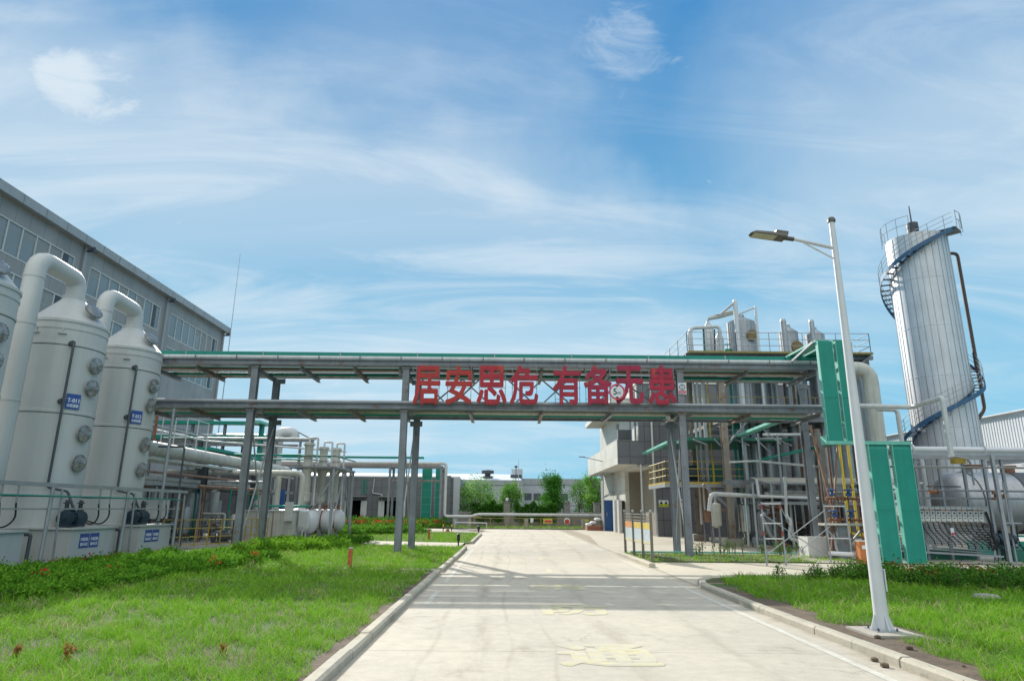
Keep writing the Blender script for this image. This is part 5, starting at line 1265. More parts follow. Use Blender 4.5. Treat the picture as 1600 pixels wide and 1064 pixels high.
vpipe(1223, 498, 34.5, .16, 2.6, 'round topped silver pipe in front of the middle silver vessel')
vpipe(1267, 499, 34.5, .14, 2.6, 'round topped silver pipe in front of the silver vessel left of the ducts')
vpipe(1148, 468, 34.3, .12, 6.5, 'tallest white upright pipe above the top deck', 'white_paint')
vpipe(1180, 478, 34.3, .07, 6.5, 'thin white upright pipe right of the widest silver vessel', 'white_paint')
def pp(name, label, pix, r, mat, bend=None, **k): return pipe(name, label, [at(*q) for q in pix], r, mat, bend, **k)
pp('pipe', 'slanted white pipe rising to the tallest upright pipe', [(1125, 492, 35), (1146, 474, 34.3)], .07, 'white_paint')
pp('pipe', 'cream duct sloping from the slim vessel to the widest silver vessel', [(1107, 498, 36), (1125, 495, 35.6), (1150, 488, 35.6)], .10, 'pipe_cream', .1)
pp('pipe', 'second cream duct just above the sloping one', [(1112, 495, 36), (1128, 490, 35.4), (1150, 485, 35.4)], .06, 'pipe_cream', .1)
pp('pipe', 'slanted white pipe right of the widest silver vessel', [(1154, 491, 34.6), (1178, 481, 34.3)], .05, 'white_paint')
pp('pipe', 'pale pipe arch at the left end of the top deck', [(1082, 556, 33.6), (1078, 513, 33.6), (1124, 510, 33.6), (1127, 548, 33.6)], .10, 'pipe_white', .25)
pp('pipe', 'thin hooked vent pipe at the far left of the top deck', [(1078, 556, 34), (1075, 522, 34), (1077, 519, 34)], .04, 'galv', .1)
pp('pipe', 'green upright pipe beside the slim vessel on the top deck', [(1101, 552, 33.8), (1099, 512, 33.8)], .06, 'green_dark')
pp('pipe', 'rusty instrument pipe beside the slim vessel on the top deck', [(1117, 552, 33.9), (1116, 515, 33.9)], .05, 'dark_steel')
pp('pipe', 'yellow pipe lying at the edge of the top deck', [(1132, 549, 33.2), (1144, 547, 33.2)], .10, 'green_dark')
valve(*at(1137, 547, 33.1), 'green valve at the front edge of the top deck', 'valves on the top deck', 1.5, 'green', 'green')
for k, (px, mat) in enumerate(((1141, 'green'), (1148, 'green'), (1234, 'pipe_white'), (1240, 'green'), (1083, 'pipe_white'), (1089, 'pipe_white'), (1105, 'yellow'), (1098, 'pipe_white'), (1155, 'clad_dim'), (1163, 'clad_dull'), (1172, 'clad_dim'), (1181, 'pipe_white'), (1192, 'clad_dull'), (1205, 'clad_dim'), (1213, 'pipe_white'), (1248, 'clad_dim'), (1256, 'clad_dull'), (1288, 'clad_dim'), (1296, 'clad_dull'), (1341, 'clad'))):
    Y = random.uniform(34.2, 36.8); p = at(px, 600, Y)
    single('upright_pipe', MB().tube([(p.x, Y, random.uniform(.6, 3.2)), (p.x, Y, 9.4 if mat != 'yellow' else 8.6)], (.045 if mat == 'yellow' else random.choice([.07, .09, .12])) if 'clad' not in mat else random.uniform(.12, .22), 10), mat, '%s upright pipe between the decks of the process structure' % {'green': 'green', 'pipe_white': 'white', 'yellow': 'yellow'}.get(mat, 'silver'), 'pipe', (p.x, Y, 3), 'upright pipes between the process decks' if mat != 'yellow' else None)
# equipment on the floor
def floor_vessel(px, py, Y, r, z0, zt, mat, label, grp='floor vessels of the process area'):
    p = at(px, py, Y); x = p.x
    o = thing('floor_vessel', label, 'vessel', (x, Y, 0), grp)
    MB().lathe([(r*.3, z0-.12), (r, z0), (r, zt), (r*.9, zt+.03), (r*.25, zt+.10), (0, zt+.1)], (x, Y, 0), n=28).build('shell', mat, o)
    for a in (40, 160, 280): MB().tube([(x+r*.8*math.cos(rad(a)), Y+r*.8*math.sin(rad(a)), .02), (x+r*.8*math.cos(rad(a)), Y+r*.8*math.sin(rad(a)), z0+.05)], .04, 6).build('leg', 'steel', o)
    MB().tube([(x, Y, zt+.05), (x, Y, zt+.6)], .07, 10).flange((x, Y, zt+.35), (0, 0, 1), .12, .04).build('top_nozzle', 'galv', o)
    return o
floor_vessel(1168, 820, 33.5, .42, .72, 1.98, 'stainless', 'shiny stainless drum between the columns of the process area')
floor_vessel(1119, 800, 32.6, .24, 1.02, 2.0, 'insul_pale', 'pale lagged pot on yellow legs near the tiled building')
floor_vessel(1105, 780, 36.5, .30, 1.2, 3.0, 'brown_pipe', 'brown cased vessel beneath the yellow railed platform', None)
floor_vessel(1189, 815, 34.5, .17, .55, 2.0, 'clad', 'slim shiny cylinder right of the stainless drum')
floor_vessel(1200, 815, 34.9, .15, .55, 2.1, 'clad', 'slimmest shiny cylinder right of the stainless drum')
floor_vessel(1146, 800, 34.2, .20, .9, 2.3, 'galv', 'galvanised cylinder behind the left process column')
floor_vessel(1157, 790, 36.0, .22, 1.3, 2.4, 'clad_dull', 'dull cylinder behind the stainless drum')
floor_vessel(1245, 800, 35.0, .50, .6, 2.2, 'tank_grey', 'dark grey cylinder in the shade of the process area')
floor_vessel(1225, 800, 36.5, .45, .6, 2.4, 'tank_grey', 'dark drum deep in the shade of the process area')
pipe('pipe', 'pale pipe bending across above the stainless drum', [at(1108, 798, 32), at(1111, 771, 32), at(1200, 776, 32), at(1330, 782, 30)], .10, 'pipe_white', .25)
pipe('pipe', 'white square bend pipe at the left of the working platform', [at(1182, 748, 30), at(1186, 775, 30), at(1330, 780, 30)], .06, 'white_paint', .1)
pipe('pipe', 'white down pipe with a bend right of the stainless drum', [at(1226, 745, 30), at(1229, 807, 30), at(1236, 812, 29.6), at(1233, 842, 29.6), at(1252, 845, 29.6)], .07, 'pipe_white', .2)
pipe('pipe', 'curly pale pipe standing beside the stainless drum', [at(1212, 842, 31), at(1205, 838, 31), at(1194, 812, 31), at(1190, 806, 31), at(1196, 802, 31)], .08, 'galv', .15)
for k in range(44):
    px = random.uniform(1135, 1330); Y = random.uniform(31.5, 38); x = at(px, 800, Y).x; h = random.uniform(1.2, 2.8); m_ = random.choice(['galv', 'dark_steel', 'pipe_white', 'steel', 'green_dark', 'stainless', 'brown_pipe'])
    pts = [(x, Y, .1), (x, Y, h), (x+random.uniform(-1.3, 1.3), Y, h)] if k % 2 else [(x, Y, .1), (x, Y, h+.4)]
    pipe('pipe', 'thin pipe in the shaded machinery of the right process area', pts, random.uniform(.03, .07), m_, .14, 'thin pipes in the right process area', n=8)
for k in range(26):
    px = random.uniform(1135, 1330); Y = random.uniform(32.5, 36); p = at(px, 800, Y)
    valve(p.x, Y, random.uniform(.5, 2.2), 'small valve with handwheel in the shaded right process area', 'valves in the right process area', 1.1, random.choice(['steel', 'copper_rust', 'galv']), random.choice(['dark_steel', 'blue_paint', 'red_valve']))
pump('pump', (at(1238, 835, 33).x, 33, .1), 'dark pump on the floor of the right process area', 'floor pumps of the right process area', 'tank_grey', 1.4, rad(20))
pump('pump', (at(1180, 838, 33).x, 32.6, .1), 'grey pump below the stainless drum', 'floor pumps of the right process area', 'galv', 1.1, rad(10))
o = thing('motor_skid', 'dark blue motor on the yellow railed platform', 'motor', (10.2, 36, 3.12))
MB().lathe([(0, 0), (.4, .05), (.45, .2), (.45, .9), (.35, 1.0), (0, 1.02)], (9.4, 36, 3.65), (1, 0, 0), 20).build('drum', 'motor_blue', o)
MB().box(9.2, 10.6, 35.7, 36.3, 3.13, 3.3).build('base', 'dark_steel', o)
MB().box(11.0, 11.7, 35.6, 36.3, 3.13, 4.1).build('gearbox', 'green_dark', o)
# green trays that come towards the camera
t = thing('cable_tray', 'pale green tray running forward from the process structure to the gantry', 'cable tray', (12, 31, 5.5))
MB().bar((12.15, 36.2, 5.45), (11.75, 27.7, 5.52), .42, .12).build('tray', 'green_pale', t)
MB().box(9.0, 12.2, 36.2, 36.6, 5.36, 5.5).build('tray', 'green', t)
MB().bar((9.1, 36.6, 5.43), (9.3, 44.5, 5.43), .35, .12).build('tray', 'green_pale', t)
MB().bar((11.8, 30.0, 5.4), (12.6, 30.0, 4.7), .05).bar((11.9, 33.0, 5.4), (11.9, 33.0, 4.4), .05).build('bracket', 'galv', t)
MB().box(11.2, 11.75, 27.2, 27.66, 5.46, 5.6).build('end_cap', 'frame_white', t)
pipe('pipe', 'green pipe sloping forward below the pale green tray', [at(1150, 727, 36.5), at(1333, 686, 24.2)], .075, 'green', n=12)
pipe('pipe', 'white pipe behind the right end of the gantry', [at(1192, 679, 32), at(1282, 679, 32)], .07, 'pipe_white')
pipe('pipe', 'pale pipe crossing below the green pipe', [at(1140, 722, 33), at(1180, 720, 32), at(1290, 730, 28)], .05, 'pipe_white')
o = thing('small_gantry_frame', 'thin galvanised goal-post frame under the pale green tray', 'frame', (12, 31, 2.2))
p = at(1190, 745, 30.5); q = at(1150, 745, 33)
MB().tube([p, (p.x, p.y, 5.25)], .05, 8).tube([(p.x+.9, p.y, 2.2), (p.x+.9, p.y, 5.2)], .05, 8).tube([(p.x-.1, p.y, 5.0), (p.x+1.1, p.y, 5.0)], .04, 8).build('frame', 'galv', o)

# big pale ducts right of the lamp pole
p = at(1372, 640, 29)
pipe('round_duct', 'fat pale duct with an elbow right of the upper green ducts', [(p.x-2.2, 29.3, at(1345, 574, 29).z), (p.x, 29.3, at(1345, 574, 29).z), (p.x, 29.3, 0)], .33, 'pipe_cream', .6, n=26)
p = at(1349, 640, 30)
pipe('round_duct', 'narrower pale grey duct just left of the fat elbow duct', [(p.x, 30.2, at(1345, 572, 30).z), (p.x, 30.2, .0)], .24, 'galv', n=22)
MBs = at(1339, 700, 31)
single('column', MB().hbeam((MBs.x, 31, 0), (MBs.x, 31, 9.6), .3, .3), 'steel_rusty', 'rusty steel column behind the pale elbow ducts', 'column', (MBs.x, 31, 0))
a = at(1340, 634, 23.2); b = at(1424, 636, 23.2); c = at(1472, 621, 21.6); d = Vector((c.x, c.y, 3.5))
pipe('pipe', 'white pipe crossing in front of the pale ducts and turning down at the tank rack', [a, b, c, d], .085, 'pipe_white', .12, n=14)
a = at(1370, 639, 27); b = at(1402, 640, 27)
pipe('pipe', 'shorter pale pipe that turns down right of the fat elbow duct', [a, b, (b.x, b.y, 2.5)], .09, 'pipe_white', .2, n=12)
# columns near the gantry's right end
p = at(1308, 760, 27)
single('column', MB().hbeam((p.x, 28.3, 0), (p.x, 28.3, 5.2), .26, .26), 'steel_rusty', 'rusty pale steel column behind the blue hand wheel valves', 'column', (p.x, 28.3, 0))
for px, lab in ((1317, 'left yellow gas pipe dropping behind the blue hand wheels'), (1330, 'right yellow gas pipe dropping behind the blue hand wheels')):
    p = at(px, 740, 26.5); pipe('pipe', lab, [(p.x, 26.5, 4.9), (p.x, 26.5, .9), (p.x+.5, 26.0, .75), (p.x+1.4, 25.6, .75)], .05, 'yellow_clean', .15)
p = at(1298, 740, 25.6)
pipe('pipe', 'rusty red pipe left of the yellow gas pipes', [(p.x, 25.6, 4.4), (p.x, 25.6, 2.2)], .04, 'copper_rust')
# valve manifold on its stand
o = thing('valve_stand', 'small steel table stand carrying the rusty valve manifold', 'stand', (13.0, 24.6, 0))
p0 = at(1310, 820, 24.4)
MB().box(p0.x-.55, p0.x+1.8, 24.2, 24.8, 1.22, 1.3).build('top', 'insul_pale', o)
MB().box(p0.x-.1, p0.x+.35, 24.35, 24.65, .03, 1.219).build('pedestal', 'steel', o)
MB().bar((p0.x+.2, 24.5, .4), (p0.x+1.0, 24.5, 1.2), .06).bar((p0.x+.2, 24.4, .2), (p0.x-.5, 24.4, 1.2), .05).build('brace', 'galv', o)
for zz, lab in ((at(1320, 779, 24.4).z, 'upper rusty orange manifold pipe with blue hand wheels'), (at(1320, 812, 24.4).z, 'lower rusty orange manifold pipe with blue hand wheels')):
    o = thing('valve_manifold', lab, 'manifold', (p0.x, 24.4, zz))
    x0 = at(1290, 780, 24.4).x; x1 = at(1378, 780, 24.4).x
    MB().tube([(x0, 24.4, zz), (x1, 24.4, zz)], .04, 10).build('pipe', 'copper_rust', o)
    for k in range(12): MB().flange((x0+.06+k*.13, 24.4, zz), (1, 0, 0), .08, .025, 12).build('flange', 'copper_rust', o)
    mb = MB()
    for k in range(5): mb.tube([(x0+.1+k*.36, 24.4, zz-.02), (x0+.1+k*.36, 24.4, zz-.75)], .022, 8)
    mb.build('drop_pipe', 'copper_rust', o)
    for px in (1302, 1328, 1352, 1366):
        x = at(px, 790, 24.3).x
        v = MB().lathe([(.04, 0), (.11, .02), (.12, .06), (.07, .08), (.05, .13), (.04, .16)], (x, 24.3, zz+.10), n=14).lathe([(.03, .16), (.17, .17), (.19, .19), (.17, .21), (.03, .22)], (x, 24.3, zz+.12), n=20).build('handwheel', 'blue_paint', o)
        MB().tube([(x, 24.3, zz), (x, 24.3, zz+.4)], .018, 6).build('stem', 'galv', v)
M('coupler_red', (.26, .05, .04), .6, 0, .2, 6)
# scaffold ladders
def ladder_frame(p, q, label, y0, dx, w, h, red=False):
    o = thing('scaffold', label, 'scaffold', (p, q, 0), 'thin scaffold frames at the edge of the slab')
    for k, (ax, ay) in enumerate(((0, 0), (w, 0))):
        MB().tube([(p+ax+dx, q+ay, .0), (p+ax, q+ay, h)], .028, 8).build('upright', 'galv', o)
    for z in (h*.42, h*.66, h*.97): MB().tube([(p+dx*(1-z/h), q, z), (p+w+dx*(1-z/h), q, z)], .02, 8).build('rung', 'frame_white', o)
    if red:
        mb = MB()
        for z in (h*.92, h*.5):
            for ax in (0, w): mb.tube([(p+ax, q, z-.08), (p+ax, q, z+.08)], .034, 8)
        mb.build('coupler', 'coupler_red', o)
    return o
A = G_ = at(1200, 884, 21.9); B = at(1330, 884, 23.0)
ladder_frame(8.35, 21.9, 'left thin galvanised scaffold frame with red couplers', 0, .02, .62, 2.0, True)
ladder_frame(11.0, 23.15, 'right thin galvanised scaffold frame in front of the valve stand', 0, .05, .75, 1.95)
mb = MB()
for (a, b) in (((8.4, 21.9, .35), (11.0, 23.1, 1.75)), ((8.97, 21.9, .1), (11.1, 23.1, 1.2)), ((8.4, 21.95, 1.6), (11.0, 23.2, .2)), ((8.97, 21.9, 1.9), (10.0, 22.9, .3))): mb.tube([a, b], .016, 6)
single('scaffold_brace', mb, 'galv', 'crossed thin brace bars between the two scaffold frames', 'scaffold', (9.7, 22.5, 0))
mb = MB().bar((11.75, 24.6, .05), (12.55, 24.6, 4.6), .06, .05).bar((12.35, 24.7, .05), (11.55, 24.7, 4.9), .07, .06)
single('brace_pair', mb, 'brown_pipe', 'rusty crossed braces at the right end of the gantry', 'brace', (12.1, 24.6, 0))
o = thing('rubbish_bin', 'white open concrete trough at the foot of the rusty column', 'trough', (12, 25.5, 0))
x0 = at(1257, 850, 25.6).x; x1 = at(1312, 850, 25.6).x
MB().box(x0, x0+.06, 25.3, 26.1, .03, .78).box(x1-.06, x1, 25.3, 26.1, .03, .78).box(x0+.061, x1-.061, 25.3, 25.36, .03, .78).box(x0+.061, x1-.061, 26.04, 26.1, .03, .78).box(x0+.061, x1-.061, 25.361, 26.039, .03, .1).build('trough', 'white_wall', o)
MB().bar((x0+.5, 25.7, .3), (x0+1.0, 25.6, .95), .05).bar((x0+.9, 25.8, .3), (x0+.7, 25.6, .9), .04).build('scrap_metal', 'copper_rust', o)
o = thing('orange_box', 'orange box with a small white label behind the lamp pole', 'box', (12, 22.9, 0))
p = at(1353, 882, 22.75)
MB().box(p.x-.16, p.x+.22, 22.7, 23.0, .03, .74).build('body', 'orange', o)
MB().box(p.x-.17, p.x+.23, 22.69, 23.01, .742, .77).build('lid', 'frame_white', o)
MB().box(p.x-.09, p.x+.09, 22.688, 22.699, .5, .62).build('label', 'sign_white', o)
pipe('pipe', 'short white pipe stub lying left of the orange box', [(p.x-.9, 23.4, .32), (p.x-.2, 23.1, .3)], .07, 'white_paint')
pipe('pipe', 'green edge pipe lying in the grass strip by the notice board', [(4.9, 26.9, .1), (11.5, 26.9, .1)], .035, 'green_pale')
pipe('pipe', 'curly yellow hose hanging beside the orange box', [(p.x+.42, 22.9, .75), (p.x+.5, 22.9, .5), (p.x+.38, 22.95, .3), (p.x+.5, 22.9, .12)], .03, 'yellow_clean', .1)

# ================================================================ right: tank, rack, junction boxes
o = thing('storage_tank', 'big grey horizontal storage tank with a silver domed end', 'tank', (23, 29.5, 0))
r = 1.33; x0 = at(1482, 785, 29).x; prof = [(0, 0)]+[(r*math.cos(rad(a)), r*.55*(1-math.sin(rad(a)))) for a in (78, 60, 42, 24, 8, 0)]
cz = 2.15
MB().lathe(prof+[(r, 3.1)], (x0, 29.6, cz), (1, 0, 0), 44).build('domed_end', 'clad_dull', o)
MB().lathe([(r+.012, 3.0), (r+.012, 9), (r*.7, 9.5), (0, 9.6)], (x0, 29.6, cz), (1, 0, 0), 44).build('shell', 'tank_grey', o)
mb = MB()
for q in (1.1, 3.05, 5.2, 7.3): mb.lathe([(r+.013, 0), (r+.03, .01), (r+.03, .05), (r+.013, .06)], (x0+q, 29.6, cz), (1, 0, 0), 44)
mb.build('band', 'tank_grey', o)
for q in (2.0, 6.5): MB().box(x0+q, x0+q+.35, 28.7, 30.5, 0, cz-r*.62).build('saddle', 'concrete_pad', o)
MB().tube([(x0+3.3, 29.6, cz+r-.05), (x0+3.3, 29.6, cz+r+.25)], .28, 16).flange((x0+3.3, 29.6, cz+r+.27), (0, 0, 1), .36, .06, 18).build('hatch', 'copper_rust', o)
MB().tube([(x0+1.5, 29.6, cz+r-.05), (x0+1.5, 29.6, cz+r+.2)], .16, 14).flange((x0+1.5, 29.6, cz+r+.2), (0, 0, 1), .24, .06, 16).build('nozzle', 'steel', o)
MB().box(x0+1.8, x0+9, 28.0, 28.12, .75, .83).box(x0-.5, x0+9, 27.4, 27.5, .03, .6).build('bund_edge', 'green', o)
o = thing('tank_rack', 'galvanised pipe rack in front of the storage tank', 'pipe rack', (17, 23.5, 0))
for px, py in ((1426, 700), (1462, 700), (1500, 700), (1532, 700), (1560, 700)):
    p = at(px, py, 24.7); MB().hbeam((p.x, 24.7, .03), (p.x, 24.7, 3.75), .09, .09, .012).build('post', 'galv', o)
p = at(1583, 883, 22.9); MB().hbeam((17.0, 22.9, .03), (17.0, 22.9, 3.7), .11, .11, .012).build('post', 'galv', o)
zr = at(1500, 712, 24).z
MB().box(13.4, 24, 24.62, 24.7, zr-.08, zr+.06).box(13.4, 24, 23.0, 23.1, zr-.08, zr+.04).build('beam', 'galv', o)
mb = MB()
for k in range(6): mb.tube([(13.2, 23.2+k*.14, zr-.45), (24, 23.2+k*.14, zr-.45)], .014, 6)
mb.build('conduit', 'galv', o)
MB().box(13.4, 22, 23.9, 24.1, 2.18, 2.24).build('beam', 'steel', o)
MB().bar((14.2, 23.9, 2.9), (15.0, 23.9, 3.5), .05).bar((13.6, 24, 3.1), (14.4, 24, 3.5), .05).build('brace', 'galv', o)
MB().box(15.2, 16.4, 23.85, 23.95, 2.6, 2.64).build('shelf', 'dark_steel', o)
pipe('pipe', 'white pipe lying on top of the tank rack', [(13.5, 23.5, zr+.18), (24, 23.5, zr+.18)], .10, 'white_paint', flanges=[((17.2, 23.5, zr+.18), (1, 0, 0)), ((14.6, 23.5, zr+.18), (1, 0, 0))])
pipe('pipe', 'thin dark pipe crossing the front of the storage tank', [(13.3, 23.7, 2.5), (15.5, 23.7, 2.48), (24, 23.7, 2.45)], .035, 'steel')
pipe('pipe', 'grey pipe hooking down over the storage tank', [(16.6, 24.3, zr+.0), (17.2, 24.3, zr-.1), (17.2, 24.3, 2.7)], .035, 'galv', .2)
for k, (px, py, lab) in enumerate(((1458, 768, 'rusty brown valve left on the thin pipe before the storage tank'), (1563, 775, 'rusty brown valve on the thin pipe near the right frame edge'))):
    p = at(px, py, 23.7); valve(p.x, 23.7, p.z, lab, 'rusty valves on the tank rack', 1.0, 'copper_rust', 'copper_rust')
p = at(1463, 740, 23.9); o = thing('rack_lamp', 'yellow and dark lamp box hanging from the tank rack', 'lamp box', (p.x+.9, 23.9, 3.1)); q = at(1497, 720, 23.9)
MB().cbox(q, .42, .25, .20).build('housing', 'yellow', o); q2 = at(1520, 729, 23.9); MB().cbox(q2, .5, .3, .14).build('control_gear', 'copper_rust', o)
for k in range(4):
    q = at(1400+k*12, 690, 26); pipe('pipe', 'upright pipe in the bundle right of the lower green ducts', [(q.x, 26, .1), (q.x, 26, 3.6+.2*k)], .05+.01*k, random.choice(['galv', 'pipe_white', 'steel']), group='upright pipes behind the tank rack')
# junction boxes
o = thing('junction_box_panel', 'row of grey junction boxes with black knobs and cables on a frame', 'switch panel', (16, 24.2, 0))
xa, xb = 14.9, 17.25; Yp = 24.2; zt = 1.93
MB().box(xa-.06, xb+.22, Yp+.02, Yp+.1, 1.36, zt).build('back_plate', 'panel_grey', o)
for x in (xa-.1, xb+.25): MB().tube([(x, Yp+.06, .03), (x, Yp+.06, zt+.02)], .045, 10).build('post', 'panel_grey', o)
n = 12; w = (xb-xa)/n
for k in range(n):
    x = xa+w*(k+.5)
    b = MB().box(x-w*.44, x+w*.44, Yp-.08, Yp+.019, 1.60, 1.90).build('switch_box', 'panel_grey', o)
    MB().box(x-w*.44, x+w*.44, Yp-.084, Yp-.0801, 1.775, 1.82).build('indicator_strip', 'brown_pipe' if k % 3 else 'dark_steel', b)
    MB().lathe([(.028, 0), (.028, .03), (0, .035)], (x, Yp-.08, 1.70), (0, -1, 0), 10).build('knob', 'black', b)
    b2 = MB().box(x-w*.42, x+w*.42, Yp-.06, Yp+.019, 1.40, 1.585).build('terminal_box', 'frame_white', o)
    MB().box(x-w*.22, x+w*.22, Yp-.064, Yp-.0601, 1.50, 1.53).build('label_strip', 'dark_steel', b2)
    MB().tube([(x, Yp-.02, 1.33), (x, Yp-.02, 1.41)], .022, 8).build('gland', 'copper_rust', b2)
    ln = .35+.5*k/n
    pipe('cable', 'black cable sagging out of the grey junction boxes', [(x, Yp-.02, 1.36), (x+.03, Yp-.03, 1.15), (x+ln*.45, Yp-.05, .95-.02*k), (x+ln, Yp-.02, .72-.02*k), (x+ln*1.1, Yp+.02, .6-.02*k)], .018, 'rubber', .25, 'black cables under the junction boxes', 'cable', 8)
pipe('cable', 'thick black cable bundle looping down at the right end of the junction boxes', [(xb+.12, Yp-.03, 1.75), (xb+.2, Yp-.06, 1.3), (xb+.18, Yp-.06, .9), (xb+.3, Yp-.06, .6), (xb+.1, Yp-.05, .42)], .04, 'rubber', .3, None, 'cable', 10)
mb = MB()
for k in range(11):
    z = .34+k*.085; mb.tube([(13.6, 25.0-k*.03, z+.18), (xb+.2, Yp+.18-k*.012, z-.05)], .024, 6)
single('conduit_bundle', mb, 'galv', 'bundle of thin galvanised conduits below the junction boxes', 'conduits', (15.6, 24.9, .4))
single('cable_trough', MB().bar((14.2, 24.7, .36), (xb+.3, 24.0, .22), .3, .06), 'galv', 'grey cable trough under the galvanised conduits', 'cable tray', (15.6, 24.5, .3))
o = thing('tag_plate', 'small white and red tag plate hanging under the junction boxes', 'sign', (16.0, 24.1, .9)); MB().box(15.93, 16.05, 24.08, 24.09, .92, 1.18).build('plate', 'sign_white', o); MB().box(15.94, 16.04, 24.075, 24.079, .93, 1.02).build('red_band', 'sign_red', o)
pump('pump', (at(1565, 862, 24.6).x, 24.6, .45), 'blue grey pump with a green coupling right of the junction boxes', 'pumps before the storage tank', 'motor_blue', 1.5, rad(0))
MB_ = MB().box(18.2, 20.5, 24.3, 25.0, .03, .44); single('pump_plinth', MB_, 'green_dark', 'dark green plinth under the blue grey pump', 'plinth', (19, 24.6, 0))
single('pump_plinth', MB().box(15.0, 17.4, 25.0, 25.8, .03, .38), 'green_dark', 'dark green plinth behind the junction box conduits', 'plinth', (16, 25.4, 0))
o = thing('gauge_post', 'slim post with rusty instruments and black cables at the right frame edge', 'instrument post', (17.5, 23.4, 0))
MB().tube([(17.75, 23.6, .05), (17.75, 23.6, 2.8)], .03, 8).build('post', 'galv', o)
for z in (2.4, 2.2): MB().flange((17.4, 23.6, z), (0, 0, 1), .10, .09).build('instrument', 'copper_rust', o)
MB().box(17.5, 18.1, 23.5, 23.7, 1.35, 1.39).build('shelf', 'galv', o); MB().pipe([(17.9, 23.5, 1.3), (17.85, 23.5, .8), (18.0, 23.4, .3)], .02, .2).pipe([(17.7, 23.5, 1.3), (17.65, 23.5, .9), (17.9, 23.4, .5), (18.4, 23.4, .7)], .02, .2).build('cable', 'rubber', o)

# ================================================================ silver tower with the spiral stair
TX, TY, TR = 25.74, 38.0, 1.70; TZ = 18.35
o = thing('silver_tower', 'tall silver clad tower with a blue spiral stair on the right', 'tower', (TX, TY, 0))
MB().lathe([(TR, 0), (TR, TZ), (TR-.02, TZ+.02), (.3, TZ+.55), (0, TZ+.6)], (TX, TY, 0), n=64).build('shell', 'clad', o)
mb = MB()
for k in range(30):
    a = 2*math.pi*k/30+.03*math.sin(k*5); x, y = TX+math.cos(a)*(TR+.006), TY+math.sin(a)*(TR+.006)
    mb.cbox((x, y, TZ/2), .02, .03, TZ-.02, a)
mb.build('cladding_seam', 'clad_dull', o)
mb = MB()
for z in (3.4, 6.4, 9.4, 12.4, 15.4): mb.lathe([(TR+.002, 0), (TR+.012, .01), (TR+.012, .04), (TR+.002, .05)], (TX, TY, z), n=64)
mb.build('cladding_ring', 'clad', o)
# helix: start low at front, rise around; angle measured about the tower axis
turn0, z0_, z1_ = rad(-75), 3.2, TZ+.25
def hang(z):
    K = 2*math.pi/7.0
    if z < HZ: return HA+(z-HZ)*K
    if z < 15.4: return HA+math.pi*(z-HZ)/(15.4-HZ)
    return HA+math.pi+(z-15.4)*K
def hel(z, r, dz=0):
    # passes the camera side going up to the right at z~7, disappears behind, comes back round the left side up to the top platform
    a = hang(z)
    return V(TX+math.cos(a)*r, TY+math.sin(a)*r, z+dz)
HK = 2*math.pi/10.6; HZ = 8.93; HA = rad(-34)
zz = np.arange(1.0, TZ+.01, .24)
st = MB(); strg = MB(); rl = MB(); post = MB()
w = .58
strg.tube([hel(z, TR+w) for z in np.arange(1.0, TZ, .12)], .02, 4)
pts = [hel(z, TR+w) for z in np.arange(1.0, TZ+.05, .15)]
for a, b in zip(pts[:-1], pts[1:]): strg.bar(a, b, .03, .24)
pts2 = [hel(z, TR+.06) for z in np.arange(1.0, TZ+.05, .15)]
for a, b in zip(pts2[:-1], pts2[1:]): strg.bar(a, b, .02, .14)
for z in zz:
    a = hang(z); c = V(TX+math.cos(a)*(TR+w/2), TY+math.sin(a)*(TR+w/2), z); st.cbox(c, w-.06, .22, .03, a)
for h in (.45, .75, 1.05): rl.tube([hel(z, TR+w, h) for z in np.arange(1.0, TZ+.05, .15)], .016, 5)
for z in np.arange(1.0, TZ, .5): p = hel(z, TR+w); MB().tube([p, p+V(0, 0, 1.05)], .018, 5).build('handrail_post', 'galv', o)
sx = strg.build('stair_stringer', 'stair_blue', o); st.build('stair_tread', 'dark_steel', o); rl.build('stair_handrail', 'galv', o)
# top platform and rail
a_end = hang(TZ); pe = hel(TZ, TR+w*.5)
MB().cbox((TX+math.cos(a_end+.25)*(TR+.2), TY+math.sin(a_end+.25)*(TR+.2), TZ+.06), .95, 1.2, .08, a_end+.25).build('landing', 'dark_steel', o)
rr = MB(); R2 = TR+.82; cc = V(TX, TY, TZ+.05)
def arc(a0, a1, R3, z, n=10): return [V(TX+math.cos(a0+(a1-a0)*k/n)*R3, TY+math.sin(a0+(a1-a0)*k/n)*R3, z) for k in range(n+1)]
for h in (.5, 1.05): rr.tube(arc(a_end, a_end+.75, R2, TZ+.05+h, 3), .02, 5); rr.tube(arc(rad(120), rad(230), TR+.15, TZ+.05+h, 5), .018, 5)
for k in range(4): p = arc(a_end, a_end+.75, R2, TZ+.05, 3)[k]; rr.tube([p, p+V(0, 0, 1.05)], .02, 5)
for k in range(6): p = arc(rad(120), rad(230), TR+.15, TZ-.1, 5)[k]; rr.tube([p, p+V(0, 0, 1.2)], .018, 5)
rr.build('top_railing', 'galv', o)
v = MB().lathe([(.30, 0), (.34, .03), (.34, .30), (.36, .31), (.36, .36), (.34, .37), (.34, .66), (.2, .72), (0, .73)], (TX-.25, TY-.3, TZ+.42), n=20).build('vent_cap', 'dark_steel', o)
MB().tube([(TX-.25, TY-.3, TZ+1.1), (TX-.25, TY-.3, TZ+2.3)], .05, 8, r2=.03).build('lightning_rod', 'dark_steel', v)
mb = MB()
for k in range(26):
    z = 6.5+k*.45; 
    if z > TZ: break
    p = hel(z, TR+.05); q = hel(z, TR+w*.8); mb.bar(p+V(0, 0, -.35), q+V(0, 0, -.06), .03)
mb.build('stair_bracket', 'clad_dull', o)
p = at(1487, 399, TY); q = at(1533, 640, TY)
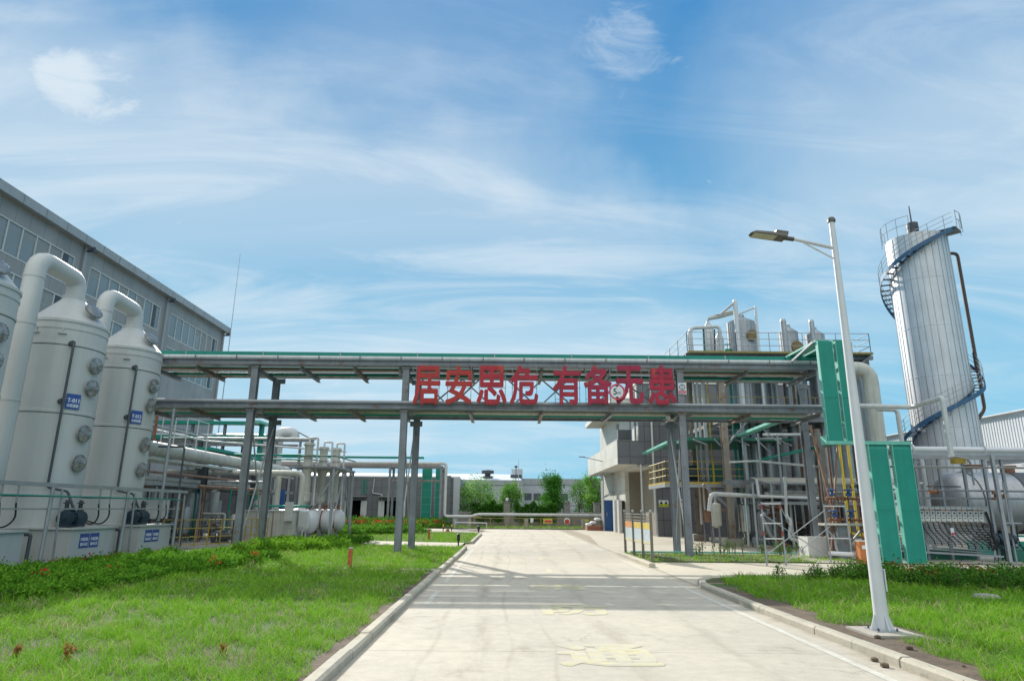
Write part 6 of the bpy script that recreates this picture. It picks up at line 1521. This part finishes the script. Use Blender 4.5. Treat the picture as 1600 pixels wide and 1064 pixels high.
pipe('pipe', 'dark brown pipe running down the right side of the silver tower', [(TX+TR*.7, TY-.3, p.z), (TX+TR+.62, TY-.3, p.z), (TX+TR+.62, TY-.3, q.z), (TX+TR+.15, TY-.3, q.z-.6)], .10, 'brown_dark', .25)
# white sheds far right
o = thing('sheet_shed', 'white corrugated sheet shed at the right edge behind the storage tank', 'shed', (44, 60, 0))
mb = MB(); X = 40.0
y = 40.0; vs = []
MB().box(X, X+12, 38, 78, 0, 9.4).build('wall', 'sheet_white', o)
for k in range(133): mb.box(X-.035, X-.001, 38.05+k*.3, 38.05+k*.3+.14, .2, 9.2)
mb.build('corrugation', 'sheet_white', o)
MB().box(X-.4, X+12.2, 37.8, 78.2, 9.402, 9.5).build('roof', 'far_roof', o)
o = thing('sheet_shed', 'lower pale sheet shed behind the tank rack at the right edge', 'shed', (34, 45, 0))
MB().box(33, 40, 41, 47, 0, 5.2).build('wall', 'sheet_white', o); MB().box(32.7, 40.2, 40.7, 47.2, 5.202, 5.32).build('roof', 'far_roof', o)
railing(MB(), [(29.5, 36.5, 5.0), (40, 36.5, 5.2)], 1.0, .02, (1, .5), 1.2)
o = thing('yellow_walkway', 'walkway with yellow pipe rails at the right edge behind the storage tank', 'walkway', (32, 36, 0))
MB().box(29.0, 40, 35.9, 36.9, 4.3, 4.38).build('deck', 'galv', o); MB().tube([(28.8, 36, 5.3), (40, 36, 5.5)], .035, 6).tube([(28.8, 36, 4.9), (40, 36, 5.05)], .035, 6).build('rails', 'yellow_clean', o)
for x in (29.3, 32, 35): MB().tube([(x, 36, 0), (x, 36, 5.3)], .05, 8).build('post', 'galv', o)

# ================================================================ lamp pole
bx, by = 5.27, 9.74
o = thing('street_lamp', 'tall white street lamp pole with one LED head standing in the right lawn', 'street lamp', (bx, by, .1))
top = at(1297, 342, by); zt = top.z
MB().tube([(bx, by, .1), (bx, by, zt-.04)], .097, 24, r2=.042).build('pole', 'white_paint', o)
MB().lathe([(.03, 0), (.062, .01), (.064, .05), (.045, .085), (0, .1)], (bx, by, zt-.07), n=16).build('pole_cap', 'lamp_dark', o)
MB().cbox((bx, by, .105), .34, .34, .02).build('base_plate', 'galv', o)
mb = MB()
for a in range(4):
    d_ = V(math.cos(a*math.pi/2+.0), math.sin(a*math.pi/2+.0), 0); n_ = V(-d_.y, d_.x, 0)
    mb.wedge([(.1, .0), (.17, .0), (.098, .2)], V(bx, by, .115)-n_*.005, n_*.01, d_, (0, 0, 1))
mb.build('gusset', 'white_paint', o)
mb = MB()
for sx_ in (-.13, .13):
    for sy_ in (-.13, .13): mb.tube([(bx+sx_, by+sy_, .115), (bx+sx_, by+sy_, .15)], .014, 6)
mb.build('bolt', 'dark_steel', o)
MB().box(bx+.095, bx+.112, by-.05, by+.05, .62, .92).build('service_door', 'white_paint', o)
za = at(1300, 388, by).z; zb_ = at(1228, 371, by).z; xb_ = at(1228, 371, by).x
MB().tube([(bx, by, za), (xb_, by, zb_)], .03, 12, r2=.024).build('arm', 'white_paint', o)
zc = at(1301, 406, by).z; xc = at(1255, 379, by)
MB().tube([(bx, by, zc), (xc.x, by, xc.z)], .014, 8).build('arm_strut', 'white_paint', o)
h0 = at(1236, 373.5, by); h1 = at(1171, 364.5, by); d_ = (h1-h0).normalized(); nn = V(0, 1, 0); up = nn.cross(d_).normalized()
if up.z < 0: up = -up
def hp(u, v, w_): return h0+d_*u+nn*v+up*w_
L = (h1-h0).length
def hbox(mb, u0, u1, v0, v1, w0, w1, tip=0):
    vs = [hp(u, v, w_) for w_ in (w0, w1) for v in (v0, v1) for u in (u0, u1)]
    return mb.add(vs, [(0, 2, 3, 1), (4, 5, 7, 6), (0, 1, 5, 4), (2, 6, 7, 3), (0, 4, 6, 2), (1, 3, 7, 5)])
hd = MB(); hd.add([hp(.1, -.12, -.02), hp(L-.06, -.12, -.02), hp(L, -.05, -.015), hp(L, .05, -.015), hp(L-.06, .12, -.02), hp(.1, .12, -.02), hp(.1, -.1, .05), hp(L-.08, -.1, .02), hp(L-.03, -.04, .015), hp(L-.03, .04, .015), hp(L-.08, .1, .02), hp(.1, .1, .05)],
    [(5, 4, 3, 2, 1, 0), (6, 7, 8, 9, 10, 11), (0, 1, 7, 6), (1, 2, 8, 7), (2, 3, 9, 8), (3, 4, 10, 9), (4, 5, 11, 10), (5, 0, 6, 11)])
hm = hd.build('lamp_head', 'lamp_dark', o)
hbox(MB(), .26, L-.05, -.10, .10, -.026, -.0205).build('lens', 'lens', hm)
hbox(MB(), .08, .28, -.09, .09, .03, .085).build('heat_sink', 'lamp_dark', hm)
MB().tube([hp(-.04, 0, 0), hp(.12, 0, 0)], .036, 12).build('socket', 'lamp_dark', o)
single('footing_slab', MB().box(bx-.36, bx+.32, by-.42, by+.32, .03, .105), 'concrete_pad', 'square concrete slab under the lamp pole', 'footing', (bx, by, .03))

# ================================================================ background: sheds, wall, fence, trees
o = thing('far_shed', 'long pale shed with a light roof behind the trees at the end of the road', 'building', (-14, 112, 0))
MB().box(-40, 2.5, 110, 142, 0, 6.2).build('wall', 'far_wall', o)
MB().box(-40, 2.55, 109.85, 110.0, 5.55, 6.35).build('fascia', 'gutter', o)
MB().wedge([(0, 0), (16, 1.9), (32, 0)], (-40, 110, 6.21), (42.2, 0, 0), (0, 1, 0), (0, 0, 1)).build('roof', 'far_roof', o)
mb = MB()
for k in range(84): mb.box(-39.8+k*.5, -39.74+k*.5, 109.93, 109.995, 0, 5.54)
mb.build('sheet_joint', 'far_wall', o)
c = at(762, 742, 116); q = MB().lathe([(.9, 0), (.9, .5), (.5, .6), (.5, .9), (1.1, 1.0), (1.1, 1.5), (0, 1.7)], (c.x, 116, 6.7), n=14).build('roof_vent', 'dark_steel', o)
c = at(808, 745, 118); MB().box(c.x-1.0, c.x+1.1, 124, 127, 7.4, 9.0).build('roof_box', 'far_wall', o)
MB().box(c.x-1.2, c.x+.8, 117, 118, 7.0, 7.6).build('roof_unit', 'dark_steel', o)
o = thing('far_shed', 'lower pale shed with a row of dark windows right of the long one', 'building', (8, 132, 0))
MB().box(2.6, 22, 125, 150, 0, 7.0).build('wall', 'far_wall', o); MB().box(2.6, 18.1, 124.85, 125, 6.2, 7.3).build('fascia', 'gutter', o)
for k in range(5): MB().box(3.2+k*1.7, 4.5+k*1.7, 124.9, 124.99, 3.4, 4.6).build('window', 'tank_grey', o)
c = at(811, 715, 100)
o = thing('antenna_mast', 'slim white mast with a small antenna in front of the long pale shed', 'mast', (c.x, 104, 0))
MB().tube([(c.x, 104, 0), (c.x, 104, c.z)], .07, 6, r2=.04).build('mast', 'frame_white', o); MB().tube([(c.x-.4, 104, 0), (c.x-.4, 104, c.z-1.2)], .06, 6).lathe([(0, 0), (.25, .1), (.25, .3), (0, .4)], (c.x-.4, 104, c.z-1.3), n=10).build('sensor_pole', 'dark_steel', o); MB().bar((c.x-1.4, 104, c.z-5.3), (c.x+1.8, 104, c.z-5.3), .06).build('cross_arm', 'dark_steel', o)
# garden wall with brick piers and iron bars
o = thing('garden_wall', 'low grey brick wall with piers along the far edge of the site', 'wall', (2, 68, 0))
MB().box(-5.0, 40, 68, 68.25, 0, 1.32).build('base_wall', 'brick_grey', o)
MB().box(-5.0, 40, 67.97, 68.28, 1.322, 1.42).build('coping', 'concrete_pad', o)
for px in (743, 792, 886, 933):
    x = at(px, 800, 67.9).x; MB().box(x-.3, x+.3, 67.8, 68.4, 0, 2.35).box(x-.36, x+.36, 67.74, 68.46, 2.352, 2.45).build('pier', 'brick_grey', o)
    if px == 792: MB().lathe([(0, 0), (.14, .06), (.17, .2), (.12, .33), (0, .38)], (x, 68.1, 2.45), n=12).build('globe_lamp', 'white_paint', o)
mb = MB()
for k in range(150): mb.bar((-4.8+k*.16, 68.12, 1.42), (-4.8+k*.16, 68.12, 2.2), .02)
mb.bar((-5, 68.12, 2.1), (20, 68.12, 2.1), .03).bar((-5, 68.12, 1.55), (20, 68.12, 1.55), .03); mb.build('iron_bars', 'dark_steel', o)
# yellow guard rail and small signs in front of the low pipe
o = thing('guard_rail', 'low faded yellow guard rail beneath the crossing pipe at the road end', 'guard rail', (2, 60, 0))
mb = MB()
for k in range(9): x = -3.0+k*1.5; mb.bar((x, 60, 0), (x, 60, .95), .06)
mb.bar((-3, 60, .9), (9, 60, .9), .05).bar((-3, 60, .5), (9, 60, .5), .04); mb.bar((-3.05, 60, .95), (-2.3, 60, .95), .1, .12)
mb.build('rails', 'yellow_dull', o)
for k in range(3): single('pipe_support', MB().box(-3.6+k*5.2, -3.3+k*5.2, 61.05, 61.35, 0, .85), 'concrete_pad', 'concrete support block under the crossing pipe', 'support', (-3.4+k*5.2, 61.2, 0), 'support blocks under the crossing pipe')
def small_sign(px, py, w, h, mat, label, shape='box', txt=None, tm='sign_red'):
    c = at(px, py, 59.4); q = thing('roadside_sign', label, 'sign', (c.x, 59.4, 0))
    if shape == 'box': MB().box(c.x-w/2, c.x+w/2, 59.4, 59.42, c.z-h/2, c.z+h/2).build('plate', mat, q)
    else:
        mb = MB(); MB().lathe([(w/2, 0), (w/2, .03)], (c.x, 59.42, c.z), (0, -1, 0), 24).build('plate', 'sign_white', q); MB().lathe([(w*.38, 0), (w*.38, .03)], (c.x, 59.40, c.z-.04), (0, -1, 0), 24).build('red_centre', mat, q)
    MB().tube([(c.x, 59.44, 0), (c.x, 59.44, c.z)], .02, 6).build('post', 'galv', q)
    if txt == 'band': MB().box(c.x-w*.35, c.x+w*.4, 59.385, 59.395, c.z-h*.25, c.z+h*.2).build('red_lettering_band', tm, q)
    return q
small_sign(831, 812.5, .26, .36, 'sign_white', 'small white sign plate at the road end')
small_sign(856, 814, .80, .44, 'hazard_yellow', 'yellow sign with a red lettering band at the road end', txt='band')
small_sign(886, 814, .56, .5, 'red_valve', 'round orange red sign at the road end', 'round')
small_sign(917, 813, .3, .2, 'hazard_yellow', 'tiny yellow sign near the white sacks at the road end')
# vines on the wall
def vine(x0, x1, z1, n, label):
    P = np.stack([x0+(x1-x0)*rng.random(n), 67.6+.55*rng.random(n), .35+(z1-.35)*rng.random(n)**.8], 1)
    P[:, 2] *= 1+.10*np.sin(P[:, 0]*3.1)+.06*np.sin(P[:, 0]*7.7); keep = (P[:, 2] > 1.0+.5*np.sin(P[:, 0]*1.9)) | (rng.random(n) < .35); P = P[keep]
    f = rng.random(len(P))[:, None]; T = np.array([.02, .10, .015])*(1-f)+np.array([.10, .27, .03])*f
    tag(leaf_mesh('climbing_vine', P, .16, T, 'leafy', aspect=.7), label, 'vine', None)
vine(-3.6, -.5, 2.25, 5200, 'dense green climbing vine on the far wall left of the lamp pier')
vine(.7, 5.0, 2.2, 6400, 'dense green climbing vine on the far wall right of the lamp pier')

def tree(x, y, z0, h, rx, label, g1, g2, n=4200, leaf=.2, trunk=.10, shape=1.0, clumps=40, sparse=0.0, group=None, name='tree', up=1.0):
    o = thing(name, label, 'tree', (x, y, 0), group)
    tr = MB(); tips = []
    base = V(x, y, 0); fork = V(x, y, z0+.15*h)
    tr.tube([base, base.lerp(fork, .5)+V(random.uniform(-.05, .05), 0, 0), fork], trunk, 8, r2=trunk*.75)
    zc = z0+(h-z0)*.45
    for k in range(clumps):
        a = random.random()*6.28; t = random.random()
        zz = z0+(h-z0)*(.06+.88*t); prof = math.sin(math.pi*min(1, (.12+.80*t)))**.6*(1.0 if t < .5 else 1.0-.25*(t-.5))
        rr = rx*prof*math.sqrt(random.random())*.86
        tips.append(V(x+math.cos(a)*rr, y+math.sin(a)*rr, zz))
    for p in tips[:16]:
        m = fork.lerp(p, .5)+V(random.uniform(-.1, .1), random.uniform(-.1, .1), -.08*h*.2); tr.tube([fork-V(0, 0, .05*h*random.random()), m, p], trunk*.35, 5, r2=.012)
    tr.build('trunk', 'bark', o)
    P = []; T = []
    for p in tips:
        k = int(n/clumps*random.uniform(.5, 1.5)); s = rx*random.uniform(.26, .46)
        q = rng.normal(size=(k, 3))*.48; q *= np.array([s, s, s*1.15])
        q[:, 2] += up*s*.3*np.abs(rng.normal(size=k))
        P.append(q+np.array(p)); b = random.random()
        f = np.clip(b*.6+.4*rng.random(k), 0, 1)[:, None]; T.append(np.array(g1)*(1-f)+np.array(g2)*f)
    # loose shoots that break the outline
    for _ in range(14):
        p = random.choice(tips); d = (p-V(x, y, zc)).normalized()+V(0, 0, .6*up); k = 22; tt = rng.random(k)[:, None]
        q = np.array(p)+tt*np.array(d.normalized())*rx*.42+rng.normal(size=(k, 3))*.06; P.append(q); f = .6+.4*rng.random(k)[:, None]; T.append(np.array(g1)*(1-f)+np.array(g2)*f)
    P = np.concatenate(P); T = np.concatenate(T)
    leaf_mesh('crown', P, leaf*(.6+.8*rng.random(len(P))), T, 'leafy', o, aspect=.55, up=.3)
    return o
tree(at(744, 790, 71).x, 71, .7, at(744, 749, 71).z, 2.1, 'light green young tree left of the road end, its crown widest', (.09, .26, .05), (.30, .52, .14), 6500, .19)
tree(at(798, 790, 71).x, 71, .6, at(800, 757, 71).z, 1.55, 'smaller green tree left of the road centre, in front of the mast', (.07, .22, .04), (.25, .46, .10), 4600, .18)
tree(at(863, 790, 71).x, 71, .8, at(863, 747, 71).z, 1.75, 'dense dark green tree right of the road centre', (.02, .10, .016), (.10, .30, .035), 8500, .18)
tree(at(905, 790, 74).x, 74, 1.0, at(905, 753, 74).z, 1.6, 'thin leaved pale green tree right of the dense dark one', (.05, .16, .03), (.17, .34, .08), 1700, .18, sparse=.4)
tree(at(926, 790, 72).x, 72, .8, at(926, 746, 72).z, 1.7, 'bright green feathery tree close to the balcony building', (.07, .25, .03), (.26, .50, .08), 5200, .18)
for k, px in enumerate((772, 948)):
    tree(at(px, 790, 78).x, 78, .5, 2.2+.3*k, 1.0, 'low bushy tree behind the far wall', (.03, .11, .02), (.12, .26, .04), 1400, .18, group='low bushes behind the far wall', clumps=12)
# distant tree belt
mb = []
P = np.stack([-30+130*rng.random(16000), 165+8*rng.random(16000), 5.2*rng.random(16000)**.8], 1); P[:, 2] *= .6+.4*np.sin(P[:, 0]*.5)*np.sin(P[:, 0]*.17+1)+.1
f = rng.random(16000)[:, None]; tag(leaf_mesh('far_trees', P, .9, np.array([.03, .08, .03])*(1-f)+np.array([.09, .17, .06])*f, 'leafy', aspect=.7), kind='stuff')

# ================================================================ small things in the lawns
def bollard(px, py, Y, h, r, label, grp='orange marker posts in the grass'):
    p = at(px, py, Y); o = thing('marker_post', label, 'marker post', (p.x, Y, 0), grp)
    MB().box(p.x-r, p.x+r, Y-r, Y+r, .0, h).build('post', 'orange', o); MB().box(p.x-r*1.05, p.x+r*1.05, Y-r*1.05, Y+r*1.05, h+.001, h+.03).build('cap', 'frame_white', o)
    mb = MB()
    for z in (h*.82, h*.66, h*.36): mb.box(p.x-r*.45, p.x+r*.3, Y-r-.006, Y-r-.001, z-.03, z+.03)
    mb.build('lettering', 'sign_red', o); return o
bollard(546, 888, 19.3, .58, .052, 'nearer orange marker post in the left lawn')
bollard(670, 846, 36.5, .6, .055, 'farther orange marker post beyond the concrete path')
p = at(716, 856, 30.0)
single('lawn_spike', MB().tube([(p.x, 30, .0), (p.x, 30, .42)], .035, 8).lathe([(0, 0), (.07, .02), (.07, .3), (0, .34)], (p.x, 30, .3), n=10), 'black', 'black lawn light spike beside the concrete path', 'garden light', (p.x, 30, 0))
p = at(748, 834, 46.2)
single('lawn_spike', MB().tube([(p.x, 46, 0), (p.x, 46, .4)], .05, 8).lathe([(0, 0), (.1, .02), (.1, .25), (0, .3)], (p.x, 46, .3), n=10), 'black', 'black lawn light spike at the far corner of the lawn', 'garden light', (p.x, 46, 0))
p = at(699, 832, 47.5)
o = thing('barrier_frame', 'small yellow and black striped frame standing in the far grass', 'barrier', (p.x, 47.5, 0))
for s_ in (-.3, .3):
    for k in range(4): MB().tube([(p.x+s_, 47.5, .03+k*.2), (p.x+s_, 47.5, .03+(k+1)*.2)], .04, 8).build('leg', 'black' if k % 2 else 'yellow_clean', o)
MB().tube([(p.x-.3, 47.5, .8), (p.x+.3, 47.5, .8)], .04, 8).tube([(p.x-.3, 47.5, .45), (p.x+.3, 47.5, .45)], .03, 8).build('cross_bar', 'black', o)
MB().lathe([(.2, 0), (.14, .15), (.06, .3), (0, .32)], (p.x+.02, 47.4, .03), n=12).build('hydrant', 'copper_rust', o)
single('white_rail', MB().bar((-4.6, 58.9, .55), (-1.8, 58.9, .5), .07, .1).bar((-4.6, 58.9, 0), (-4.6, 58.9, .8), .06).bar((-1.8, 58.9, 0), (-1.8, 58.9, .5), .06), 'frame_white', 'low white rail by the verge left of the road end', 'rail', (-3.2, 58.9, 0))
p = at(1537, 941, 13.3)
mb = MB().lathe([(.0, 0), (.20, .01), (.24, .08), (.2, .13), (0, .15)], (p.x, 13.2, .06), n=9)
single('grey_stone', mb, 'grey_stone', 'flat grey stone at the edge of the right shrubs', 'stone', (p.x, 13.2, .05))
def red_weed(px, py, label, h=.4):
    d = at(px, py, 10); t = (.06-CH)/(d.z-CH)*10; x, y = at(px, py, t).x, t
    P = []; 
    for k in range(7): z = np.linspace(.02, h*random.uniform(.5, 1), 26)[:, None]; a = random.random()*6.28; P.append(np.concatenate([x+math.cos(a)*z*.22+rng.normal(size=(26, 1))*.012, y+math.sin(a)*z*.22+rng.normal(size=(26, 1))*.012, .05+z], 1))
    P = np.concatenate(P); T = np.array([.30, .16, .05])*(.6+.8*rng.random(len(P))[:, None])
    tag(leaf_mesh('red_weed', P, .035, T, 'leafy', aspect=.5, up=.8), label, 'weed')
red_weed(105, 1036, 'tall reddish dock weed in the left foreground grass', .26)
red_weed(24, 1026, 'short brownish weed at the left edge of the foreground grass', .13)
red_weed(348, 1022, 'small reddish weed in the middle of the left lawn', .12)
# kerb side pebbles
for (x, y) in ((4.35, 8.3), (4.30, 8.0), (5.7, 9.0), (4.95, 8.6), (5.0, 7.7), (5.2, 8.4), (4.95, 9.3), (5.05, 11.2)):
    s_ = random.uniform(.02, .05); single('pebble', MB().lathe([(0, -s_*.5), (s_, -s_*.2), (s_*.9, s_*.4), (0, s_*.7)], (x, y, s_*.4+(.075 if x > 4.8 else 0)), n=7), 'soil', 'small dark clod of earth lying by the right kerb', 'clod', (x, y, 0), 'clods by the right kerb')
